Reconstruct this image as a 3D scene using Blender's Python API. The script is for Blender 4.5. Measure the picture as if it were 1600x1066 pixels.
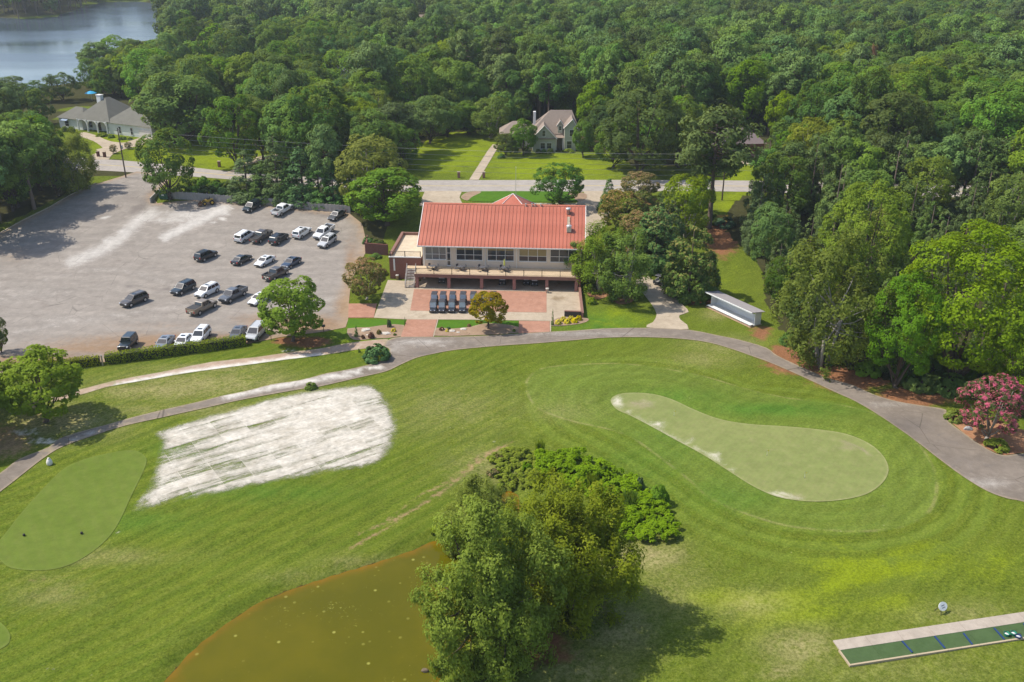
import bpy, bmesh, math, random
import numpy as np
from mathutils import Vector, Matrix
for o in list(bpy.data.objects): bpy.data.objects.remove(o, do_unlink=True)
S = bpy.context.scene
COL = S.collection
# ------------------------------------------------------------------ camera
CAMH, PITCH, FPX = 60.0, math.radians(24.4), 1450.0
cam_d = bpy.data.cameras.new('camera'); cam = bpy.data.objects.new('camera', cam_d); COL.objects.link(cam)
cam.location = (0, 0, CAMH); cam.rotation_euler = (math.pi/2 - PITCH, 0, 0)
cam_d.sensor_width = 36.0; cam_d.lens = 36.0*FPX/1600.0; cam_d.clip_start = 0.5; cam_d.clip_end = 9000
S.camera = cam
# ------------------------------------------------------------------ sky and sun
SUN_EL = math.radians(54); SUN_FROM = Vector((-1.0, 0.14, 0)).normalized()
world = bpy.data.worlds.new('World'); S.world = world; world.use_nodes = True
wn = world.node_tree; wn.nodes.clear()
sky = wn.nodes.new('ShaderNodeTexSky'); sky.sky_type = 'NISHITA'; sky.sun_disc = False
sky.sun_elevation = SUN_EL; sky.sun_rotation = math.atan2(SUN_FROM.x, SUN_FROM.y) % (2*math.pi)
sky.dust_density = 1.5; sky.ozone_density = 1.0
bg = wn.nodes.new('ShaderNodeBackground'); bg.inputs['Strength'].default_value = 0.15
wo = wn.nodes.new('ShaderNodeOutputWorld')
wn.links.new(sky.outputs[0], bg.inputs[0]); wn.links.new(bg.outputs[0], wo.inputs[0])
sun_d = bpy.data.lights.new('sun', 'SUN'); sun_d.energy = 3.9; sun_d.angle = math.radians(0.53); sun_d.color = (1.0, 0.94, 0.84)
sun = bpy.data.objects.new('sun', sun_d); COL.objects.link(sun)
sdir = Vector((SUN_FROM.x*math.cos(SUN_EL), SUN_FROM.y*math.cos(SUN_EL), math.sin(SUN_EL)))
sun.rotation_euler = sdir.to_track_quat('Z', 'Y').to_euler(); sun.location = (-60, 80, 120)
S.view_settings.view_transform = 'Standard'; S.view_settings.look = 'None'
S.view_settings.exposure = 0.36; S.view_settings.gamma = 1.0; S.view_settings.use_curve_mapping = False
S.render.engine = 'CYCLES'; S.render.resolution_x = 1024; S.render.resolution_y = 682
S.cycles.max_bounces = 6; S.cycles.diffuse_bounces = 3; S.cycles.glossy_bounces = 2
S.cycles.transmission_bounces = 4; S.cycles.transparent_max_bounces = 6; S.cycles.volume_bounces = 0
# ------------------------------------------------------------------ pixel <-> place
CP, SP = math.cos(PITCH), math.sin(PITCH)
def ray(px, py):
    u = (px-800.0)/FPX; v = (533.0-py)/FPX
    return np.array([u, CP + v*SP, -SP + v*CP])
def proj(x, y, z):
    dz = z-CAMH; depth = y*CP - dz*SP; up = y*SP + dz*CP
    return 800+FPX*x/depth, 533-FPX*up/depth
def depth_of(p): return p[1]*CP - (p[2]-CAMH)*SP
def Pz(px, py, z):
    d = ray(px, py); t = (z-CAMH)/d[2]; return np.array([d[0]*t, d[1]*t, z])
def sstep(t):
    t = np.clip(t, 0, 1); return t*t*(3-2*t)
def catmull(pts, closed=True, n=5):
    p = np.array(pts, float); N = len(p); out = []
    for i in range(N if closed else N-1):
        if closed: a, b, c, d = p[(i-1) % N], p[i], p[(i+1) % N], p[(i+2) % N]
        else: a, b, c, d = p[max(i-1, 0)], p[i], p[i+1], p[min(i+2, N-1)]
        for k in range(n):
            t = k/n
            out.append(0.5*((2*b)+(c-a)*t+(2*a-5*b+4*c-d)*t*t+(3*b-a-3*c+d)*t**3))
    if not closed: out.append(p[-1])
    return np.array(out)
def seg_dist(pts, X, Y, closed=True):
    X = np.asarray(X, float); Y = np.asarray(Y, float); best = np.full(X.shape, 1e18)
    P_ = np.asarray(pts, float); N = len(P_)
    for i in range(N if closed else N-1):
        ax, ay = P_[i][:2]; bx, by = P_[(i+1) % N][:2]; dx, dy = bx-ax, by-ay; L = dx*dx+dy*dy+1e-12
        t = np.clip(((X-ax)*dx+(Y-ay)*dy)/L, 0, 1)
        best = np.minimum(best, (X-ax-t*dx)**2+(Y-ay-t*dy)**2)
    return np.sqrt(best)
def inside(pts, X, Y):
    X = np.asarray(X, float); Y = np.asarray(Y, float); r = np.zeros(X.shape, bool); P_ = np.asarray(pts, float); N = len(P_)
    for i in range(N):
        ax, ay = P_[i][:2]; bx, by = P_[(i+1) % N][:2]
        if ay == by: continue
        c = ((ay > Y) != (by > Y)) & (X < (bx-ax)*(Y-ay)/(by-ay)+ax); r ^= c
    return r
def sdf(pts, X, Y):
    d = seg_dist(pts, X, Y); return np.where(inside(pts, X, Y), -d, d)
# ------------------------------------------------------------------ terrain
POND_Z, LAKE_Z = -0.6, 0.6
pond_px = [(235, 1110), (262, 1062), (300, 1018), (345, 982), (400, 945), (455, 922), (520, 900), (580, 882), (640, 862), (672, 848), (700, 838),
           (725, 815), (765, 790), (788, 768), (806, 772), (812, 795), (800, 830), (800, 870), (790, 930), (760, 980), (725, 1010), (700, 1040), (684, 1068), (670, 1110)]
POND = np.array([Pz(a, b, POND_Z)[:2] for a, b in catmull(pond_px, True, 4)])
lake_px = [(-120, 32), (0, 30), (60, 32), (110, 24), (150, 8), (190, 3), (232, 6), (262, 20), (250, 55), (236, 62), (196, 60), (150, 84), (128, 100), (140, 122), (100, 128), (40, 136), (0, 142), (-120, 150)]
LAKE = np.array([Pz(a, b, LAKE_Z)[:2] for a, b in catmull(lake_px, True, 3)])
cA = Pz(651, 450, 0); cB = Pz(901, 456, 0)
YAW = math.atan2(cB[1]-cA[1], cB[0]-cA[0])
green_px = [(954, 626), (966, 617), (990, 614), (1020, 616), (1050, 624), (1085, 640), (1125, 655), (1170, 663), (1220, 667), (1270, 672), (1320, 680), (1358, 696), (1380, 716), (1388, 737), (1378, 757), (1352, 774), (1310, 783), (1262, 785), (1215, 778), (1178, 762), (1140, 738), (1100, 712), (1060, 690), (1020, 668), (985, 650), (963, 640)]
GREEN = np.array([Pz(a, b, 0)[:2] for a, b in catmull(green_px, True, 4)])
bank_px = [(930, 600), (1000, 598), (1060, 612), (1110, 636), (1170, 650), (1250, 655), (1340, 668), (1400, 690)]
BANK = np.array([Pz(a, b, 0)[:2] for a, b in catmull(bank_px, False, 4)])
def vloc(x, y): return (y-cA[1])*math.cos(YAW) - (x-cA[0])*math.sin(YAW)
RISE = 3.4
def terr(x, y):
    x = np.asarray(x, float); y = np.asarray(y, float)
    v = vloc(x, y)
    z = RISE*sstep((v-9.0)/42.0)
    z = z + 14*sstep((y-420)/1400.0)*sstep((x+60)/260.0)
    golf = sstep((-22-v)/16.0)
    z = z + golf*(0.16*np.sin(x*0.085+1.0)*np.cos(y*0.1)+0.07*np.sin(0.21*x+0.17*y))
    if np.any((y > 50) & (y < 110) & (x < 20)):
        d = sdf(POND, x, y)
        z = np.where(d < 6, z*sstep((d-1.0)/5.0), z)
        z = z + np.where(d > 0, POND_Z*(1-sstep(d/1.5)), POND_Z-1.2*sstep(-d/4.0)-0.12*sstep(-d/0.5))
    if np.any((y > 70) & (y < 140) & (x > 0) & (x < 70)):
        db = seg_dist(BANK, x, y, False); dg = sdf(GREEN, x, y)
        z = z + np.where(dg > 0, 0.55*np.exp(-(db/4.0)**2), 0)*sstep(dg/2.0)
    if np.any((y > 280) & (x < -60)):
        dl = sdf(LAKE, x, y)
        z = np.where(dl < 30, LAKE_Z-0.8+(z-LAKE_Z+0.8)*sstep((dl+3)/30.0), z)
        z = np.where(dl < -3, LAKE_Z-2.5, z)
    return z
def tz(x, y): return float(terr(np.array([x]), np.array([y]))[0])
def P(px, py, z=None):
    if z is not None: return Vector(Pz(px, py, z))
    zz = 0.0
    for _ in range(14):
        p = Pz(px, py, zz); n = tz(p[0], p[1])
        if abs(n-zz) < 0.004: break
        zz = 0.3*zz+0.7*n
    return Vector((p[0], p[1], tz(p[0], p[1])))
def PXY(pts): return np.array([P(a, b)[:2] for a, b in pts])
# ------------------------------------------------------------------ mesh builder and tagging
class MB:
    def __init__(s): s.v = []; s.f = []
    def add(s, v, f):
        n = len(s.v); s.v += [tuple(p) for p in v]; s.f += [tuple(i+n for i in q) for q in f]; return s
    def box(s, x0, x1, y0, y1, z0, z1):
        return s.add([(x0,y0,z0),(x1,y0,z0),(x1,y1,z0),(x0,y1,z0),(x0,y0,z1),(x1,y0,z1),(x1,y1,z1),(x0,y1,z1)],
                     [(0,3,2,1),(4,5,6,7),(0,1,5,4),(1,2,6,5),(2,3,7,6),(3,0,4,7)])
    def cbox(s, c, d, rz=0.0, ry=0.0, rx=0.0):
        m = Matrix.Translation(c) @ Matrix.Rotation(rz,4,'Z') @ Matrix.Rotation(ry,4,'Y') @ Matrix.Rotation(rx,4,'X')
        h = [k/2 for k in d]; vs = [m @ Vector((a*h[0], b*h[1], e*h[2])) for e in (-1,1) for a,b in ((-1,-1),(1,-1),(1,1),(-1,1))]
        return s.add(vs, [(0,3,2,1),(4,5,6,7),(0,1,5,4),(1,2,6,5),(2,3,7,6),(3,0,4,7)])
    def prism(s, poly, z0, z1, ax='z'):
        n = len(poly)
        if ax == 'z': a = [(p[0],p[1],z0) for p in poly]; b = [(p[0],p[1],z1) for p in poly]
        elif ax == 'y': a = [(p[0],z0,p[1]) for p in poly]; b = [(p[0],z1,p[1]) for p in poly]
        else: a = [(z0,p[0],p[1]) for p in poly]; b = [(z1,p[0],p[1]) for p in poly]
        return s.add(a+b, [tuple(range(n-1,-1,-1)), tuple(range(n,2*n))]+[(i,(i+1)%n,(i+1)%n+n,i+n) for i in range(n)])
    def slab(s, quad, t):
        q = [Vector(p) for p in quad]; n = (q[1]-q[0]).cross(q[2]-q[0]).normalized()*t
        v = q+[p+n for p in q]; k = len(q)
        return s.add(v, [tuple(range(k-1,-1,-1)), tuple(range(k,2*k))]+[(i,(i+1)%k,(i+1)%k+k,i+k) for i in range(k)])
    def tube(s, pts, rad, n=7, cap=True):
        pts = [Vector(p) for p in pts]; N = len(pts)
        if not hasattr(rad, '__len__'): rad = [rad]*N
        vs = []; up = Vector((0.13,0.31,0.94))
        for i in range(N):
            d = (pts[min(i+1,N-1)]-pts[max(i-1,0)]).normalized()
            a = d.cross(up)
            if a.length < 1e-3: a = d.cross(Vector((1,0,0)))
            a.normalize(); b = d.cross(a)
            for k in range(n):
                t = 2*math.pi*k/n; vs.append(pts[i]+(a*math.cos(t)+b*math.sin(t))*rad[i])
        fs = [(i*n+k, i*n+(k+1)%n, (i+1)*n+(k+1)%n, (i+1)*n+k) for i in range(N-1) for k in range(n)]
        if cap: fs += [tuple(range(n-1,-1,-1)), tuple(range((N-1)*n, N*n))]
        return s.add(vs, fs)
    def lathe(s, prof, n=12, c=(0,0,0), ax='z'):
        vs = []
        for r, h in prof:
            for k in range(n):
                t = 2*math.pi*k/n; a, b = r*math.cos(t), r*math.sin(t)
                p = (a,b,h) if ax == 'z' else ((a,h,b) if ax == 'y' else (h,a,b))
                vs.append((p[0]+c[0],p[1]+c[1],p[2]+c[2]))
        N = len(prof)
        fs = [(i*n+k, i*n+(k+1)%n, (i+1)*n+(k+1)%n, (i+1)*n+k) for i in range(N-1) for k in range(n)]
        fs += [tuple(range(n-1,-1,-1)), tuple(range((N-1)*n, N*n))]
        return s.add(vs, fs)
    def mesh(s, name, smooth=False):
        me = bpy.data.meshes.new(name); me.from_pydata(s.v, [], s.f); 
        bm = bmesh.new(); bm.from_mesh(me); bmesh.ops.recalc_face_normals(bm, faces=bm.faces); bm.to_mesh(me); bm.free()
        if smooth: me.shade_smooth()
        return me
    def build(s, name, mat, parent=None, smooth=False, bevel=0.0, **tags):
        return obj(name, s.mesh(name, smooth), mat, parent, bevel, **tags)
def obj(name, me, mat=None, parent=None, bevel=0.0, **tags):
    o = bpy.data.objects.new(name, me)
    if mat is not None:
        if len(me.materials) == 0: me.materials.append(mat)
        elif me.materials[0] != mat:
            o.material_slots[0].link = 'OBJECT'; o.material_slots[0].material = mat
    COL.objects.link(o)
    if parent is not None: o.parent = parent
    if bevel:
        b = o.modifiers.new('bevel', 'BEVEL'); b.width = bevel; b.segments = 1; b.limit_method = 'ANGLE'
    for k, v in tags.items(): o[k] = v
    return o
def thing(name, label, cat, loc=(0,0,0), rz=0.0, group=None):
    o = bpy.data.objects.new(name, None); COL.objects.link(o); o.empty_display_size = 0.3
    o.location = loc; o.rotation_euler = (0,0,rz); o['label'] = label; o['category'] = cat
    if group: o['group'] = group
    return o
def tag(o, label, cat, group=None):
    o['label'] = label; o['category'] = cat
    if group: o['group'] = group
    return o
# ------------------------------------------------------------------ node helper
class G:
    def __init__(s, name):
        s.m = bpy.data.materials.new(name); s.m.use_nodes = True; s.t = s.m.node_tree; s.t.nodes.clear()
        s._c = None
    def n(s, t): return s.t.nodes.new('ShaderNode'+t)
    def put(s, sock, v):
        if v is None: return
        if isinstance(v, bpy.types.NodeSocket): s.t.links.new(v, sock)
        else:
            if sock.type == 'RGBA' and hasattr(v, '__len__') and len(v) == 3: v = (*v, 1)
            if sock.type == 'RGBA' and not hasattr(v, '__len__'): v = (v, v, v, 1)
            sock.default_value = v
    def co(s):
        if s._c is None: s._c = s.n('TexCoord').outputs['Object']
        return s._c
    def mapping(s, scale=(1,1,1), rot=(0,0,0), vec=None):
        m = s.n('Mapping'); s.put(m.inputs['Vector'], vec or s.co()); m.inputs['Scale'].default_value = scale; m.inputs['Rotation'].default_value = rot
        return m.outputs[0]
    def rotscale(s, ang, scale):
        a = s.n('Mapping'); s.put(a.inputs['Vector'], s.co()); a.inputs['Rotation'].default_value = (0,0,-ang)
        b = s.n('Mapping'); s.put(b.inputs['Vector'], a.outputs[0]); b.inputs['Scale'].default_value = scale; return b.outputs[0]
    def noise(s, sc, det=4, ro=0.55, vec=None, dist=0.0):
        x = s.n('TexNoise'); s.put(x.inputs['Vector'], vec or s.co()); x.inputs['Scale'].default_value = sc
        x.inputs['Detail'].default_value = det; x.inputs['Roughness'].default_value = ro; x.inputs['Distortion'].default_value = dist
        return x.outputs[0]
    def vor(s, sc, vec=None, out='Distance', feat='F1'):
        x = s.n('TexVoronoi'); x.feature = feat; s.put(x.inputs['Vector'], vec or s.co()); x.inputs['Scale'].default_value = sc; return x.outputs[out]
    def wave(s, sc, dist=0, vec=None, det=2, axis='X'):
        x = s.n('TexWave'); x.bands_direction = axis; s.put(x.inputs['Vector'], vec or s.co()); x.inputs['Scale'].default_value = sc
        x.inputs['Distortion'].default_value = dist; x.inputs['Detail'].default_value = det; return x.outputs['Fac']
    def ramp(s, f, stops, interp='LINEAR'):
        r = s.n('ValToRGB'); s.put(r.inputs[0], f); e = r.color_ramp; e.interpolation = interp
        while len(e.elements) < len(stops): e.elements.new(0.5)
        for el, (p, c) in zip(e.elements, stops):
            el.position = p; el.color = (c, c, c, 1) if not hasattr(c, '__len__') else (*c[:3], 1)
        return r.outputs[0]
    def mix(s, f, a, b, mode='MIX'):
        m = s.n('Mix'); m.data_type = 'RGBA'; m.blend_type = mode; m.clamp_factor = True
        s.put(m.inputs[0], f); s.put(m.inputs[6], a); s.put(m.inputs[7], b); return m.outputs[2]
    def math(s, op, a, b=0.0, c=None, clamp=False):
        m = s.n('Math'); m.operation = op; m.use_clamp = clamp; s.put(m.inputs[0], a); s.put(m.inputs[1], b)
        if c is not None: s.put(m.inputs[2], c)
        return m.outputs[0]
    def smooth(s, x, lo, hi):
        m = s.n('MapRange'); m.interpolation_type = 'SMOOTHSTEP'; s.put(m.inputs[0], x); m.inputs[1].default_value = lo; m.inputs[2].default_value = hi
        return m.outputs[0]
    def attr(s, name):
        a = s.n('Attribute'); a.attribute_name = name; return a.outputs['Fac']
    def rnd(s): return s.n('ObjectInfo').outputs['Random']
    def hsv(s, c, h=0.5, sa=1.0, v=1.0):
        x = s.n('HueSaturation'); s.put(x.inputs['Hue'], h); s.put(x.inputs['Saturation'], sa); s.put(x.inputs['Value'], v); s.put(x.inputs['Color'], c); return x.outputs[0]
    def bump(s, h, st=0.3, d=0.05):
        b = s.n('Bump'); b.inputs['Strength'].default_value = st; b.inputs['Distance'].default_value = d; s.put(b.inputs['Height'], h); return b.outputs[0]
    def bsdf(s, col, rough=0.8, normal=None, spec=0.3, metal=0.0, coat=0.0):
        b = s.n('BsdfPrincipled'); s.put(b.inputs['Base Color'], col); s.put(b.inputs['Roughness'], rough); s.put(b.inputs['Normal'], normal)
        b.inputs['Specular IOR Level'].default_value = spec; b.inputs['Metallic'].default_value = metal; b.inputs['Coat Weight'].default_value = coat
        return b
    def end(s, sh):
        o = s.n('OutputMaterial'); s.t.links.new(sh if isinstance(sh, bpy.types.NodeSocket) else sh.outputs[0], o.inputs[0]); return s.m
def flat(name, col, rough=0.6, var=0.12, sc=2.0, spec=0.3, metal=0.0, coat=0.0, bump=0.0):
    g = G(name); nz = g.noise(sc, 5, 0.6)
    c = g.mix(nz, tuple(k*(1-var) for k in col), tuple(min(1, k*(1+var)) for k in col))
    return g.end(g.bsdf(c, rough, g.bump(nz, bump, 0.02) if bump else None, spec, metal, coat))
# ------------------------------------------------------------------ outlines of the place
fringe_px = [(822,603),(828,588),(843,577),(870,572),(897,570),(967,568),(1037,576),(1100,588),(1160,606),(1230,622),(1310,632),(1380,652),(1432,690),(1462,740),(1458,790),(1425,818),(1360,830),(1285,828),(1227,821),(1169,804),(1114,781),(1072,746),(1021,707),(987,684),(948,670),(897,659),(855,645),(832,630)]
FRINGE = PXY(catmull(fringe_px, True, 3))
tee_px = [(-14,860),(0,875),(18,888),(65,892),(109,883),(152,857),(181,825),(206,774),(228,727),(224,711),(203,704),(159,711),(119,723),(90,741),(36,799),(7,836)]
TEE = PXY(catmull(tee_px, True, 4))
tee2_px = [(-60,960),(-10,968),(10,982),(16,998),(6,1012),(-40,1030),(-80,1000)]
TEE2 = PXY(catmull(tee2_px, True, 4))
sand_px = [(206,802),(218,778),(231,760),(243,722),(249,692),(241,678),(262,668),(312,652),(372,637),(420,622),(480,611),(540,603),(577,599),(597,612),(611,634),(621,655),(622,680),(612,705),(594,724),(560,733),(519,739),(470,748),(420,756),(330,775),(264,787)]
SAND = PXY(catmull(sand_px, True, 3))
path_up = [(-60,775),(0,740),(30,718),(75,700),(93,686),(130,674),(168,664),(210,652),(255,641),(312,628),(348,619),(387,611),(426,601),(468,595),(510,584),(534,580),(566,573),(592,566),(607,556),(608,546),(600,541),(606,532),(626,527),(676,527),(740,526),(810,522),(860,519),(900,517),(942,514),(1010,513),(1076,516),(1123,525),(1157,532),(1197,544),(1214,556),(1250,573),(1290,590),(1334,603),(1365,617),(1403,628),(1445,635),(1478,641),(1479,656),(1504,676),(1542,702),(1567,712),(1600,709),(1680,704),(1850,722),(2150,790)]
path_lo = [(2150,960),(1850,868),(1680,812),(1600,785),(1575,780),(1542,768),(1504,745),(1466,717),(1423,684),(1377,652),(1337,628),(1306,614),(1251,588),(1200,566),(1183,560),(1134,543),(1091,533),(1027,528),(953,528),(900,532),(840,537),(780,541),(715,547),(680,553),(650,560),(625,571),(603,581),(564,590),(498,605),(480,607),(387,623.5),(330,636),(258,652),(195,666),(150,680),(99,698),(69,716),(39,739),(15,758),(-60,815)]
PATH = np.vstack([PXY(catmull(path_up, False, 3)), PXY(catmull(path_lo, False, 3))])
gravel_up = [(80,618),(134,607),(180,595),(240,584),(270,578),(330,566),(399,558.6),(450,551),(500,545),(540,537),(590,531),(606,530)]
gravel_lo = [(606,539),(595,542),(550,548),(500,556),(450,562),(399,569),(315,580),(270,587),(210,597.6),(168,605),(135,615),(80,630)]
GRAVEL = np.vstack([PXY(catmull(gravel_up, False, 2)), PXY(catmull(gravel_lo, False, 2))])
lot_px = [(-70,412),(0,366),(35,346),(78,325),(112,305),(150,288),(180,279),(214,268.5),(268,274),(262,284),(238,306),(246,318),(300,313),(345,316),(400,319),(450,325),(500,330),(546,334),(566,350),(571,372),(571,396),(562,412),(552,432),(547,455),(545,476),(544,500),(540,512),(505,519),(440,527),(386,538),(330,549),(250,557),(170,566),(100,572),(40,578),(0,584),(-70,596)]
LOT = PXY(lot_px)
road_up = [(-160,238),(0,242),(80,245.5),(157,249),(227,254),(310,263),(366,269),(450,275.5),(560,280),(660,282),(914,281.5),(1093,282),(1250,284),(1500,290),(1800,300)]
road_lo = [(1800,322),(1500,309),(1250,302),(1093,299),(914,300),(670,300),(560,297),(450,289),(369,281.5),(310,277),(229,271),(159,267),(80,263),(0,260),(-160,256)]
ROAD = np.vstack([PXY(catmull(road_up, False, 2)), PXY(catmull(road_lo, False, 2))])
clear_px = [[(575,283),(622,250),(655,226),(690,210),(776,208),(800,236),(950,236),(985,258),(1040,262),(1165,246),(1230,262),(1230,284)],
            [(250,87),(300,82),(440,81),(440,71),(300,74),(250,78)],
            [(-60,250),(70,222),(84,205),(95,176),(120,166),(238,168),(238,215),(262,232),(340,196),(390,196),(425,222),(455,258),(455,276),(366,270),(227,254),(90,246)]]
CLEAR = [PXY(c) for c in clear_px]
wood_r_px = [(1135,330),(1165,306),(1300,303),(1800,320),(2000,520),(1700,690),(1560,640),(1480,612),(1400,598),(1330,578),(1262,548),(1218,514),(1196,470),(1192,430),(1180,400),(1150,378),(1135,362)]
WOODR = PXY(wood_r_px)
wood_l_px = [(-160,415),(-40,366),(40,335),(100,305),(136,287),(148,272),(120,268),(-160,260)]
WOODL = PXY(wood_l_px)
fside_px = [(906,498),(905,460),(940,440),(1012,420),(1012,505),(906,517)]
# ------------------------------------------------------------------ ground materials
def grass_cols(g):
    n1 = g.noise(0.035, 4, 0.6); n2 = g.noise(0.22, 5, 0.62, dist=0.6); n3 = g.noise(1.7, 5, 0.75); n4 = g.noise(5.5, 4, 0.8)
    c = g.mix(g.smooth(n1, 0.35, 0.65), (0.102,0.142,0.013), (0.140,0.170,0.017))
    c = g.mix(g.smooth(n2, 0.40, 0.68), c, (0.092,0.122,0.015))
    c = g.mix(g.math('MULTIPLY', g.smooth(n3, 0.50, 0.68), 0.6), c, (0.172,0.182,0.042))
    c = g.mix(g.math('MULTIPLY', g.smooth(n3, 0.46, 0.32), 0.6), c, (0.062,0.098,0.012))
    c = g.mix(0.55, c, g.mix(g.smooth(n4, 0.32, 0.68), (0.040,0.072,0.005), (0.180,0.215,0.030)), 'MIX')
    return c, n1, n2, n3, n4
g = G('grass'); c, n1, n2, n3, n4 = grass_cols(g)
dg = g.attr('dgreen'); df = g.attr('dfringe'); nw = g.noise(0.5, 3, 0.5)
# mower rings round the practice green
ringc = g.math('ADD', dg, g.math('MULTIPLY', nw, 1.2))
ring = g.smooth(g.math('SINE', g.math('MULTIPLY', ringc, 2.3)), -0.6, 0.6)
ringm = g.math('MULTIPLY', g.smooth(dg, 16.0, 9.0), 0.42)
c = g.mix(g.math('MULTIPLY', ring, ringm), c, (0.165,0.225,0.034))
ring2 = g.smooth(g.math('SINE', g.math('MULTIPLY', g.math('ADD', dg, g.math('MULTIPLY', nw, 0.5)), 5.1)), 0.2, 0.9)
c = g.mix(g.math('MULTIPLY', ring2, g.math('MULTIPLY', g.smooth(dg, 14.0, 8.0), 0.30)), c, (0.070,0.115,0.012))
# collar: finer, paler turf inside the fringe
c = g.mix(g.math('MULTIPLY', g.smooth(df, 0.25, -0.25), 0.5), c, g.mix(n2, (0.112,0.168,0.028), (0.158,0.200,0.042)))
line = g.math('SUBTRACT', g.smooth(df, -0.34, -0.06), g.smooth(df, 0.02, 0.34))
c = g.mix(g.math('MULTIPLY', g.math('MULTIPLY', line, 0.75), g.smooth(n2, 0.38, 0.58)), c, (0.225,0.225,0.075))
# mown bands over the fairway
wv = g.wave(0.16, 3.0, g.rotscale(-0.75, (1,1,1)), 3)
c = g.mix(g.math('MULTIPLY', g.smooth(wv, 0.3, 0.8), g.math('MULTIPLY', g.attr('fair'), 0.42)), c, (0.066,0.110,0.011))
wv2 = g.noise(1.3, 4, 0.7, vec=g.rotscale(0.80, (0.10,1.0,1)))
c = g.mix(g.math('MULTIPLY', g.smooth(wv2, 0.48, 0.66), g.math('MULTIPLY', g.attr('fair'), 0.36)), c, (0.165,0.184,0.032))
lush = g.attr('lush'); c = g.mix(g.smooth(g.math('ADD', g.math('MULTIPLY', lush, 0.85), g.math('MULTIPLY', g.math('SUBTRACT', g.math('ADD', n2, g.math('MULTIPLY', n3, 0.6)), 0.8), 1.5)), 0.2, 1.0), c, g.mix(n4, (0.130,0.185,0.008), (0.225,0.265,0.016)))
deep = g.attr('deep'); c = g.mix(g.math('MULTIPLY', deep, g.smooth(n2, 0.85, 0.35)), c, g.mix(n4, (0.055,0.135,0.016), (0.075,0.165,0.022)))
dry = g.attr('dry'); c = g.mix(g.math('MULTIPLY', dry, g.smooth(g.math('ADD', n3, g.math('MULTIPLY', n2, 0.6)), 0.5, 1.0)), c, g.mix(n4, (0.26,0.22,0.085), (0.37,0.32,0.16)))
dirt = g.attr('dirt'); nd_ = g.noise(1.3, 5, 0.7)
c = g.mix(g.smooth(g.math('ADD', dirt, g.math('MULTIPLY', g.math('SUBTRACT', nd_, 0.5), 1.1)), 0.45, 0.85), c, g.mix(n4, (0.22,0.14,0.065), (0.36,0.26,0.14)))
straw = g.attr('straw'); ns = g.noise(0.5, 6, 0.7)
c = g.mix(g.smooth(g.math('ADD', straw, g.math('MULTIPLY', g.math('SUBTRACT', ns, 0.5), 0.9)), 0.4, 0.7), c, g.mix(g.noise(5, 4, 0.7), (0.14,0.058,0.026), (0.33,0.165,0.085)))
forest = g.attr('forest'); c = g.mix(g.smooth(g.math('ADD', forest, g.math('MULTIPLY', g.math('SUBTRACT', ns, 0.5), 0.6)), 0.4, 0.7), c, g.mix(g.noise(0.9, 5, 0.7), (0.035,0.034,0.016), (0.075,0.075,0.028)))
mud = g.attr('dpond'); c = g.mix(g.smooth(g.math('ADD', mud, g.math('MULTIPLY', g.noise(1.1, 4, 0.7), 1.0)), 0.62, 0.38), c, g.mix(n4, (0.045,0.032,0.012), (0.13,0.075,0.025)))
# bits of litter and thin sandy scuffs
sp = g.math('MULTIPLY', g.smooth(g.vor(0.55), 0.075, 0.03), g.smooth(g.noise(0.09, 3, 0.6), 0.5, 0.7))
c = g.mix(g.math('MULTIPLY', sp, 0.7), c, (0.42,0.38,0.24))
sw = g.attr('sand'); c = g.mix(g.smooth(g.math('ADD', sw, g.math('MULTIPLY', g.math('SUBTRACT', nd_, 0.5), 1.2)), 0.5, 0.95), c, g.mix(n4, (0.55,0.50,0.40), (0.74,0.70,0.60)))
vm = g.math('ADD', 0.66, g.math('ADD', g.math('MULTIPLY', g.smooth(g.noise(0.75, 9, 0.78, vec=g.rotscale(0.80, (0.3,1.0,1))), 0.33, 0.67), 0.26), g.math('MULTIPLY', g.smooth(g.noise(3.4, 5, 0.8), 0.35, 0.65), 0.40)))
c = g.hsv(c, 0.5, 1.0, vm)
hb = g.math('ADD', g.math('MULTIPLY', n3, 0.5), g.math('MULTIPLY', n4, 0.5))
M_GRASS = g.end(g.bsdf(c, 0.9, g.bump(hb, 0.6, 0.12), 0.0))
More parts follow.
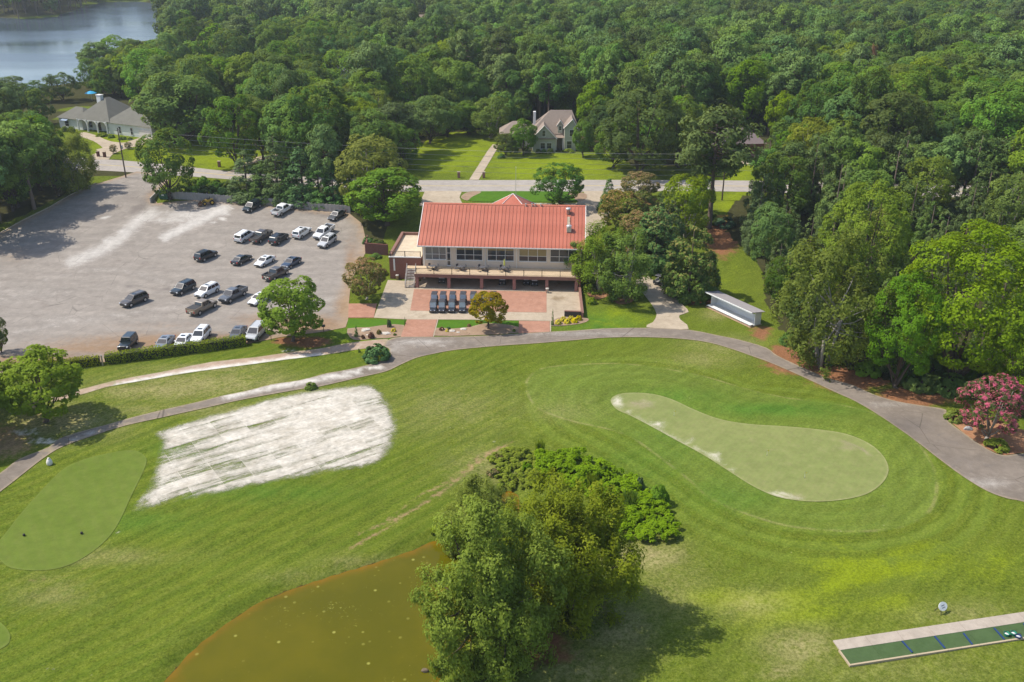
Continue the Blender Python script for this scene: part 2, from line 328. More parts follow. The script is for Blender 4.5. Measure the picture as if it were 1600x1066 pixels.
def sheet_mat(name, cols, edge=None, stripe=None, spots=None, rough=0.9, crack=0.0, bump=0.25, tints=()):
    """mottled ground surface: three tones, optional worn edge, mow stripes, cracks; tints: (attribute, low, high colour)"""
    g = G(name); a = g.noise(0.12, 5, 0.65); b = g.noise(0.9, 6, 0.7, dist=0.4); d = g.noise(9, 4, 0.7)
    c = g.mix(g.smooth(a, 0.3, 0.7), cols[0], cols[1]); c = g.mix(g.math('MULTIPLY', g.smooth(b, 0.45, 0.75), 0.6), c, cols[2])
    c = g.mix(g.math('MULTIPLY', d, 0.35), c, g.mix(d, tuple(k*0.55 for k in cols[0]), tuple(min(1,k*1.45) for k in cols[1])))
    if stripe:
        w = g.wave(stripe[0], stripe[2], g.mapping((1,1,1),(0,0,stripe[1])), 2); c = g.mix(g.math('MULTIPLY', g.smooth(w, 0.25, 0.75), stripe[3]), c, stripe[4])
    if spots:
        c = g.mix(g.math('MULTIPLY', g.smooth(g.noise(spots[0], 6, 0.75, dist=1.0), spots[1], spots[1]+0.16), spots[3]), c, spots[2])
    for nm, lo, hi in tints:
        t = g.smooth(g.math('ADD', g.attr(nm), g.math('MULTIPLY', g.math('SUBTRACT', g.math('ADD', g.math('MULTIPLY', b, 0.5), g.math('MULTIPLY', d, 0.5)), 0.5), 1.5)), 0.15, 1.05)
        c = g.mix(t, c, g.mix(d, lo, hi))
    if edge:
        e = g.smooth(g.math('ADD', g.attr('edge'), g.math('MULTIPLY', g.math('SUBTRACT', b, 0.5), edge[0])), edge[0]*0.55, -edge[0]*0.1)
        c = g.mix(g.math('MULTIPLY', e, edge[2]), c, edge[1])
    if crack:
        k = g.smooth(g.vor(0.13, vec=g.mapping((1,1,1)), feat='DISTANCE_TO_EDGE'), 0.010, 0.0)
        c = g.mix(g.math('MULTIPLY', g.math('MULTIPLY', k, g.smooth(a, 0.42, 0.6)), crack), c, tuple(x*0.45 for x in cols[0]))
    c = g.hsv(c, 0.5, 1.0, g.math('ADD', 0.89, g.math('MULTIPLY', g.smooth(g.noise(0.6, 9, 0.78), 0.33, 0.67), 0.22)))
    return g.end(g.bsdf(c, rough, g.bump(d, bump, 0.03), 0.06))
M_GREEN = sheet_mat('putting_turf', [(0.185,0.215,0.068),(0.215,0.232,0.080),(0.245,0.235,0.10)], edge=(0.6,(0.33,0.31,0.15),0.55), stripe=(0.5,0.6,1.5,0.18,(0.16,0.215,0.055)),
                    tints=[('sand',(0.42,0.36,0.25),(0.74,0.70,0.60)),('mud',(0.25,0.21,0.12),(0.33,0.28,0.18))], bump=0.1)
M_TEE = sheet_mat('tee_turf', [(0.108,0.152,0.022),(0.126,0.166,0.028),(0.145,0.17,0.040)], edge=(0.5,(0.16,0.195,0.045),0.5), stripe=(0.21,-0.62,2.5,0.30,(0.105,0.155,0.020)), bump=0.1)
M_LOT = sheet_mat('worn_asphalt', [(0.245,0.218,0.188),(0.300,0.265,0.228),(0.360,0.316,0.270)], edge=(4.5,(0.33,0.235,0.15),0.85), stripe=(0.08,-1.45,6.0,0.34,(0.225,0.198,0.172)),
                  spots=(0.22,0.52,(0.215,0.185,0.158),0.65), crack=0.5, tints=[('mud',(0.215,0.135,0.078),(0.315,0.215,0.135)),('dark',(0.13,0.11,0.10),(0.20,0.175,0.155)),('sand',(0.40,0.37,0.33),(0.60,0.565,0.52))])
M_PATH = sheet_mat('old_path_asphalt', [(0.175,0.146,0.118),(0.22,0.184,0.150),(0.30,0.25,0.20)], edge=(0.8,(0.33,0.265,0.17),0.8), spots=(0.5,0.56,(0.15,0.135,0.125),0.6), crack=0.7,
                   tints=[('dark',(0.105,0.088,0.078),(0.19,0.165,0.145)),('pale',(0.36,0.335,0.30),(0.45,0.415,0.37)),('sand',(0.50,0.46,0.40),(0.72,0.68,0.62))])
M_GRAVEL = sheet_mat('sandy_gravel', [(0.34,0.235,0.165),(0.40,0.30,0.225),(0.50,0.43,0.36)], edge=(0.7,(0.22,0.24,0.09),0.5), spots=(0.6,0.55,(0.28,0.19,0.12),0.5), tints=[('sand',(0.58,0.54,0.48),(0.76,0.73,0.67))])
M_ROAD = sheet_mat('road_asphalt', [(0.335,0.30,0.265),(0.38,0.34,0.30),(0.30,0.27,0.24)], edge=(0.6,(0.46,0.41,0.34),0.6), spots=(0.4,0.6,(0.32,0.29,0.27),0.5), crack=0.4)
M_CONC = sheet_mat('concrete', [(0.38,0.31,0.225),(0.45,0.375,0.28),(0.33,0.26,0.18)], spots=(0.5,0.54,(0.25,0.19,0.125),0.6), bump=0.12, tints=[('stain',(0.16,0.115,0.06),(0.27,0.20,0.12))])
M_BRICKP = sheet_mat('brick_paving', [(0.34,0.175,0.115),(0.40,0.215,0.148),(0.46,0.27,0.195)], spots=(0.6,0.54,(0.27,0.15,0.10),0.6), bump=0.15)
M_MULCH = sheet_mat('bark_mulch', [(0.27,0.185,0.12),(0.33,0.235,0.16),(0.21,0.14,0.09)], edge=(0.4,(0.36,0.28,0.20),0.5), spots=(1.2,0.55,(0.17,0.105,0.065),0.7), bump=0.6)
M_STRAW = sheet_mat('pine_straw', [(0.27,0.125,0.062),(0.36,0.19,0.105),(0.43,0.27,0.16)], spots=(1.5,0.52,(0.17,0.075,0.04),0.7), bump=0.6)
M_LAWN = sheet_mat('kept_lawn', [(0.060,0.140,0.010),(0.075,0.158,0.012),(0.10,0.175,0.02)], stripe=(0.5,0.3,1.5,0.25,(0.055,0.14,0.01)), bump=0.3)
# sand dressing: broken up by bands and blocks of turf, frayed at its rim
g = G('sand_dressing'); ang = -0.60
a = g.noise(0.5, 6, 0.7, dist=0.5); ang = math.atan2(SAND[36][1]-SAND[12][1], SAND[36][0]-SAND[12][0]); mp = g.rotscale(ang, (1,1,1)); st = g.rotscale(ang, (0.10,1.0,1))
band = g.noise(0.62, 3, 0.6, vec=st); fine = g.noise(4.5, 3, 0.7, vec=g.rotscale(ang, (0.16,1.0,1)))
br = g.n('TexBrick'); g.put(br.inputs['Vector'], mp); br.offset = 0.0; br.inputs['Scale'].default_value = 0.21; br.inputs['Color1'].default_value = (0,0,0,1); br.inputs['Color2'].default_value = (1,1,1,1)
br.inputs['Mortar'].default_value = (0,0,0,1); br.inputs['Mortar Size'].default_value = 0.006; br.inputs['Brick Width'].default_value = 0.75; br.inputs['Row Height'].default_value = 0.42
grassy = g.math('ADD', g.math('MULTIPLY', band, 1.15), g.math('ADD', g.math('MULTIPLY', br.outputs['Color'], 0.20), g.math('MULTIPLY', g.math('SUBTRACT', fine, 0.5), 0.55)))
cover = g.smooth(grassy, 1.08, 0.58)
rim = g.smooth(g.math('ADD', g.attr('edge'), g.math('MULTIPLY', g.math('SUBTRACT', a, 0.5), 2.0)), -0.2, 1.7)
dust = g.math('MULTIPLY', g.math('MULTIPLY', cover, rim), 1.0, clamp=True)
nf = g.noise(12, 4, 0.75)
thr = g.smooth(g.math('ADD', dust, g.math('MULTIPLY', g.math('SUBTRACT', g.math('ADD', g.math('MULTIPLY', nf, 0.5), g.math('MULTIPLY', g.noise(2.2, 6, 0.8), 0.5)), 0.5), 1.7)), -0.05, 1.12)
colr = g.mix(g.smooth(g.math('ADD', g.math('MULTIPLY', fine, 0.5), g.math('MULTIPLY', g.noise(0.3, 5, 0.7), 0.5)), 0.35, 0.65), (0.43,0.385,0.31), (0.66,0.615,0.535))
colr = g.hsv(colr, 0.5, 1.0, g.math('ADD', 0.8, g.math('MULTIPLY', g.smooth(g.noise(0.9, 9, 0.8), 0.33, 0.67), 0.4)))
bs = g.bsdf(colr, 0.95, g.bump(nf, 0.2, 0.02), 0.1); tr = g.n('BsdfTransparent'); mx = g.n('MixShader')
g.put(mx.inputs[0], g.math('MULTIPLY', thr, 0.97)); g.t.links.new(tr.outputs[0], mx.inputs[1]); g.t.links.new(bs.outputs[0], mx.inputs[2])
M_SAND = g.end(mx)
# ------------------------------------------------------------------ the ground sheet
def axis(lo, hi, step, far_lo, far_hi, grow):
    a = list(np.arange(lo, hi+1e-6, step)); s = step; x = hi
    while x < far_hi: s *= grow; x += s; a.append(x)
    s = step; x = lo
    while x > far_lo: s *= grow; x -= s; a.insert(0, x)
    return np.array(a)
GX = axis(-96, 96, 0.8, -3200, 3200, 1.09); GY = axis(48, 180, 0.8, -700, 5200, 1.055)
XX, YY = np.meshgrid(GX, GY); ZZ = terr(XX.ravel(), YY.ravel()).reshape(XX.shape)
nx, ny = len(GX), len(GY)
def raw_mesh(name, V, F):
    V = np.asarray(V, np.float32); F = np.asarray(F, np.int32); k = F.shape[1]
    me = bpy.data.meshes.new(name); me.vertices.add(len(V)); me.vertices.foreach_set('co', V.ravel())
    me.loops.add(F.size); me.loops.foreach_set('vertex_index', F.ravel()); me.polygons.add(len(F))
    me.polygons.foreach_set('loop_start', np.arange(0, F.size, k, dtype=np.int32)); me.polygons.foreach_set('loop_total', np.full(len(F), k, np.int32))
    me.update(calc_edges=True); return me
def fattr(me, name, vals):
    a = me.attributes.new(name, 'FLOAT', 'POINT'); a.data.foreach_set('value', np.asarray(vals, np.float32).ravel())
idx = np.arange(nx*ny).reshape(ny, nx)
F = np.stack([idx[:-1,:-1], idx[:-1,1:], idx[1:,1:], idx[1:,:-1]], -1).reshape(-1, 4)
me = raw_mesh('ground', np.stack([XX.ravel(), YY.ravel(), ZZ.ravel()], -1), F); me.shade_smooth()
gx, gy, gz = XX.ravel(), YY.ravel(), ZZ.ravel()
PX, PY = proj(gx, np.maximum(gy, 30), gz); PX = np.where(gy < 40, -9999, PX); PY = np.where(gy < 40, 9999, PY)
def blobs(L, px=None, py=None):
    px = PX if px is None else px; py = PY if py is None else py; r = np.zeros(px.shape)
    for (x, y, rx, ry, w) in L: r = np.maximum(r, w*np.exp(-(((px-x)/rx)**2+((py-y)/ry)**2)))
    return r
def lines(L, px=None, py=None):
    px = PX if px is None else px; py = PY if py is None else py; r = np.zeros(px.shape)
    for (pts, w, k) in L: r = np.maximum(r, k*np.exp(-(seg_dist(catmull(pts, False, 3), px, py, False)/w)**2))
    return r
v = vloc(gx, gy)
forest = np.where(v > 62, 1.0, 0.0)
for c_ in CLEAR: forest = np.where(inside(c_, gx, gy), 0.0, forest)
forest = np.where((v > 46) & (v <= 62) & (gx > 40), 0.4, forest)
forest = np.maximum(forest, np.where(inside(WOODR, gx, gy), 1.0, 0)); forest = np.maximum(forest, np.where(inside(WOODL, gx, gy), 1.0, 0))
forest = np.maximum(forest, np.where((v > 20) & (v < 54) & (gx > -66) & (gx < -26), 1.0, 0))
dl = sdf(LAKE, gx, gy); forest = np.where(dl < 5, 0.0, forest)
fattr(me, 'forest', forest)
near = np.clip(sstep((-14-v)/8.0), 0, 1)
fattr(me, 'fair', near*np.where(PX < 800, 1.0, 0.35))
fattr(me, 'dgreen', np.clip(sdf(GREEN, gx, gy), -20, 40)); fattr(me, 'dfringe', np.clip(sdf(FRINGE, gx, gy), -20, 40)); fattr(me, 'dpond', np.clip(sdf(POND, gx, gy), -10, 20))
fattr(me, 'lush', blobs([(1350,890,110,22,.75),(1480,880,150,40,.55),(1230,960,110,50,.55),(1400,950,60,30,.5),(1150,940,80,30,.5),(1270,850,160,20,.4),(1560,880,60,40,.5),(1090,800,40,30,.4),(560,540,40,18,.9),(700,235,90,40,1.3),(860,262,130,28,1.3),(1140,270,60,30,1.2),(350,240,90,35,1.2),(240,240,50,20,1.2),(175,222,60,20,1.0),(1150,320,50,30,1.0),(960,500,70,25,.9),(1135,440,50,60,.45),(950,1020,40,20,.5),(505,512,40,12,.8)])+0.6*lines([([(1080,930),(1200,938),(1320,912),(1430,885)],14,1.0),([(1160,960),(1290,955),(1420,935)],12,.8),([(1240,870),(1340,880),(1450,850)],10,.7)]))
fattr(me, 'deep', blobs([(230,815,90,18,.6),(420,770,130,16,.6),(1000,730,60,40,.5),(1210,640,120,12,.9),(1060,620,70,14,.7),(600,520,70,14,1.0),(745,508,60,12,1.0),(930,505,60,18,.9),(280,700,60,14,.5),(1050,690,60,30,.5),(1150,770,80,30,.5),(800,308,70,8,1.0)]))
fattr(me, 'dry', blobs([(1010,870,60,24,1.0),(960,985,70,40,.8),(910,1050,80,30,.7),(1130,540,60,14,.55),(1250,1010,60,30,.8),(1220,1050,30,12,.9),(1050,930,60,60,.4),(700,640,110,40,.35),(120,870,140,12,.5),(560,880,60,12,.5),(300,640,220,10,.5),(330,600,160,20,.75),(250,612,120,14,.8),(90,660,90,26,1.1),(80,925,60,25,.4),(660,880,40,14,.4),(1120,490,20,10,.6),(1100,560,60,14,.45),(880,640,60,20,.3),(470,900,80,12,.3),(1500,960,90,20,.4),(1420,1000,100,10,.5),(760,730,60,30,.5),(1175,945,60,25,.55),(330,575,100,6,.7),(1380,1040,200,40,.25)]))
fattr(me, 'dirt', np.maximum(lines([([(800,690),(760,712),(720,745),(680,775),(640,800),(590,832),(540,862)],6,.72),([(775,698),(735,722),(700,752),(650,778),(600,815),(550,840)],6,.6),([(640,800),(600,850),(520,880),(440,905)],3,.5),([(210,800),(180,850),(120,895),(40,905)],4,.55)]), blobs([(10,690,60,40,.9),(50,640,40,20,.7),(690,770,30,14,.55),(60,905,30,8,.7),(900,1020,40,25,.6),(940,940,40,20,.55),(1100,570,6,40,.0),(530,440,20,60,.7),(545,420,16,30,.7)])))
fattr(me, 'sand', np.maximum(blobs([(770,690,14,5,.6),(820,615,20,5,.0),(183,835,8,8,.6),(70,905,20,5,.5),(470,545,40,4,.0),(450,548,30,6,.7),(40,675,40,10,.8),(70,690,50,8,.85),(80,1040,50,20,.5),(1500,778,10,4,.5)]), lines([([(210,800),(195,825),(178,850)],5,.75)])))
straw = np.maximum(blobs([(1250,560,70,30,1.1),(1330,590,80,24,1.1),(1430,620,80,22,1.0),(1130,370,40,40,.95),(1090,468,40,12,.95),(1190,520,30,20,.7),(480,535,50,12,.9),(445,533,30,10,.8),(850,1010,60,50,.8),(1010,330,60,30,.8),(980,380,60,50,.6)]), 0)
fattr(me, 'straw', np.where((PY > 300), straw, 0))
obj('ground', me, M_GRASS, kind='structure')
# ------------------------------------------------------------------ draped sheets
def sheet(name, pts, off, mat, cell=1.6, attrs=None, parent=None, z=None, **tags):
    bm = bmesh.new(); vs = [bm.verts.new((p[0], p[1], 0)) for p in pts]; f = bm.faces.new(vs)
    bmesh.ops.triangulate(bm, faces=[f])
    A = np.array(pts); lo = A[:, :2].min(0); hi = A[:, :2].max(0)
    if cell:
        for ax in (0, 1):
            for k in np.arange(math.ceil(lo[ax]/cell)*cell, hi[ax], cell):
                co = [0,0,0]; no = [0,0,0]; co[ax] = k+1e-4; no[ax] = 1
                bmesh.ops.bisect_plane(bm, geom=bm.verts[:]+bm.edges[:]+bm.faces[:], plane_co=co, plane_no=no)
    me = bpy.data.meshes.new(name); bm.normal_update()
    bm.to_mesh(me); bm.free()
    n = len(me.vertices); co = np.zeros(n*3, np.float32); me.vertices.foreach_get('co', co); co = co.reshape(-1, 3).astype(float)
    co[:, 2] = (terr(co[:, 0], co[:, 1]) if z is None else z)+off
    me.vertices.foreach_set('co', co.astype(np.float32).ravel()); me.update()
    fl = [p.index for p in me.polygons if p.normal.z < 0]
    if len(fl) > len(me.polygons)/2: me.flip_normals()
    me.shade_smooth()
    fattr(me, 'edge', seg_dist(pts, co[:, 0], co[:, 1]))
    if attrs:
        px, py = proj(co[:, 0], co[:, 1], co[:, 2])
        for k, fn in attrs.items(): fattr(me, k, fn(px, py))
    t = {'kind': 'structure'} if parent is None and not tags else {}
    t.update(tags)
    return obj(name, me, mat, parent, **t)
sheet('parking_lot', LOT, 0.06, M_LOT, 1.5, dict(
    mud=lambda x, y: np.maximum(blobs([(480,508,70,18,1.2),(300,535,220,16,1.1),(60,566,140,16,1.1),(160,545,140,14,.9),(410,500,60,14,.7),(20,400,50,20,.4),(550,430,14,60,1.0),(330,325,60,8,.5),(540,480,20,30,1.0),(250,510,140,10,.4)], x, y), 0),
    dark=lambda x, y: np.maximum(lines([([(200,448),(240,450),(270,453)],1.6,.9),([(420,318),(480,331),(545,340)],4,.8),([(240,300),(225,318),(210,330)],9,.75)], x, y), blobs([(130,555,40,6,.7),(60,330,20,6,.4),(205,310,20,12,.6)], x, y)),
    sand=lambda x, y: np.maximum(lines([([(355,322),(330,336),(300,350),(275,362),(255,372)],8,1.0),([(348,320),(300,338),(250,345)],7,.75),([(361,322),(362,332),(350,342),(330,350)],1.6,1.0),([(354,318),(358,330),(345,341)],1.5,.9),([(240,333),(215,346),(190,370),(160,390),(110,410)],12,.8),([(225,336),(200,355),(150,385)],2,1.0),([(145,330),(152,337),(166,340)],1.3,1.1),([(60,440),(180,420),(330,470)],4,.35),([(20,520),(200,490),(420,460)],5,.35),([(430,480),(500,470),(540,462)],5,.4)], x, y), blobs([(290,335,55,8,.75),(40,460,100,20,.3),(110,500,90,12,.35)], x, y))))
sheet('cart_path', PATH, 0.07, M_PATH, 1.5, dict(
    dark=lambda x, y: np.maximum(blobs([(1420,665,60,20,.75),(1560,730,30,10,.4),(660,552,50,6,.6),(1500,720,40,12,.5),(20,735,50,14,.4),(1490,690,60,14,.5)], x, y), 0),
    pale=lambda x, y: blobs([(660,535,60,6,.8),(900,522,140,6,.55),(1540,755,50,12,.6),(620,545,20,10,.6),(1380,632,60,6,.5)], x, y),
    sand=lambda x, y: np.maximum(lines([([(350,621),(430,604),(510,590),(560,582)],6,.85),([(560,578),(600,572)],3,.8),([(160,672),(110,688)],5,.6)], x, y), blobs([(690,540,10,2,.5)], x, y))))
sheet('gravel_path', GRAVEL, 0.05, M_GRAVEL, 1.6, dict(sand=lambda x, y: lines([([(180,603),(270,586),(330,577),(399,568),(450,561),(500,555)],4.5,.95)], x, y)))
sheet('road', ROAD, 0.05, M_ROAD, 4.0)
gm = flat('yellow_paint', (0.55,0.42,0.12), 0.8, 0.3, 3)
wm = flat('white_paint', (0.62,0.60,0.56), 0.8, 0.3, 3)
def strip(pts, w):
    p = np.array(pts); L = []; R = []
    for i in range(len(p)):
        d = p[min(i+1, len(p)-1)]-p[max(i-1, 0)]; d = d/np.linalg.norm(d); n_ = np.array([-d[1], d[0]])*w/2; L.append(p[i]+n_); R.append(p[i]-n_)
    return np.vstack([L, R[::-1]])
rl = np.array(road_lo)[::-1]; ctr = np.array([((a[0]+np.interp(a[0], rl[:,0], rl[:,0]))/2, (a[1]+np.interp(a[0], rl[:,0], rl[:,1]))/2) for a in np.array(road_up)])
CTR = PXY(catmull(ctr, False, 2))
for s_ in (-0.14, 0.14):
    q = CTR.copy(); q[:, 1] += s_; sheet('road_centre_line', strip(q, 0.13), 0.056, gm, 4.0)
sheet('putting_green', GREEN, 0.05, M_GREEN, 1.2, dict(
    sand=lambda x, y: np.maximum(blobs([(1118,714,9,6,1.1),(1075,690,10,4,1.0),(1028,662,16,4,.85),(965,628,10,9,.85),(1010,630,22,6,.35),(1215,772,24,5,.7),(1235,778,20,4,.7)], x, y), lines([([(962,632),(1000,655),(1060,688),(1110,712),(1150,738)],4,.5)], x, y)),
    mud=lambda x, y: np.maximum(blobs([(1000,632,30,8,.75),(1240,776,30,5,.6),(1325,700,30,5,.5),(1270,690,180,60,.15)], x, y), lines([([(1310,688),(1340,698),(1362,712)],3,.7)], x, y))))
sheet('tee_green', TEE, 0.045, M_TEE, 1.2)
sheet('tee_green', TEE2, 0.045, M_TEE, 1.2)
sheet('sand_dressing', SAND, 0.05, M_SAND, 1.2)
# drives and yards beyond the road
sheet('driveway', PXY([(733,281.5),(748,281.5),(775,236),(780,226),(770,226),(762,236)]), 0.075, M_CONC, 3)
sheet('driveway', PXY([(1118,258),(1135,252),(1165,252),(1250,258),(1250,262),(1165,257)]), 0.075, M_CONC, 3)
sheet('driveway', PXY([(140,247),(160,249),(166,244),(150,234),(180,228),(215,217),(260,212),(262,216),(226,222),(176,240),(170,250),(140,250)][:12]), 0.075, M_CONC, 3)
sheet('driveway', PXY(catmull([(142,244),(158,236),(160,231),(146,221),(124,213),(130,207),(150,212),(172,221),(200,223),(222,214),(232,216),(225,226),(196,233),(176,242),(168,249),(146,248)], True, 3)), 0.08, M_CONC, 3)
sheet('driveway', PXY([(352,272),(364,270),(384,259),(440,244),(440,240),(400,246),(370,262)]), 0.075, M_CONC, 3)
sheet('entrance_drive', PXY([(663,299),(723,299),(716,312),(712,330),(915,330),(938,322),(946,299),(914,299),(905,310),(880,318),(760,318),(742,311),(728,303),(726,299),(660,316),(640,318)][:0] or [(664,299),(722,299),(718,309),(722,318),(900,318),(914,309),(912,299),(945,299),(948,312),(950,352),(915,372),(912,330),(700,330),(655,322)]), 0.075, M_CONC, 2.5)
sheet('entrance_lawn', PXY(catmull([(730,300.5),(760,299.5),(840,299.5),(905,301),(912,308),(895,315),(800,316),(740,315),(722,309)], True, 3)), 0.09, M_LAWN, 2.5)
sheet('mulch_bed', PXY(catmull([(720,309),(728,302),(742,299.5),(752,301),(738,308),(730,314)], True, 3)), 0.10, M_MULCH, 2)
sheet('mulch_bed', PXY(catmull([(888,301),(905,300.5),(917,305),(915,312),(905,315),(896,310)], True, 3)), 0.10, M_MULCH, 2)
# patio, walks and beds below the clubhouse
stain = lambda x, y: np.maximum(blobs([(872,466,14,5,.95),(866,480,6,10,.5),(610,500,40,3,.0),(898,474,8,3,.8),(612,470,10,20,.35),(700,458,60,3,.6)], x, y), 0)
sheet('patio', PXY([(606,438),(650,440),(905,446),(910,503),(860,502),(735,500),(634,499.5),(584,497)]), 0.05, M_CONC, 1.5, dict(stain=stain))
for q in [[(545,475),(589,475),(584,497),(544,497)],[(647,452.5),(854,456.5),(854,489),(641,486)],[(636,499.8),(683,500),(676,526.8),(626,527)],[(811,502),(859,502.6),(859,519),(810,521.5)]]:
    sheet('brick_walk', PXY(q), 0.075, M_BRICKP, 1.5)
sheet('walk_edging', PXY([(683.4,500),(685,500),(678,526.8),(676.4,526.8)]), 0.085, M_CONC, 1.5)
sheet('walk_edging', PXY([(859.3,502.6),(861,502.6),(861,519),(859.3,519)]), 0.085, M_CONC, 1.5)
sheet('garden_lawn', PXY([(543,498.5),(634,500.5),(631,509),(600,508),(578,513),(543,514)]), 0.055, M_LAWN, 1.5)
sheet('garden_lawn', PXY([(686,500.5),(810,502.5),(809,511),(757,506),(736,511),(708,514),(681.5,513)]), 0.055, M_LAWN, 1.5)
sheet('planting_bed', PXY(catmull([(543,514),(576,512),(600,508.5),(631,508.5),(626,526),(585,529.5),(560,532),(547,528)], True, 2)), 0.065, M_MULCH, 1.2)
sheet('planting_bed', PXY(catmull([(681.5,513),(708,514),(736,511),(757,506),(785,507),(809.5,511.5),(809.5,520.5),(740,524.5),(679,525)], True, 2)), 0.065, M_MULCH, 1.2)
sheet('planting_bed', PXY(catmull([(862,505),(872,497),(912,496.5),(920,501),(908,506),(885,509),(862,510)], True, 2)), 0.065, M_MULCH, 1.2)
sheet('side_drive', PXY(catmull([(1010,512),(1020,504),(1026,492),(1018,476),(1004,458),(992,440),(1012,432),(1030,448),(1050,462),(1068,478),(1076,488),(1062,493),(1063,500),(1076,515)], True, 2)), 0.065, M_CONC, 1.5)
sheet('mulch_ring', PXY(catmull([(917,459),(925,449),(945,446),(956,453),(948,464),(930,468)], True, 3)), 0.06, M_STRAW, 1.5)
sheet('mulch_ring', PXY(catmull([(957,470),(966,462),(982,460),(991,467),(984,474),(968,476)], True, 3)), 0.06, M_STRAW, 1.5)
sheet('planting_bed', PXY(catmull([(1479,652),(1500,650),(1560,660),(1640,690),(1640,712),(1598,708),(1570,712),(1542,702),(1504,676)], True, 2)), 0.085, M_STRAW, 1.5)
def kerb_run(px, label):
    pts = [P(a, b) for a, b in px]; mb = MB()
    for a, b in zip(pts[:-1], pts[1:]):
        d_ = b-a; L = math.hypot(d_.x, d_.y); m = (a+b)/2; mb.cbox((m.x, m.y, m.z+0.08), (L+0.05, 0.22, 0.30), math.atan2(d_.y, d_.x), -math.atan2(d_.z, L))
    mb.build('kerb', M_CONC, kind='structure')
kerb_run([(-70,411),(-30,385),(0,365.5),(35,345.5),(78,324.5),(112,304.5),(150,287.5)], 'kerb')
# ------------------------------------------------------------------ water
g = G('pond_water'); a = g.noise(0.10, 4, 0.6); b = g.noise(0.45, 4, 0.6); e = g.attr('edge')
c = g.mix(g.smooth(a, 0.35, 0.7), (0.088,0.083,0.002), (0.114,0.100,0.003))
c = g.mix(g.smooth(g.math('ADD', e, g.math('MULTIPLY', b, 2.0)), 2.6, 0.6), c, (0.215,0.105,0.006))
al = g.math('MULTIPLY', g.smooth(g.vor(0.75, vec=g.mapping((1,1,1),(0,0,0.4))), 0.17, 0.06), g.smooth(g.noise(0.13, 4, 0.6), 0.42, 0.58))
al = g.math('MAXIMUM', al, g.math('MULTIPLY', g.smooth(g.noise(2.4, 5, 0.7), 0.60, 0.70), g.smooth(g.noise(0.16, 4, 0.6), 0.5, 0.7)))
c = g.mix(g.math('MULTIPLY', al, 0.75), c, (0.33,0.32,0.07))
M_POND = g.end(g.bsdf(c, 0.10, g.bump(g.noise(1.6, 3, 0.6), 0.05, 0.05), 0.14))
wp = POND.copy(); cen = wp.mean(0)
big = []
for i in range(len(wp)):
    d = wp[(i+1) % len(wp)]-wp[i-1]; n_ = np.array([d[1], -d[0]])/np.linalg.norm(d)
    big.append(wp[i]+n_*0.5*(1 if not inside(wp, np.array([wp[i][0]+n_[0]*0.2]), np.array([wp[i][1]+n_[1]*0.2]))[0] else -1))
sheet('pond_water', np.array(big), 0, M_POND, 3.0, z=POND_Z)
g = G('lake_water'); 
M_LAKE = g.end(g.bsdf(g.mix(g.noise(0.01, 4, 0.6), (0.05,0.075,0.10), (0.075,0.10,0.125)), g.ramp(g.noise(0.006, 4, 0.6, vec=g.mapping((1,3,1))), [(0.4,0.10),(0.62,0.25)]), g.bump(g.noise(0.35, 4, 0.7), 0.10, 0.3), 0.5))
sheet('lake_water', np.array([(-1500,330),(-40,330),(-40,1500),(-1500,1500)]), 0, M_LAKE, 0, z=LAKE_Z)
# ------------------------------------------------------------------ foliage
def leaf_mat(name, dark, light, trans=0.42, hue=0.05, val=0.35, tip=None):
    g = G(name); sh = g.attr('shade'); r = g.rnd()
    c = g.mix(sh, dark, light)
    if tip: c = g.mix(g.smooth(g.attr('tip'), 0.45, 0.95), c, tip)
    c = g.hsv(c, g.math('ADD', 0.5-hue/2, g.math('MULTIPLY', r, hue)), g.math('ADD', 0.86, g.math('MULTIPLY', g.math('FRACT', g.math('MULTIPLY', r, 7.3)), 0.22)), g.math('ADD', 1-val/2, g.math('MULTIPLY', g.math('FRACT', g.math('MULTIPLY', r, 3.7)), val)))
    b = g.bsdf(c, 0.62, None, 0.08); t = g.n('BsdfTranslucent'); g.put(t.inputs[0], g.mix(0.5, c, (0.30,0.34,0.01)))
    m = g.n('MixShader'); m.inputs[0].default_value = trans; g.t.links.new(b.outputs[0], m.inputs[1]); g.t.links.new(t.outputs[0], m.inputs[2])
    return g.end(m)
def bark(name, a, b):
    g = G(name); n_ = g.noise(3.0, 6, 0.7, vec=g.mapping((3,3,0.6))); return g.end(g.bsdf(g.mix(n_, a, b), 0.9, g.bump(n_, 0.6, 0.05), 0.1))
L_OAK = leaf_mat('leaves_oak', (0.071,0.145,0.023), (0.183,0.305,0.041), val=0.75)
L_BRIGHT = leaf_mat('leaves_bright', (0.115,0.205,0.010), (0.265,0.405,0.022), val=0.15)
L_SAGE = leaf_mat('leaves_sage', (0.085,0.130,0.020), (0.205,0.272,0.050), val=0.15)
L_DARK = leaf_mat('leaves_dark', (0.057,0.131,0.025), (0.145,0.259,0.044), val=0.75)
L_MAPLE = leaf_mat('leaves_maple', (0.097,0.185,0.015), (0.237,0.367,0.024), val=0.25)
L_LIME = leaf_mat('leaves_lime', (0.130,0.192,0.014), (0.300,0.378,0.032), val=0.25)
L_PINE = leaf_mat('needles_pine', (0.071,0.140,0.032), (0.184,0.289,0.056), val=0.75, trans=0.2, hue=0.045)
L_YPINE = leaf_mat('needles_young', (0.073,0.129,0.031), (0.189,0.271,0.070), val=0.3, trans=0.2, hue=0.02)
L_CYP = leaf_mat('sprays_cypress', (0.062,0.140,0.034), (0.160,0.293,0.061), val=0.3, trans=0.15)
L_MAG = leaf_mat('leaves_magnolia', (0.042,0.094,0.018), (0.136,0.229,0.034), val=0.2, trans=0.12, tip=(0.252,0.216,0.060))
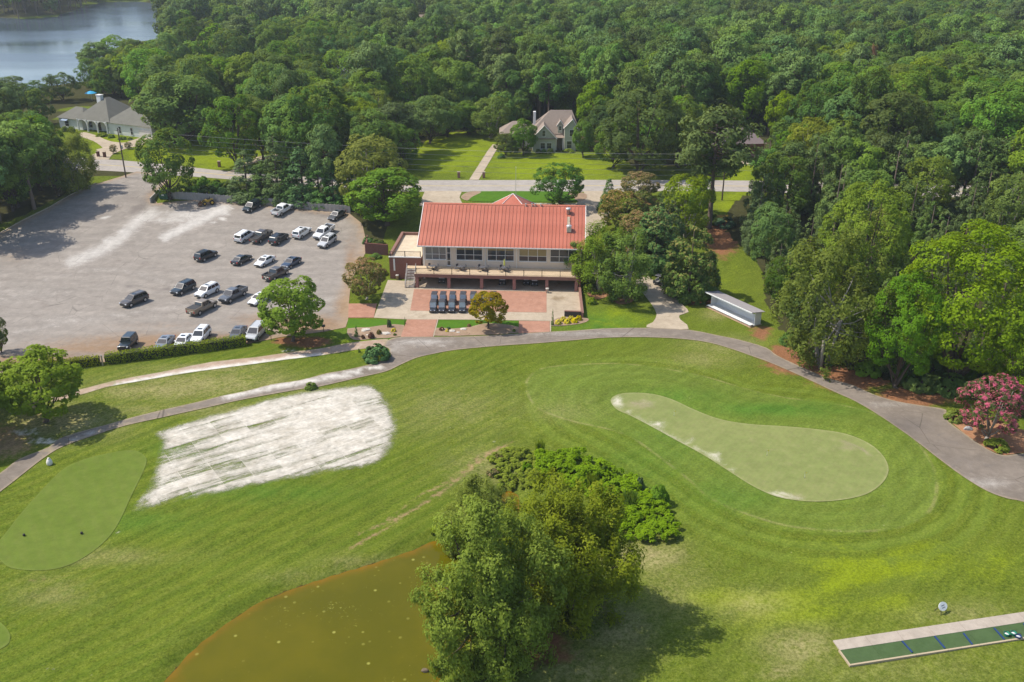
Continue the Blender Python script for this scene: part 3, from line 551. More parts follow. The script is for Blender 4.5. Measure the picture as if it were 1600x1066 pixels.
L_GOLD = leaf_mat('leaves_golden', (0.17,0.17,0.013), (0.40,0.33,0.022), val=0.1, tip=(0.375,0.237,0.037))
L_BIRCH = leaf_mat('leaves_birch', (0.124,0.197,0.024), (0.287,0.374,0.054), val=0.2)
L_WILLOW = leaf_mat('leaves_willow', (0.105,0.155,0.012), (0.290,0.355,0.040), val=0.2)
L_MYRT = leaf_mat('leaves_myrtle', (0.083,0.115,0.021), (0.206,0.221,0.042), val=0.2, tip=(0.483,0.274,0.134))
L_PINK = leaf_mat('blossom_pink', (0.056,0.100,0.022), (0.112,0.163,0.037), val=0.1, hue=0.0, tip=(0.775,0.062,0.206))
L_BANK = leaf_mat('leaves_bank', (0.132,0.231,0.009), (0.312,0.441,0.020), val=0.25)
L_HEDGE = leaf_mat('leaves_hedge', (0.131,0.191,0.016), (0.357,0.416,0.030), val=0.2)
L_RED = leaf_mat('leaves_red', (0.125,0.044,0.037), (0.263,0.106,0.075), val=0.2, hue=0.01)
L_YEL = leaf_mat('blossom_yellow', (0.55,0.46,0.01), (0.85,0.70,0.015), val=0.1, hue=0.0, trans=0.2)
L_BLUE = leaf_mat('leaves_bluegreen', (0.061,0.123,0.061), (0.175,0.280,0.149), val=0.2)
L_GREY = leaf_mat('twigs_grey', (0.150,0.131,0.112), (0.300,0.263,0.231), val=0.1, hue=0.0, trans=0.05)
L_RUST = leaf_mat('needles_rust', (0.150,0.075,0.037), (0.300,0.150,0.075), val=0.1, hue=0.0, trans=0.1)
B_DARK = bark('bark_dark', (0.06,0.045,0.035), (0.15,0.115,0.09)); B_PINE = bark('bark_pine', (0.10,0.07,0.055), (0.25,0.19,0.155)); B_PALE = bark('bark_pale', (0.22,0.19,0.165), (0.42,0.38,0.34))
def unit(rng, n):
    v_ = rng.normal(size=(n, 3)); return v_/np.linalg.norm(v_, axis=1, keepdims=True)
def leaf_quads(C, Nn, size, rng, asp=0.62, flat_up=0.0):
    n_ = len(C); t = np.cross(Nn, unit(rng, n_)); t /= np.linalg.norm(t, axis=1, keepdims=True)+1e-9; b = np.cross(Nn, t)
    s = (size*(0.65+0.7*rng.random(n_)))[:, None]; t = t*s*0.5; b = b*s*0.5*asp
    k = Nn*s*0.10
    V = np.stack([C-t-k, C+b*1.0+k*0.5, C+t-k, C-b*1.0+k*0.5], 1).reshape(-1, 3)
    return V
def clumps_to_leaves(cc, cr, cd, nleaf, size, rng, squash=0.8, asp=0.62, droop=0.0, fill=0.3, low=-0.35, sub=True):
    """cc centres, cr radii, cd outward directions; leaves gather in small tufts on each clump's shell"""
    w = cr**2; w = w/w.sum(); which = rng.choice(len(cc), nleaf, p=w)
    u = unit(rng, nleaf); dd = (u*cd[which]).sum(1); u = np.where((dd < low)[:, None], -u, u)
    if sub:                                   # pull leaves towards tuft centres on the shell
        K = 9; tu = unit(rng, len(cc)*K).reshape(len(cc), K, 3); pick = rng.integers(0, K, nleaf); tv = tu[which, pick]
        tdd = (tv*cd[which]).sum(1); tv = np.where((tdd < low)[:, None], -tv, tv)
        u2 = tv+u*0.55; u = u2/np.linalg.norm(u2, axis=1, keepdims=True)
        tshade = rng.random((len(cc), K))[which, pick]
    else: tshade = rng.random(nleaf)
    rad = (1-fill*rng.random(nleaf)**1.5)*cr[which]
    C = cc[which]+u*rad[:, None]*np.array([1, 1, squash])
    if droop: C[:, 2] -= droop*rng.random(nleaf)**2
    Nn = u*0.75+cd[which]*0.25+unit(rng, nleaf)*0.5+np.array([-0.12, -0.1, 0.5]); Nn /= np.linalg.norm(Nn, axis=1, keepdims=True)
    cs = rng.random(len(cc))[which]
    shade = np.clip(0.42*cs+0.28*tshade+0.3*rng.random(nleaf), 0, 1)
    return C, Nn, shade
def crown_mesh(name, C, Nn, shade, size, rng, asp=0.62, tip=None):
    V = leaf_quads(C, Nn, size, rng, asp); me = raw_mesh(name, V, np.arange(len(V)).reshape(-1, 4))
    fattr(me, 'shade', np.repeat(shade, 4)); fattr(me, 'tip', np.repeat(rng.random(len(C)) if tip is None else tip, 4)); return me
def fib_dirs(n_, rng, zmin=-0.35, jit=0.25):
    i = np.arange(n_)+0.5; z = 1-(1-zmin)*i/n_; ph = i*2.39996+rng.random()*6; r = np.sqrt(np.maximum(0, 1-z*z))
    d = np.stack([r*np.cos(ph), r*np.sin(ph), z], 1)+rng.normal(size=(n_, 3))*jit; return d/np.linalg.norm(d, axis=1, keepdims=True)
# every generator gives a tree 10 m tall with a crown about 4 m in radius
def g_broad(seed, n=6500, ncl=46, size=0.34, zb=0.03, zmin=-0.85, rough=0.2, rc=(0.22,0.34), top=1.0, asp=0.62):
    rng = np.random.default_rng(seed); R = 4.0; z0 = 10*zb; Hc = 10-z0; zc = z0+Hc*0.46
    d = fib_dirs(ncl, rng, zmin); k = 0.70*(1-rough*rng.random(ncl)); lob = 1+0.12*np.sin(3*np.arctan2(d[:,1], d[:,0])+rng.random()*6)
    cr = R*rng.uniform(rc[0], rc[1], ncl)
    cc = np.stack([d[:,0]*R*k*lob, d[:,1]*R*k*lob, zc+d[:,2]*Hc*0.54*k*top], 1)
    C, Nn, sh = clumps_to_leaves(cc, cr, d, n, size, rng)
    q = rng.random(n) < 0.10; C[q] = np.array([0,0,zc])+(C[q]-np.array([0,0,zc]))*rng.uniform(0.35,0.8,(q.sum(),1))
    limbs = [(Vector((0,0,-0.4)), Vector((rng.normal()*0.12, rng.normal()*0.12, z0*1.15)), 0.30, 0.22)]
    tipv = limbs[0][1]
    for i in rng.choice(ncl, 9, False): limbs.append((tipv+Vector((0,0,float(rng.uniform(-0.5,1.5)))), Vector(cc[i]*np.array([0.92,0.92,1])), 0.13, 0.03))
    return dict(C=C, N=Nn, sh=sh, size=size, asp=asp, limbs=limbs, rng=rng)
def g_pine(seed, n=5200, size=0.40, zb=0.48, spread=1.0):
    rng = np.random.default_rng(seed); cc = []; cd = []; cr = []; limbs = [(Vector((0,0,-0.4)), Vector((rng.normal()*0.1, rng.normal()*0.1, 9.6)), 0.22, 0.05)]
    for lv in np.linspace(zb*10, 9.5, 11):
        t = (lv-zb*10)/(9.6-zb*10); L = 3.3*spread*(0.55+0.9*t*(1-t)*2.2)*(1-0.62*t*t); nb = 5 if t < 0.75 else 4
        a0 = rng.random()*6
        for b in range(nb):
            if rng.random() < 0.12: continue
            a = a0+b*6.283/nb+rng.normal()*0.25; l = L*rng.uniform(0.65,1.12); dz = l*rng.uniform(0.02,0.28)
            e = np.array([math.cos(a)*l, math.sin(a)*l, lv+dz]); limbs.append((Vector((0,0,float(lv-0.25))), Vector(e), 0.06, 0.02))
            for f_ in ((1.0,0.62) if l > 1.6 else (0.95,)):
                c_ = np.array([0,0,lv])*(1-f_)+e*f_+rng.normal(size=3)*0.16; cc.append(c_); cr.append(rng.uniform(0.62,0.98)*(0.8+0.25*spread)); dv = np.array([math.cos(a), math.sin(a), 0.8]); cd.append(dv/np.linalg.norm(dv))
    cc.append(np.array([0,0,9.5])); cr.append(0.7); cd.append(np.array([0,0,1.0]))
    cc, cr, cd = np.array(cc), np.array(cr), np.array(cd)
    C, Nn, sh = clumps_to_leaves(cc, cr, cd, n, size, rng, squash=0.68, low=-0.6, fill=0.5, sub=False)
    return dict(C=C, N=Nn, sh=sh, size=size, asp=0.42, limbs=limbs, rng=rng)
def g_cone(seed, n=5200, size=0.34, zb=0.04, R=2.6, pw=0.85, asp=0.55, ncl=110, rnd=0.0, droop=0.0):
    rng = np.random.default_rng(seed); t = rng.random(ncl)**1.25; a = rng.random(ncl)*6.283
    rad = R*(1-t)**pw*(0.78+0.3*rng.random(ncl)); rad = np.where(rnd > 0, R*np.sqrt(np.maximum(0, 1-(np.maximum(0, t-rnd)/(1-rnd))**2))*(0.75+0.3*rng.random(ncl))*np.minimum(1, 0.72+t*2), rad)
    z = 10*zb+t*(9.7-10*zb); cc = np.stack([np.cos(a)*rad*0.8, np.sin(a)*rad*0.8, z], 1)
    cd = np.stack([np.cos(a), np.sin(a), 0.55+t], 1); cd /= np.linalg.norm(cd, axis=1, keepdims=True)
    cr = 0.35+0.34*R*(1-t)*rng.uniform(0.6,1.1,ncl)*0.75
    C, Nn, sh = clumps_to_leaves(cc, cr, cd, n, size, rng, squash=0.9, low=-0.5, fill=0.5, droop=droop)
    limbs = [(Vector((0,0,-0.4)), Vector((0,0,9.2)), 0.2, 0.04)]
    return dict(C=C, N=Nn, sh=sh, size=size, asp=asp, limbs=limbs, rng=rng)
def g_loose(seed, n=16000, size=0.20, ncl=70, zb=0.18, stems=3, droop=0.9, asp=0.45, kmin=0.5):
    rng = np.random.default_rng(seed); R = 4.0; d = fib_dirs(ncl, rng, -0.95, 0.3); k = kmin+(0.92-kmin)*rng.random(ncl)**0.7; z0 = zb*10; Hc = 10-z0; zc = z0+Hc*0.45
    lob = 1+0.2*np.sin(2*np.arctan2(d[:,1], d[:,0])+1)+0.1*np.sin(5*np.arctan2(d[:,1], d[:,0]))
    cc = np.stack([d[:,0]*R*k*lob, d[:,1]*R*k*lob, zc+d[:,2]*Hc*0.56*k*1.12], 1); cr = R*rng.uniform(0.13,0.26,ncl)
    C, Nn, sh = clumps_to_leaves(cc, cr, d, n, size, rng, squash=0.9, low=-0.8, fill=0.75, droop=droop)
    limbs = []
    for s_ in range(stems):
        a = s_*6.283/stems+rng.random(); b0 = Vector((math.cos(a)*0.3, math.sin(a)*0.3, -0.4)); m_ = Vector((math.cos(a)*1.1, math.sin(a)*1.1, 3.6)); limbs.append((b0, m_, 0.17, 0.12))
        for i in rng.choice(ncl, 6, False): limbs.append((m_, Vector(cc[i]), 0.08, 0.02))
    return dict(C=C, N=Nn, sh=sh, size=size, asp=asp, limbs=limbs, rng=rng)
def g_shrub(seed, n=900, size=0.5, flatb=True, ncl=16, asp=0.6):      # unit shrub: radius 1, height 1
    rng = np.random.default_rng(seed); d = fib_dirs(ncl, rng, -0.1, 0.2); cc = np.stack([d[:,0]*0.66, d[:,1]*0.66, 0.1+np.maximum(d[:,2], -0.05)*0.60], 1); cr = rng.uniform(0.26,0.40,ncl)
    C, Nn, sh = clumps_to_leaves(cc, cr, d, n, size, rng, squash=0.8, low=-0.2); C[:,2] = np.maximum(C[:,2], 0.02)
    return dict(C=C, N=Nn, sh=sh, size=size, asp=asp, limbs=[(Vector((0,0,-0.1)), Vector((0,0,0.5)), 0.06, 0.03)], rng=rng)
def bake(name, d, lmat, bmat, tip=None, norm=True):
    if norm and len(d['C']) > 1500:
        r = np.sqrt(d['C'][:,0]**2+d['C'][:,1]**2); k = norm_r(name)/np.percentile(r, 96); zt = np.percentile(d['C'][:,2], 99.3); kz = 9.9/zt
        d['C'] = d['C']*np.array([k, k, kz]); d['limbs'] = [(Vector((a.x*k,a.y*k,a.z*kz)), Vector((b.x*k,b.y*k,b.z*kz)), r0, r1) for a, b, r0, r1 in d['limbs']]
    cr = crown_mesh(name+'_crown', d['C'], d['N'], d['sh'], d['size'], d['rng'], d['asp'], tip); cr.materials.append(lmat)
    mb = MB()
    for i, (a, b, r0, r1) in enumerate(d['limbs']):
        if i == 0: mb.tube([a, Vector((a.x, a.y, a.z+0.45)), (a+b)/2, b], [r0*1.5, r0, (r0+r1)/2, r1], 8)
        else: mb.tube([a, (a+b)/2+Vector((0,0,-0.12*(b-a).length)), b], [r0, (r0+r1)*0.5, r1], 5)
    tr = mb.mesh(name+'_trunk', True); tr.materials.append(bmat); return (cr, tr)
def tipz(d, lo=0.0):                              # blossom or bronze growth on the outward, upward faces
    z = d['C'][:, 2]; z = (z-z.min())/(z.max()-z.min()); rr = d['rng'].random(len(z)); return np.clip(0.35*z+0.75*rr-lo, 0, 1)
def norm_r(nm): return 3.4 if 'pine' in nm else (2.6 if 'cyp' in nm else 4.0)
PT = {}
for i in range(4): PT['oak%d' % i] = bake('oak%d' % i, g_broad(10+i, 6500), L_OAK, B_DARK)
for i in range(3): PT['dark%d' % i] = bake('dark%d' % i, g_broad(30+i, 6500, 40), L_DARK, B_DARK)
for i in range(3): PT['maple%d' % i] = bake('maple%d' % i, g_broad(50+i, 9000, 64, 0.36, 0.06, rc=(0.20,0.29)), L_MAPLE, B_DARK)
for i in range(2): PT['lime%d' % i] = bake('lime%d' % i, g_broad(60+i, 6500, 50, 0.34), L_LIME, B_PALE)
for i in range(5): PT['pine%d' % i] = bake('pine%d' % i, g_pine(80+i, 5200, zb=0.42+0.04*i, spread=0.95+0.12*(i % 3)), L_PINE, B_PINE)
for i in range(3): PT['ypine%d' % i] = bake('ypine%d' % i, g_cone(100+i, 6000, 0.36, 0.05, 3.4, 0.6, 0.4, 70, rnd=0.28), L_YPINE, B_PINE)
for i in range(3): PT['cyp%d' % i] = bake('cyp%d' % i, g_cone(110+i, 6000, 0.32, 0.02, 2.3, 0.75), L_CYP, B_DARK)
for i in range(2):
    d = g_cone(120+i, 14000, 0.40, 0.02, 3.6, 0.55, 0.6, 150, rnd=0.15); PT['mag%d' % i] = bake('mag%d' % i, d, L_MAG, B_DARK, tipz(d, 0.1))
d = g_broad(131, 5200, 60, 0.44, 0.10, -0.7, rc=(0.18,0.27)); PT['gold'] = bake('gold', d, L_GOLD, B_DARK, tipz(d))
for i in range(2): PT['birch%d' % i] = bake('birch%d' % i, g_loose(140+i, 15000, 0.27, 80, 0.10, 3), L_BIRCH, B_PALE)
PT['willow0'] = bake('willow0', g_loose(150, 52000, 0.21, 170, 0.0, 3, 0.8, kmin=0.25), L_WILLOW, B_DARK)
PT['willow1'] = bake('willow1', g_loose(157, 52000, 0.21, 170, 0.0, 3, 0.6, kmin=0.25), leaf_mat('leaves_alder', (0.112,0.190,0.011), (0.305,0.430,0.034), val=0.15), B_DARK)
for i in range(2):
    d = g_broad(160+i, 8500, 76, 0.32, 0.05, -0.8, rc=(0.16,0.25)); PT['myrt%d' % i] = bake('myrt%d' % i, d, L_MYRT, B_PALE, tipz(d, 0.05))
d = g_broad(171, 12000, 90, 0.26, 0.04, -0.7, rc=(0.13,0.21))
rr_ = np.random.default_rng(5); cl = np.sin(d['C'][:,0]*5.1)*np.sin(d['C'][:,1]*5.7)*np.sin(d['C'][:,2]*4.9); PT['pink'] = bake('pink', d, L_PINK, B_PALE, np.clip(0.42+0.75*cl+0.4*rr_.random(len(cl)), 0, 1))
for i in range(2): PT['big%d' % i] = bake('big%d' % i, g_broad(250+i, 20000, 110, 0.19, 0.02, -0.85, rc=(0.12,0.22)), L_LIME, B_DARK)
PT['dead'] = bake('dead', g_pine(181, 700, zb=0.55, spread=0.8), L_GREY, B_PALE); PT['rust'] = bake('rust', g_pine(182, 1500, zb=0.6, spread=0.6), L_RUST, B_PINE)
for i in range(3): PT['shrub%d' % i] = bake('shrub%d' % i, g_shrub(190+i, 1100, 0.24), L_OAK, B_DARK)
SHC, SHT = PT['shrub0'][0], PT['shrub0'][1]
TREES = []
def tree(name, proto, loc, sxy, sz, label, cat='tree', group=None, rz=None, mat=None, rng=random):
    cr, tr = PT[proto]; t = thing(name, label, cat, loc, rng.random()*6.28 if rz is None else rz, group)
    a = obj('crown', cr, mat or cr.materials[0], t); b = obj('trunk', tr, tr.materials[0], t)
    for o in (a, b): o.scale = (sxy, sxy, sz)
    TREES.append(t); return t
def treepx(px, base, top, wpx, proto, label, name='tree', cat='tree', group=None, rz=None, mat=None, rad=None):
    """stands where the pixel (px, base) meets the ground; top and width read off the photograph"""
    p = P(px, base); d = depth_of(p); h = 2.0
    for _ in range(30):
        e = proj(p.x, p.y, p.z+h)[1]-top
        h += e*d/FPX*0.9
    rad = rad or norm_r(proto); h = max(h, 0.3); w = wpx*(d-h*0.3)/FPX/2
    return tree(name, proto, p, w/rad, h/10.0, label, cat, group, rz, mat)
random.seed(4)
def shrubpx(px, base, wpx, hm, label, mat, name='shrub', proto='shrub0', cat='shrub', group=None):
    p = P(px, base); w = wpx*depth_of(p)/FPX/2
    t = thing(name, label, cat, (p.x, p.y+w*0.5, tz(p.x, p.y+w*0.5)), random.random()*6, group); cr, tr = PT[proto]
    a = obj('foliage', cr, mat, t); a.scale = (w, w, hm); b = obj('stem', tr, tr.materials[0], t); b.scale = (w, w, hm); return t
T = treepx
for x, b, w, h in [(1445,612,60,2.6),(1490,618,66,2.8),(1535,612,60,3.0),(1580,620,60,3.0),(1360,588,44,2.0),(1425,600,50,3.2),(1520,590,70,4.2),(1290,568,46,2.0),(1240,542,40,2.2),(1462,590,60,4.0)]:
    shrubpx(x,b,w,h,'undergrowth shrub at the foot of the woods above the path',L_OAK,group='undergrowth along the woods edge',proto='shrub%d' % (x % 3))
# trees one can single out
T(605,352,264,122,'maple0','bright green round maple tree beside the clubhouse terrace',name='maple_tree')
T(580,325,212,112,'lime0','tall yellow-green tree behind the bright maple at the parking lot corner',name='broadleaf_tree')
T(458,533,437,101,'maple1','bushy green tree standing on the bank at the low end of the parking lot hedge',name='maple_tree',mat=L_BRIGHT)
T(72,659,548,132,'maple2','large bright green tree beside the cart path below the hedge',name='maple_tree',mat=L_BRIGHT)
T(763,514,457,62,'gold','small golden-green maple in the bed below the brick patio',name='maple_tree')
T(573,468,404,68,'myrt0','dark bronze crepe myrtle beside the patio walk',name='crepe_myrtle')
T(873,323,256,80,'dark0','dark green tree on the entrance lawn behind the red roof',name='broadleaf_tree')
T(266,312,204,86,'oak0','round green tree beside the green dumpster',name='broadleaf_tree')
T(286,226,116,132,'oak1','huge spreading oak beside the white hip-roofed house',name='oak_tree')
T(118,298,205,84,'birch1','open airy tree at the lot edge beside the road entrance',name='broadleaf_tree')
T(1108,356,168,132,'pine1','very tall pine with bare trunk beside the road behind the magnolias',name='pine_tree')
T(938,455,352,104,'birch0','airy river birch in the left mulch ring beside the patio',name='birch_tree')
T(972,466,360,112,'birch1','airy river birch in the right mulch ring by the side drive',name='birch_tree')
T(905,440,372,60,'birch1','airy river birch leaning over the patio corner of the clubhouse',name='birch_tree')
T(1076,464,358,92,'mag0','big dark magnolia beside the white shelter',name='magnolia_tree')
T(1023,420,326,82,'mag1','dark magnolia between the birches and the side drive',name='magnolia_tree')
T(1070,370,273,82,'lime1','yellow-topped dense tree beside the tall pine trunk',name='broadleaf_tree')
T(968,362,296,70,'myrt1','bronze tinted crepe myrtle beside the entrance drive',name='crepe_myrtle')
T(1000,352,300,62,'mag1','dark evergreen between the bronze crepe myrtle and the yellow-topped tree',name='magnolia_tree')
T(998,312,268,62,'myrt0','grey-bronze crepe myrtle at the roadside by the entrance drive',name='crepe_myrtle')
T(950,330,280,34,'cyp0','small pointed conifer at the mouth of the entrance drive',name='conifer_tree')
T(1040,300,290,2,'cyp0','slim seedling by the road',name='conifer_tree') if False else None
T(1540,688,590,100,'pink','pink flowering crepe myrtle in the straw bed by the cart path',name='crepe_myrtle',rad=4.0)
T(766,1030,788,212,'willow1','broad leafy tree overhanging the brown pond',name='willow_tree')
T(888,955,755,205,'willow0','drooping olive-green willow on the grass side of the pond',name='willow_tree')
T(745,866,752,120,'willow1','low leafy tree at the neck of the pond',name='willow_tree')
T(1283,572,366,178,'birch0','wide grey-green tree leaning over the cart path beside the white shelter',name='broadleaf_tree',mat=L_SAGE)
T(1400,606,430,118,'big1','bright green tree standing alone in the red straw above the path',name='broadleaf_tree',mat=L_MAPLE)
T(1490,605,350,225,'big0','tallest yellow-green tree at the edge of the right-hand woods',name='broadleaf_tree',mat=L_LIME)
T(1590,640,450,130,'big0','green tree behind the pink crepe myrtle',name='broadleaf_tree',mat=L_MAPLE)
T(1340,470,288,140,'big1','big rounded fresh green tree rising among the young pines',name='broadleaf_tree',mat=L_MAPLE)
T(818,243,186,44,'maple2','round bright green tree at the left corner of the gabled house',name='maple_tree')
T(911,246,188,36,'maple1','upright bright green tree at the right corner of the gabled house',name='maple_tree')
T(790,244,208,38,'oak2','rounded tree at the end of the lawn driveway',name='broadleaf_tree')
T(768,216,152,62,'lime0','pale green spreading tree at the head of the lawn drive',name='broadleaf_tree',mat=L_BIRCH)
T(1000,272,140,130,'oak3','massive rounded oak on the lawn beside the gabled house',name='oak_tree')
T(960,262,190,70,'oak0','lower oak at the edge of the gabled house lawn',name='oak_tree',mat=L_OAK)
T(545,245,150,120,'big0','domed yellow-green tree above the cypress row',name='broadleaf_tree',mat=L_LIME)
T(512,318,195,58,'pine0','ragged pine standing in the cypress row',name='pine_tree')
for x, b, tp, w in [(388,311,240,62),(412,314,252,56),(436,315,216,56),(456,317,250,50),(475,318,230,66),(500,320,246,54),(522,321,256,50),(545,322,262,46)]:
    T(x,b,tp,w,'cyp%d' % (x % 3),'dark cypress in the evergreen row above the lot retaining wall',name='cypress_tree',group='cypress row above the retaining wall')
for x, b, tp, w, pr in [(0,345,195,90,'pine2'),(54,327,190,100,'pine3'),(20,330,230,80,'oak2'),(92,306,215,60,'oak3'),(-30,380,200,110,'pine0')]:
    T(x,b,tp,w,pr,'tree of the grove along the upper kerb of the parking lot',group='grove along the lot kerb',name='pine_tree' if 'pine' in pr else 'broadleaf_tree')
T(-70,690,540,150,'maple0','leafy tree beside the cart path left of the bright tree',name='maple_tree')
T(2,552,486,36,'dark1','dark tree at the left end of the hedge',name='broadleaf_tree')
T(-20,640,560,90,'maple1','tree crowding behind the bright path-side tree',name='maple_tree')
for x, b, w, h in [(322,309,38,2.4),(345,311,36,2.2),(366,313,34,2.4),(300,307,34,2.0),(338,301,34,2.9),(316,299,30,3.2),(360,303,34,3.0),(300,299,26,2.6),(380,314,28,2.6),(282,305,28,1.8)]:
    shrubpx(x,b,w,h,'leafy green shrub on the bank above the lot retaining wall',L_OAK,group='shrubs above the retaining wall',proto='shrub%d' % (x % 3))
for x, b, tp, w, pr in [(18,158,120,56,'oak1'),(58,160,126,46,'dark0'),(100,158,114,54,'oak2'),(-20,160,118,60,'oak3')]: T(x,b,tp,w,pr,'shoreline tree between the lake and the white house',group='lakeshore trees',name='broadleaf_tree')
for x, b, tp, w, pr in [(158,128,66,52,'pine0'),(186,122,56,56,'oak0'),(215,126,62,56,'oak3'),(145,142,92,44,'dark1'),(180,148,88,60,'oak2'),(212,150,84,56,'dark2'),(140,112,78,34,'pine2')]: T(x,b,tp,w,pr,'tree on the wooded point reaching into the lake',group='trees of the lake point',name='pine_tree' if 'pine' in pr else 'broadleaf_tree')
for x, b, tp, w, pr in [(262,138,94,44,'dark0'),(290,136,92,48,'oak1'),(322,134,90,46,'pine1'),(352,136,92,50,'oak2'),(384,134,88,48,'dark2'),(415,134,90,50,'oak0'),(440,130,84,44,'pine3')]: T(x,b,tp,w,pr,'tree in front of the grassy lakeside bank',group='trees before the lakeside bank',name='pine_tree' if 'pine' in pr else 'broadleaf_tree')
for x, b, tp, w, pr in [(700,214,158,60,'dark0'),(672,224,150,70,'oak1'),(650,240,170,64,'pine4'),(732,210,160,56,'oak0'),(628,262,196,62,'dark2'),(622,250,160,70,'pine3'),(1060,262,150,80,'oak2'),(940,226,165,60,'dark1'),(372,262,150,90,'oak3'),(410,250,150,80,'oak0'),(455,262,150,90,'maple2'),(480,268,160,80,'oak1'),(590,270,170,80,'dark0')]: T(x,b,tp,w,pr,'tree closing the edge of the roadside lawns',group='trees edging the roadside lawns',name='pine_tree' if 'pine' in pr else 'broadleaf_tree')
for x, b, tp, w, pr in [(1040,400,318,60,'mag0'),(995,395,330,66,'myrt1'),(985,372,312,56,'mag1'),(1050,350,300,60,'oak2'),(1095,335,280,44,'dark1')]: T(x,b,tp,w,pr,'dense evergreen in the thicket between the clubhouse and the pines',group='thicket beside the clubhouse',name='evergreen_tree')
for i, x in enumerate(range(1196, 1640, 34)): T(x, 318+(i*7) % 15, 232-(i*11) % 34, 62+(i*13) % 24, ['pine2','pine0','ypine1','pine4'][i % 4], 'pine in the belt screening the road beyond the young plantation', group='pines screening the road', name='pine_tree')
# ------------------------------------------------------------------ woods
KEEP = [([(-200,20),(130,10),(225,4),(236,20),(232,58),(196,58),(132,92),(120,112),(66,118),(0,124),(-200,134)], 2000),
        ([(84,212),(84,184),(112,160),(150,158),(225,163),(228,215),(226,252),(310,258),(366,272),(366,284),(228,276),(146,268),(112,224)], 295),
        ([(300,240),(345,205),(368,205),(372,240),(420,240),(420,264),(310,264)], 262),
        ([(636,283),(650,250),(690,214),(772,214),(790,236),(945,238),(976,264),(1010,282)], 330),
        ([(826,176),(906,174),(928,238),(800,238)], 330), ([(640,280),(1166,280),(1166,304),(640,304)], 222), ([(1118,252),(1166,252),(1166,284),(1118,284)], 260),
        ([(506,108),(528,98),(558,96),(556,112),(508,116)], 360), ([(1140,196),(1166,196),(1166,216),(1140,216)], 300), ([(255,72),(300,70),(436,68),(436,80),(255,83)], 475),
        ([(652,10),(668,10),(668,28),(652,28)], 760)]
rng = np.random.default_rng(77); cand = []
HOUSE_WORLD = [(P(155,215)+Vector((0,6,0)), 21), (P(868,237)+Vector((0,6,0)), 11), (P(535,150), 20), (P(1150,225), 12)]
y_ = 120.0; AX = []; AY = []
while y_ < 1700:
    step = 7.2 if y_ < 330 else (8.0 if y_ < 600 else 10.5); half = y_*0.64+40; xs = np.arange(-half, half, step)
    AX.append(xs+rng.uniform(-.42,.42,len(xs))*step); AY.append(y_+rng.uniform(-.42,.42,len(xs))*step); y_ += step
AX = np.concatenate(AX); AY = np.concatenate(AY); VV = vloc(AX, AY); inr = inside(WOODR, AX, AY); inl = inside(WOODL, AX, AY)
ok = (VV > 63)
for c_ in CLEAR: ok &= ~inside(c_, AX, AY)
ok |= inr | inl; ok &= ~((AY > 300) & (AX < -30) & (sdf(LAKE, AX, AY) < 4))
for h_, r_ in HOUSE_WORLD: ok &= (AX-h_[0])**2+(AY-h_[1])**2 > r_*r_
ok &= seg_dist(ROAD, AX, AY) > 3
AX, AY, VV, inr, inl = AX[ok], AY[ok], VV[ok], inr[ok], inl[ok]; AZ = terr(AX, AY); raw = []; EDG = np.minimum(seg_dist(CLEAR[0], AX, AY), seg_dist(CLEAR[1], AX, AY))
for x, y, z, vv, r_, l_, e_ in zip(AX, AY, AZ, VV, inr, inl, EDG):
    patch = math.sin(x*0.021+1.3)+math.sin(y*0.017+x*0.011)+rng.normal()*0.8
    if r_:
        kind = 'ypine' if (rng.random() < 0.80) else ('oak' if rng.random() < 0.7 else 'lime'); h = rng.uniform(8,13) if kind == 'ypine' else rng.uniform(9,14)
        if vv > 25: h *= rng.uniform(1.0,1.5)
        if vv < 4: h *= 0.75
    else:
        kind = 'pine' if patch > 0.2 else ('oak' if rng.random() < 0.62 else ('dark' if rng.random() < 0.55 else ('maple' if rng.random() < 0.6 else 'lime')))
        h = rng.uniform(16,25) if kind == 'pine' else rng.uniform(12,21)
        if l_: h *= 0.8
        if e_ < 13:
            kind = ('oak','oak','dark','maple','lime')[int(rng.integers(5))]; h = rng.uniform(8,14)
    w = h*rng.uniform(0.22,0.32) if kind in ('pine','ypine') else h*rng.uniform(0.32,0.44)
    ex, ey = proj(x, y, z+h); mx_, my_ = proj(x, y, z+h*0.6); dd = y*CP-(z-CAMH)*SP; wp_ = w*FPX/dd; bx_, by_ = proj(x, y, z+h*0.3)
    if mx_ < -260 or mx_ > 1860 or my_ < -260: continue
    raw.append((FPX/dd*h, x, y, z, h, w, kind, 'right' if r_ else 'far', mx_, my_, [(ex,ey+2),(mx_-wp_*0.8,my_),(mx_+wp_*0.8,my_),(mx_,my_),(bx_,by_),(ex-wp_*.4,ey+4),(ex+wp_*.4,ey+4),(mx_-wp_*.65,(my_+ey)/2),(mx_+wp_*.65,(my_+ey)/2),(bx_-wp_*.5,by_),(bx_+wp_*.5,by_)]))
SPT = np.array([r_[10] for r_ in raw]); RY = np.array([r_[2] for r_ in raw]); bad = np.zeros(len(raw), bool)
for kp, yt in KEEP: bad |= (RY < yt) & inside(kp, SPT[:,:,0], SPT[:,:,1]).any(1)
cand = [r_[:10] for r_, b_ in zip(raw, bad) if not b_]
vis = [c_ for c_ in cand if -60 < c_[8] < 1660 and c_[9] > -40]; vis.sort(reverse=True)
OBJN = {'pine': 0, 'broad': 0, 'ypine': 0}; LIM = {'pine': 280, 'broad': 290, 'ypine': 260}; done = set()
NV = {'oak': 4, 'dark': 3, 'maple': 3, 'lime': 2, 'pine': 5, 'ypine': 3}
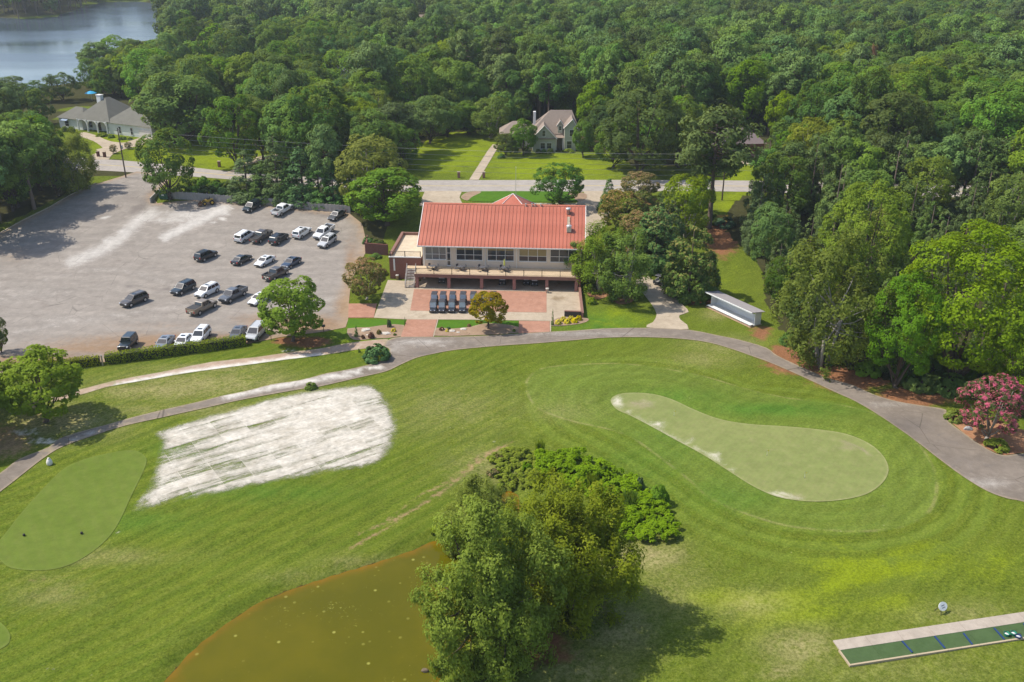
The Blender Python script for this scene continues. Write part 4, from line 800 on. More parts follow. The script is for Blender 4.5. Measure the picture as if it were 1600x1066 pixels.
LBL = {'pine': ('pine_tree','tall rounded pine','forest pines'), 'ypine': ('young_pine','dense young pine of the plantation','young pine plantation'),
       'oak': ('broadleaf_tree','mid green broadleaf forest tree','green broadleaf trees'), 'dark': ('broadleaf_tree','dark green broadleaf forest tree','dark broadleaf trees'),
       'maple': ('broadleaf_tree','fresh bright green broadleaf forest tree','bright broadleaf trees'), 'lime': ('broadleaf_tree','yellow-green broadleaf forest tree','yellow-green broadleaf trees')}
def where_(x, y, zone):
    if zone == 'right': return 'near the white shelter' if x < 62 else 'behind the yellow-green edge trees'
    if y > 400: return 'far beyond the houses'
    if x < -85: return 'around the white lake house'
    if x < -35: return 'behind the cypress row'
    if x < 8: return 'behind the lawn with the driveway'
    if x < 48: return 'behind the gabled house'
    return 'past the tall roadside pine'
far = []
pyr = random.Random(9)
for c_ in vis:
    _, x, y, z, h, w, kind, zone, _, _ = c_; kk = kind if kind in ('pine','ypine') else 'broad'
    if OBJN[kk] < LIM[kk]:
        OBJN[kk] += 1; nm, lb, gp = LBL[kind]; done.add((x, y)); wr = where_(x, y, zone); lb = lb+' '+wr; gp = gp+' '+wr
        tree(nm, '%s%d' % (kind, pyr.randrange(NV[kind])), (x, y, z), w/(4.0 if kk == 'broad' else 3.4), h/10, lb, 'tree', gp, rng=pyr)
for c_ in cand:
    if (c_[1], c_[2]) not in done: far.append(c_)
T(1240,120,52,22,'dead','thin bare grey snag high in the distant canopy',name='dead_tree'); T(905,150,70,22,'rust','brown-needled pine in the distant canopy',name='pine_tree'); T(1348,190,70,34,'rust','rust-brown dying pine among green forest crowns',name='pine_tree'); T(1338,185,68,34,'dead','bare grey dead pine beside the rust-brown one',name='dead_tree')
# the rest of the canopy, too many and too far to count: one object of instanced trees
protos = bpy.data.collections.new('forest_stock'); PI = {}
def far_proto(nm, d, lm, bm_):
    V = leaf_quads(d['C'], d['N'], d['size'], d['rng'], d['asp']); nl = len(V)//4
    mb = MB(); a, b, r0, r1 = d['limbs'][0]; mb.tube([a, b], [r0, r1], 5, False)
    Vt = np.array([tuple(p) for p in mb.v]); F = np.vstack([np.arange(len(V)).reshape(-1, 4), np.array(mb.f)+len(V)])
    me = raw_mesh(nm, np.vstack([V, Vt]), F); fattr(me, 'shade', np.concatenate([np.repeat(d['sh'], 4), np.zeros(len(Vt))])); fattr(me, 'tip', np.zeros(len(V)+len(Vt)))
    me.materials.append(lm); me.materials.append(bm_); mi = np.zeros(len(F), np.int32); mi[nl:] = 1; me.polygons.foreach_set('material_index', mi)
    o = bpy.data.objects.new(nm, me); protos.objects.link(o); PI[nm] = len(PI)
for i, (k, gen, lm, bm_) in enumerate([('a_dark', lambda: g_broad(201, 1900, 34, 0.62), L_DARK, B_DARK), ('b_lime', lambda: g_broad(202, 1900, 36, 0.60), L_LIME, B_DARK), ('c_maple', lambda: g_broad(203, 1900, 38, 0.6), L_MAPLE, B_DARK),
        ('d_oak', lambda: g_broad(204, 1900, 34, 0.62), L_OAK, B_DARK), ('e_oak2', lambda: g_broad(205, 1900, 40, 0.62), L_OAK, B_DARK), ('f_pine', lambda: g_pine(206, 1700, 0.70, 0.42, 1.05), L_PINE, B_PINE), ('g_pine2', lambda: g_pine(207, 1700, 0.70, 0.5, 1.1), L_PINE, B_PINE), ('h_ypine', lambda: g_cone(208, 1800, 0.62, 0.05, 3.4, 0.6, 0.45, 60, rnd=0.28), L_YPINE, B_PINE)]):
    far_proto(k, gen(), lm, bm_)
opt = {'dark': [0], 'lime': [1], 'maple': [2], 'oak': [3,4], 'pine': [5,6], 'ypine': [7]}
fm = bpy.data.meshes.new('forest'); fm.vertices.add(len(far)); fm.vertices.foreach_set('co', np.array([(c_[1], c_[2], c_[3]) for c_ in far], np.float32).ravel())
ai = fm.attributes.new('pick', 'INT', 'POINT'); ai.data.foreach_set('value', np.array([opt[c_[6]][i % len(opt[c_[6]])] for i, c_ in enumerate(far)], np.int32))
asc = fm.attributes.new('size', 'FLOAT_VECTOR', 'POINT'); asc.data.foreach_set('vector', np.array([(c_[5]/(3.4 if 'pine' in c_[6] else 4.0),)*2+(c_[4]/10,) for c_ in far], np.float32).ravel())
aro = fm.attributes.new('turn', 'FLOAT_VECTOR', 'POINT'); aro.data.foreach_set('vector', np.array([(0,0,(i*2.39996) % 6.283) for i in range(len(far))], np.float32).ravel())
ng = bpy.data.node_groups.new('forest_scatter', 'GeometryNodeTree'); ng.interface.new_socket('Geometry', in_out='INPUT', socket_type='NodeSocketGeometry'); ng.interface.new_socket('Geometry', in_out='OUTPUT', socket_type='NodeSocketGeometry')
gi = ng.nodes.new('NodeGroupInput'); go = ng.nodes.new('NodeGroupOutput'); ip = ng.nodes.new('GeometryNodeInstanceOnPoints'); ci = ng.nodes.new('GeometryNodeCollectionInfo')
ci.inputs[0].default_value = protos; ci.inputs['Separate Children'].default_value = True; ci.inputs['Reset Children'].default_value = True; ip.inputs['Pick Instance'].default_value = True
def na(nm, ty):
    a = ng.nodes.new('GeometryNodeInputNamedAttribute'); a.data_type = ty; a.inputs[0].default_value = nm; return a.outputs[0]
L_ = ng.links.new; L_(gi.outputs[0], ip.inputs['Points']); L_(ci.outputs[0], ip.inputs['Instance']); L_(na('pick','INT'), ip.inputs['Instance Index']); L_(na('turn','FLOAT_VECTOR'), ip.inputs['Rotation']); L_(na('size','FLOAT_VECTOR'), ip.inputs['Scale']); L_(ip.outputs[0], go.inputs[0])
fo = obj('forest', fm, None, kind='stuff'); tag(fo, 'distant mixed forest canopy reaching to the top of the view', 'forest'); md = fo.modifiers.new('scatter', 'NODES'); md.node_group = ng
print('TREES', len(TREES), 'far', len(far), OBJN)
# ------------------------------------------------------------------ building materials
def brick_mat(name, c1, c2, mortar, sc=1.0):
    g = G(name); tc = g.co(); sx = g.n('SeparateXYZ'); g.put(sx.inputs[0], tc); cx = g.n('CombineXYZ')
    g.put(cx.inputs[0], g.math('ADD', sx.outputs[0], sx.outputs[1])); g.put(cx.inputs[1], sx.outputs[2])
    b = g.n('TexBrick'); g.put(b.inputs['Vector'], cx.outputs[0]); b.inputs['Scale'].default_value = 4.4*sc; b.inputs['Color1'].default_value = (*c1,1); b.inputs['Color2'].default_value = (*c2,1); b.inputs['Mortar'].default_value = (*mortar,1); b.inputs['Mortar Size'].default_value = 0.012
    n_ = g.noise(1.2, 5, 0.7); c = g.mix(g.math('MULTIPLY', n_, 0.5), b.outputs['Color'], tuple(k*0.5 for k in c1)); return g.end(g.bsdf(c, 0.9, g.bump(b.outputs['Fac'], -0.3, 0.01), 0.15))
M_BRICK = brick_mat('red_brick', (0.23,0.085,0.06), (0.30,0.12,0.085), (0.30,0.24,0.20)); M_BRICK2 = brick_mat('dark_brick', (0.15,0.062,0.048), (0.20,0.085,0.065), (0.2,0.16,0.14)); M_COLB = brick_mat('rose_brick', (0.33,0.155,0.125), (0.40,0.20,0.165), (0.36,0.28,0.25))
g = G('red_metal_roof'); n1 = g.noise(0.35, 5, 0.65); n2 = g.noise(1.6, 4, 0.7, vec=g.mapping((3,0.35,0.35))); r = g.rnd()
c = g.mix(g.smooth(n1, 0.3, 0.7), (0.405,0.116,0.066), (0.48,0.152,0.094)); c = g.mix(g.math('MULTIPLY', g.smooth(n2, 0.5, 0.85), 0.4), c, (0.52,0.205,0.152)); c = g.hsv(c, 0.5, 1.0, g.math('ADD', 0.93, g.math('MULTIPLY', r, 0.14)))
M_ROOF = g.end(g.bsdf(c, 0.42, None, 0.4))
M_CREAM = flat('cream_stucco', (0.60,0.50,0.40), 0.85, 0.10, 0.8); M_TRIM = flat('white_trim', (0.74,0.71,0.67), 0.6, 0.06, 1.5); M_WHITE = flat('white_paint_wall', (0.78,0.78,0.77), 0.6, 0.05, 1.2)
M_DECK = sheet_mat('deck_concrete', [(0.52,0.40,0.26),(0.60,0.47,0.32),(0.47,0.34,0.21)], spots=(0.6,0.58,(0.38,0.27,0.16),0.6), bump=0.1); M_TERR = sheet_mat('terrace_concrete', [(0.50,0.415,0.30),(0.56,0.475,0.355),(0.44,0.34,0.22)], spots=(0.3,0.54,(0.47,0.31,0.15),0.7), bump=0.1)
M_FASC = flat('brown_fascia', (0.235,0.125,0.095), 0.7, 0.15, 1.5); M_BLACK = flat('black_metal', (0.035,0.03,0.028), 0.5, 0.2, 4); M_BRNRAIL = flat('bronze_rail', (0.10,0.065,0.045), 0.6, 0.2, 4)
M_STEEL = flat('galvanised_steel', (0.62,0.62,0.61), 0.4, 0.12, 2, 0.5, 0.6); M_GREYW = flat('weathered_wood', (0.36,0.33,0.30), 0.85, 0.3, 3); M_UNDER = flat('undercroft_wall', (0.20,0.18,0.165), 0.9, 0.3, 0.8); M_DOORD = flat('dark_roll_door', (0.06,0.06,0.065), 0.6, 0.2, 2)
def glass(name, tint, rough=0.06, spec=0.7):
    g = G(name); return g.end(g.bsdf(g.mix(g.noise(0.7, 4, 0.6), tuple(k*0.6 for k in tint), tint), rough, None, spec))
M_GLASS = glass('window_glass', (0.045,0.05,0.055)); M_GLASSG = glass('grey_window_glass', (0.16,0.165,0.165)); M_BLIND = glass('window_glass_over_blind', (0.34,0.27,0.13), 0.2, 0.4); M_TABLE = flat('dark_table', (0.10,0.10,0.11), 0.45, 0.2, 3)
M_LIMEU = flat('lime_canvas', (0.55,0.56,0.10), 0.8, 0.1, 3)
# ------------------------------------------------------------------ clubhouse
club = thing('clubhouse', 'long clubhouse with red standing-seam metal roof, cream upper wall and brick-columned deck', 'building', (cA[0], cA[1], 0), YAW)
CI = Matrix.Translation((cA[0], cA[1], 0)) @ Matrix.Rotation(YAW, 4, 'Z'); CIi = CI.inverted()
def toloc(p): return CIi @ Vector(p)
EY, EZ, RY, RZ = 3.4, 6.78, 12.5, 12.05; BY = 2*RY-EY
WX0, WX1, WY, WB, DZ, WT = 0.6, 29.3, 4.2, 20.8, 2.7, 6.72
RX0, RX1 = -0.1, 29.85
npan = 45; pw = (RX1-RX0)/npan
def panel(side):
    y0, y1 = (EY, RY) if side > 0 else (BY, RY); mb = MB(); q = [(0.004,y0,EZ),(pw-0.004,y0,EZ),(pw-0.004,y1,RZ),(0.004,y1,RZ)]
    if side < 0: q = q[::-1]
    mb.slab(q, 0.05); q = [(0.0,y0,EZ+0.05),(0.05,y0,EZ+0.05),(0.05,y1,RZ+0.05),(0.0,y1,RZ+0.05)]; q = q if side > 0 else q[::-1]; mb.slab(q, 0.085); return mb.mesh('roof_panel')
for side in (1, -1):
    pm = panel(side)
    for i in range(npan): o = obj('roof_panel', pm, M_ROOF, club); o.location = (RX0+i*pw, 0, 0)
MB().prism([(RY-0.28,RZ-0.02),(RY,RZ+0.17),(RY+0.28,RZ-0.02),(RY,RZ+0.04)], RX0, RX1, 'x').build('ridge_cap', M_ROOF, club)
for x in (RX0-0.12, RX1+0.01):
    mb = MB(); mb.prism([(EY-0.05,EZ-0.22),(RY,RZ-0.2),(BY+0.05,EZ-0.22),(BY+0.05,EZ+0.07),(RY,RZ+0.12),(EY-0.05,EZ+0.07)], x, x+0.11, 'x').build('rake_trim', M_TRIM, club)
for y in (EY-0.14, BY+0.01): MB().box(RX0, RX1, y, y+0.13, EZ-0.16, EZ+0.03).build('gutter', M_TRIM, club)
MB().add([(RX0,EY,EZ-0.06),(RX1,EY,EZ-0.06),(RX1,WY,EZ-0.05),(RX0,WY,EZ-0.05)], [(0,3,2,1)]).build('soffit', M_TRIM, club)
wins = [(1.1,4.9),(6.75,11.5),(12.4,17.2),(18.1,23.1),(23.7,28.6)]; SILL, HEAD = 3.95, 6.42
mb = MB(); xs = WX0
for a, b in wins+[(99,99)]:
    e = min(a, WX1)
    if a == 6.75: mb.box(5.74, e, WY, WY+0.25, SILL, HEAD); mb.box(xs, 5.0, WY, WY+0.25, SILL, HEAD)
    elif e > xs: mb.box(xs, e, WY, WY+0.25, SILL, HEAD)
    xs = b
mb.box(WX0, 5.0, WY, WY+0.25, DZ, SILL); mb.box(5.74, WX1, WY, WY+0.25, DZ, SILL); mb.box(WX0, WX1, WY, WY+0.25, HEAD, WT)
mb.build('front_wall', M_CREAM, club)
for x in (WX0, WX1-0.25):
    mb = MB(); mb.prism([(WY+0.25,-0.3),(WB,-0.3),(WB,WT),(RY,RZ-0.12),(WY+0.25,WT-0.25+0.25)], x, x+0.25, 'x'); mb.build('side_wall', M_CREAM, club)
MB().box(WX0+0.25, WX1-0.25, WB-0.25, WB, 0, WT).build('back_wall', M_CREAM, club)
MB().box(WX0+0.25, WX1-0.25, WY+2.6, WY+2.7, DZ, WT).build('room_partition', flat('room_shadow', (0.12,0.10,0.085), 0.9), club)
for wi, (a, b) in enumerate(wins):
    f = MB(); yv = WY+0.06; t = 0.07; zm = SILL+0.40*(HEAD-SILL)
    nc = 3; w = (b-a)/nc
    f.box(a, b, yv, yv+0.10, SILL, SILL+t); f.box(a, b, yv, yv+0.10, HEAD-t, HEAD); f.box(a+t, b-t, yv, yv+0.10, zm, zm+t)
    for k in range(nc+1): xx = a+k*w-(t/2 if 0 < k < nc else (t if k == nc else 0)); f.box(xx, xx+t, yv-0.003, yv+0.103, SILL+t, HEAD-t)
    fr = f.build('window', M_TRIM, club); MB().box(a-0.06, b+0.06, WY-0.06, WY+0.05, SILL-0.08, SILL-0.002).build('sill', M_TRIM, fr)
    for k in range(nc):
        for lo, hi, up in ((SILL+t, zm, 0), (zm+t, HEAD-t, 1)):
            m = M_BLIND if (wi == 3 and up) else (M_GLASSG if wi == 0 else M_GLASS)
            MB().box(a+k*w+0.03, a+(k+1)*w-0.03, yv+0.04, yv+0.06, lo, hi).build('pane', m, fr)
        if wi in (1, 2): MB().box(a+k*w+0.06, a+(k+1)*w-0.06, yv+0.03, yv+0.038, HEAD-t-0.45, HEAD-t-0.01).build('roller_blind', M_BLIND, fr)
dr = MB().box(5.02, 5.72, WY+0.05, WY+0.12, DZ+0.02, HEAD-0.02).build('door', M_TRIM, club)
for lo, hi in ((DZ+0.25, 3.75), (3.85, 5.2), (5.3, HEAD-0.1)): MB().box(5.1, 5.64, WY+0.03, WY+0.045, lo, hi).build('pane', M_GLASS, dr)
MB().tube([(5.62,WY+0.02,3.6),(5.62,WY-0.04,3.6),(5.62,WY-0.04,3.8),(5.62,WY+0.02,3.8)], 0.015, 5).build('handle', M_STEEL, dr)
for x in (12.0, 17.7): MB().tube([(x,WY-0.06,EZ-0.16),(x,WY-0.06,DZ)], 0.06, 6).build('downspout', M_TRIM, club)
MB().box(0.75, 0.95, WY-0.03, WY-0.002, DZ, WT).build('corner_board', M_TRIM, club)
# deck
MB().box(-0.25, 28.95, -0.05, WY+0.0, 2.45, DZ).build('deck_slab', M_DECK, club)
MB().box(-2.2, -0.26, 2.75, WY, 2.45, DZ-0.004).build('stair_landing', M_DECK, club)
MB().box(-0.3, 29.0, -0.16, -0.055, 2.12, DZ+0.02).build('fascia_beam', M_FASC, club)
for x in (0.1, 5.83, 11.7, 17.5, 23.3, 28.5): MB().box(x-0.28, x+0.28, -0.02, 0.52, -0.1, 2.44).build('brick_column', M_COLB, club, bevel=0.02)
pos = np.linspace(0.0, 28.8, 10)
for i, x in enumerate(pos): MB().box(x-0.06, x+0.06, 0.05, 0.17, DZ+0.002, DZ+1.12).build('railing_post', M_BLACK, club)
for i in range(9):
    a, b = pos[i]+0.06, pos[i+1]-0.06; rl_ = MB(); rl_.box(a, b, 0.07, 0.15, DZ+0.98, DZ+1.04); rl_.box(a, b, 0.09, 0.13, DZ+0.1, DZ+0.14); q = rl_.build('railing', M_BRNRAIL, club)
    bl = MB()
    for x in np.arange(a+0.1, b-0.05, 0.14): bl.box(x-0.011, x+0.011, 0.1, 0.122, DZ+0.142, DZ+0.978)
    bl.build('balusters', M_BRNRAIL, q, kind='stuff')
# undercroft
MB().box(0.2, 29.2, 0.0, 7.5, -0.2, 0.075).build('undercroft_floor', M_CONC, club)
MB().box(WX0+0.26, WX1-0.26, 7.5, 7.7, -0.2, 2.44).build('undercroft_wall', M_UNDER, club); MB().box(WX0+0.26, WX1-0.26, 4.46, 7.49, 2.45, 2.69).build('undercroft_ceiling', M_UNDER, club)
for x in (1.6, 7.6, 13.2, 19.2, 25.0):
    d_ = MB().box(x, x+3.2, 7.40, 7.495, 0.08, 2.2).build('roll_door', M_DOORD, club)
    for k in range(5): MB().box(x+0.03, x+3.17, 7.375, 7.398, 0.12+k*0.42, 0.48+k*0.42).build('door_slat', M_DOORD, d_)
MB().box(28.95, 29.25, -0.1, 4.19, -0.2, 2.44).build('deck_end_wall', M_BRICK, club)
# stairs
stw = (-2.05, -0.45); n_st = 12
for i in range(n_st):
    z = DZ*(i+1)/(n_st+1); y = -0.15+2.85*i/n_st; MB().box(stw[0]+0.08, stw[1]-0.08, y, y+0.27, z-0.05, z).build('stair_tread', M_GREYW, club)
for x in stw:
    MB().add([(x-0.05,-0.25,0.0),(x+0.05,-0.25,0.0),(x+0.05,2.8,DZ-0.3),(x-0.05,2.8,DZ-0.3),(x-0.05,-0.25,0.34),(x+0.05,-0.25,0.34),(x+0.05,2.8,DZ),(x-0.05,2.8,DZ)], [(0,3,2,1),(4,5,6,7),(0,1,5,4),(1,2,6,5),(2,3,7,6),(3,0,4,7)]).build('stair_stringer', M_GREYW, club)
    h = MB(); h.tube([(x,-0.2,1.1),(x,2.75,DZ+0.95)], 0.05, 6); h.tube([(x,-0.2,0.2),(x,-0.2,1.1)], 0.05, 6); h.tube([(x,2.75,DZ-0.2),(x,2.75,DZ+0.95)], 0.05, 6); h.tube([(x,1.3,1.2),(x,1.3,2.5)], 0.035, 6); h.build('stair_rail', M_GREYW, club)
# terrace block
tf = toloc(P(630, 438, 0)); tx0 = toloc(P(609, 437, 0)).x; ty0 = tf.y; ty1 = ty0+14.2; TZ = 4.15; tx1 = 0.25
print('terrace', tx0, ty0)
ty0 = max(ty0, WY+0.1)
MB().box(tx0, tx1, ty0, ty0+0.35, -0.2, TZ).build('terrace_front_wall', M_BRICK, club); MB().box(tx0, tx0+0.35, ty0+0.35, ty1, -0.2, TZ).build('terrace_side_wall', M_BRICK2, club); MB().box(tx0+0.35, tx1, ty1-0.35, ty1, -0.2, TZ).build('terrace_back_wall', M_BRICK, club)
MB().box(tx1-0.3, tx1, ty0+0.35, ty1-0.35, -0.2, TZ-0.1).build('terrace_inner_wall', M_BRICK, club)
MB().box(tx0+0.35, tx1, ty0+0.35, ty1-0.35, TZ-0.3, TZ-0.02).build('terrace_floor', M_TERR, club)
MB().box(tx0-0.08, tx1, ty0-0.06, ty0+0.42, TZ+0.002, TZ+0.12).build('coping', M_TRIM, club); MB().box(tx0-0.06, tx0+0.42, ty0+0.42, ty1, TZ+0.002, TZ+0.55).build('parapet', M_FASC, club); MB().box(tx0+0.42, tx1, ty1-0.4, ty1, TZ+0.002, TZ+0.5).build('parapet', M_FASC, club)
MB().box(tx0+0.75, tx0+1.05, ty0-0.06, ty0-0.003, 1.6, 3.9).build('white_wall_panel', M_TRIM, club)
tp = [tx0+0.2, (tx0+tx1)/2, tx1-0.1]
for x in tp: MB().box(x-0.07, x+0.07, ty0+0.1, ty0+0.24, TZ+0.122, TZ+1.2).build('railing_post', M_BLACK, club)
for a, b in zip(tp[:-1], tp[1:]):
    rl_ = MB().box(a+0.07, b-0.07, ty0+0.13, ty0+0.21, TZ+1.08, TZ+1.14).build('railing', M_BRNRAIL, club); bl = MB()
    for x in np.arange(a+0.2, b-0.1, 0.14): bl.box(x-0.011, x+0.011, ty0+0.16, ty0+0.18, TZ+0.122, TZ+1.078)
    bl.build('balusters', M_BRNRAIL, rl_, kind='stuff')
# roof fittings
sl = Vector((0, RY-EY, RZ-EZ)).normalized()
def roofpt(px, py):
    d_ = Vector(ray(px, py)); o_ = Vector((0,0,CAMH)); o2 = CIi @ o_; d2 = CIi.to_3x3() @ d_; n_ = Vector((0, -(RZ-EZ), RY-EY)).normalized(); p0 = Vector((0, EY, EZ+0.05)); return o2+d2*((p0-o2).dot(n_)/d2.dot(n_))
p = roofpt(888, 334); c_ = MB(); c_.lathe([(0.34,-0.3),(0.34,0.75),(0.46,0.76),(0.46,1.0),(0.3,1.12)], 12, p); c_.build('roof_exhaust_fan', M_STEEL, club, True)
p = roofpt(889, 361); MB().cbox(p+Vector((0,0,0.35)), (0.85,0.9,1.0)).build('roof_exhaust_hood', M_STEEL, club, bevel=0.05); MB().lathe([(0.5,0.86),(0.5,1.0),(0.25,1.15)], 12, p).build('roof_hood_cap', M_STEEL, club)
p0, p1 = roofpt(888.5, 340), roofpt(889, 356); MB().slab([p1+Vector((-0.3,0,0.11)), p1+Vector((0.22,0,0.11)), p0+Vector((0.22,0,0.11)), p0+Vector((-0.22,0,0.11))], 0.05).build('roof_pad', M_CONC, club)
for x in (821.5, 831.3, 836, 845): p = roofpt(x, 322.5); MB().lathe([(0.1,-0.2),(0.1,0.42),(0.16,0.43),(0.16,0.52)], 8, p).build('vent_pipe', M_STEEL, club)
# entrance canopy behind
ec = (15.6, 26.2); hw = 4.6; mb = MB(); mb.add([(ec[0]-hw,ec[1]-hw-1,6.9),(ec[0]+hw,ec[1]-hw-1,6.9),(ec[0]+hw,ec[1]+hw,6.9),(ec[0]-hw,ec[1]+hw,6.9),(ec[0],ec[1],10.35)], [(0,1,4),(1,2,4),(2,3,4),(3,0,4),(3,2,1,0)]); cn = mb.build('entrance_canopy', M_ROOF, club)
for a, b in ((-hw,-hw-1),(hw,-hw-1),(hw,hw),(-hw,hw)): MB().tube([(ec[0]+a,ec[1]+b,6.95),(ec[0],ec[1],10.4)], 0.07, 5).build('hip_cap', M_TRIM, cn)
for a, b in ((-1,-1),(1,-1),(1,1),(-1,1)): MB().box(ec[0]+a*3.9-0.25, ec[0]+a*3.9+0.25, ec[1]+b*3.6-0.25, ec[1]+b*3.6+0.25, 1.5, 6.9).build('canopy_column', M_COLB, club)
MB().box(ec[0]-2.5, ec[0]+2.5, WB, ec[1]-3.0, 3.0, 6.5).build('entrance_lobby', M_CREAM, club)
def cl(x, y, z): return CI @ Vector((x, y, z))
# things on the deck
def table(px, umb):
    p = toloc(P(px, 424, DZ)); w = cl(p.x, 2.4, DZ)
    t = thing('patio_table', 'round dark patio table with folded lime umbrella on the deck' if umb else 'round dark patio table on the clubhouse deck', 'table', w, 0, None if umb else 'plain tables on the deck')
    MB().lathe([(0.6,0.70),(0.62,0.72),(0.6,0.74)], 14).build('table_top', M_TABLE, t); MB().lathe([(0.05,0.05),(0.04,0.70)], 8).build('pedestal', M_BLACK, t); MB().lathe([(0.28,0.0),(0.24,0.05)], 10).build('base', M_BLACK, t)
    if umb: MB().tube([(0,0,0.75),(0,0,2.35)], 0.025, 6).build('umbrella_pole', M_TRIM, t); MB().lathe([(0.08,1.0),(0.16,1.25),(0.12,2.0),(0.03,2.3)], 9).build('folded_canopy', M_LIMEU, t)
    for a in (0.5, 2.2, 3.7, 5.4):
        c_ = thing('patio_chair', 'dark metal chair at a round deck table', 'chair', w+Vector((math.cos(a)*0.85, math.sin(a)*0.85, 0)), a+math.pi/2, 'chairs round the deck tables')
        MB().box(-0.23,0.23,-0.23,0.23,0.42,0.46).build('seat', M_TABLE, c_); MB().box(-0.23,0.23,-0.27,-0.235,0.46,0.9).build('backrest', M_TABLE, c_)
        for sx in (-0.2,0.2):
            for sy in (-0.2,0.2): MB().box(sx-0.015,sx+0.015,sy-0.015,sy+0.015,0,0.42).build('leg', M_BLACK, c_)
for px, u in ((675,0),(719,0),(754,0),(788,1)): table(px, u)
def bin_(p, col, label, h=0.95):
    t = thing('trash_can', label, 'trash can', p); MB().lathe([(0.24,0),(0.28,h*0.82),(0.30,h*0.83)], 12).build('bin_body', col, t, True); MB().lathe([(0.31,h*0.83),(0.30,h*0.95),(0.12,h)], 12).build('lid', flat('bin_lid', (0.5,0.47,0.42)), t)
bin_(P(621,437), flat('tan_plastic', (0.40,0.31,0.22)), 'tan trash can against the brick terrace wall'); bin_(P(855,458), M_STEEL, 'grey trash can at the foot of a patio column')
# brick walls about the building
def wall_run(name, pts, h, t, mat, label, cat='wall', cop=None, parts=True):
    w = thing(name, label, cat, pts[0])
    for a, b in zip(pts[:-1], pts[1:]):
        d_ = (b-a); L = math.hypot(d_.x, d_.y); r = math.atan2(d_.y, d_.x); m = (a+b)/2-pts[0]; zl = min(a.z, b.z)-pts[0].z
        MB().cbox((m.x, m.y, zl+h/2-0.15), (L+t*0.5, t, h+0.3), r).build('wall_section', mat, w); 
        if cop: MB().cbox((m.x, m.y, zl+h+0.05), (L+t*0.6, t+0.12, 0.094), r).build('coping', cop, w)
    return w
wall_run('retaining_wall', [P(572,396), P(606,399)], 2.2, 0.35, M_BRICK2, 'dark brick planter wall under the bright maple')
wall_run('retaining_wall', [P(572,396)+Vector((0,0.4,0)), P(574,374)], 1.5, 0.3, M_BRICK2, 'brick return wall beside the parking lot edge')
wall_run('garden_wall', [Vector(cl(29.1,-0.2,0)), P(910,497)], 0.85, 0.3, M_COLB, 'low brick wall along the right side of the patio', cop=M_FASC)
wall_run('planter_wall', [P(882.5,495), P(908,496)], 1.0, 0.3, flat('dark_board', (0.065,0.06,0.058), 0.8, 0.3, 3), 'dark panelled low wall behind the yellow flowers', cop=M_FASC)
# ------------------------------------------------------------------ hitting shelter
a, b = P(1104,480), P(1172,512); L = (b-a).length; rz = math.atan2(b.y-a.y, b.x-a.x)
hut = thing('shelter', 'long white open-fronted shelter with grey shingle roof beside the cart path', 'shelter', (a.x, a.y, min(a.z, b.z)), rz)
M_SHING = flat('grey_shingles', (0.30,0.275,0.265), 0.9, 0.25, 2.5, bump=0.4)
MB().box(-0.1, L+0.1, -0.15, 2.5, -0.2, 0.10).build('slab', flat('rust_edge_concrete', (0.40,0.27,0.18), 0.9, 0.2), hut)
MB().box(0, L, 0.0, 0.75, 0.32, 0.42).build('bench', M_WHITE, hut); MB().box(0, L, 0.72, 2.2, 0.102, 0.2).build('floor', M_WHITE, hut)
for x in np.linspace(0.4, L-0.4, 6): MB().box(x-0.06, x+0.06, 0.1, 0.6, 0.102, 0.318).build('bench_support', M_GREYW, hut)
bw = MB(); op = [(L*0.62, L*0.72), (L*0.77, L*0.88)]; bw.box(0, L, 2.2, 2.3, 0.1, 1.35); bw.box(0, L, 2.2, 2.3, 1.85, 2.25); xs = 0
for a0, b0 in op+[(L, L)]: bw.box(xs, a0, 2.2, 2.3, 1.35, 1.85); xs = b0
bw.build('back_wall', M_WHITE, hut)
for a0, b0 in op: MB().box(a0-0.05, b0+0.05, 2.14, 2.196, 1.28, 1.345).build('window_sill', M_WHITE, hut)
for x in (0.0, L-0.12): MB().prism([(0.9,0.1),(2.19,0.1),(2.19,2.25),(0.9,2.46)], x, x+0.12, 'x').build('end_wall', M_WHITE, hut)
q = [(-0.4,-0.25,2.66),(L+0.3,-0.25,2.66),(L+0.3,2.75,2.2),(-0.4,2.75,2.2)]; rf = MB().slab(q, 0.1).build('roof', M_SHING, hut)
MB().box(-0.4, L+0.3, -0.33, -0.255, 2.6, 2.78).build('roof_fascia', M_WHITE, rf)
# ------------------------------------------------------------------ houses
M_HROOF = flat('brown_shingles', (0.26,0.205,0.165), 0.9, 0.22, 1.5, bump=0.3); M_GROOF = flat('olive_grey_shingles', (0.15,0.145,0.12), 0.9, 0.25, 0.6, bump=0.3); M_SIDING = flat('sage_siding', (0.46,0.45,0.36), 0.8, 0.1, 1.0)
def hip(x0, x1, y0, y1, ze, zr, ov=0.5, ridge=None):
    x0 -= ov; x1 += ov; y0 -= ov; y1 += ov; d_ = (y1-y0)/2
    if x1-x0 > y1-y0: r0, r1 = (x0+d_*0.9, (y0+y1)/2), (x1-d_*0.9, (y0+y1)/2)
    else: d_ = (x1-x0)/2; r0, r1 = ((x0+x1)/2, y0+d_*0.9), ((x0+x1)/2, y1-d_*0.9)
    mb = MB(); v = [(x0,y0,ze),(x1,y0,ze),(x1,y1,ze),(x0,y1,ze),(*r0,zr),(*r1,zr)]
    f = [(0,1,5,4),(1,2,5),(2,3,4,5),(3,0,4),(3,2,1,0)] if x1-x0 > y1-y0 else [(0,1,4),(1,2,5,4),(2,3,5),(3,0,4,5),(3,2,1,0)]
    return mb.add(v, f)
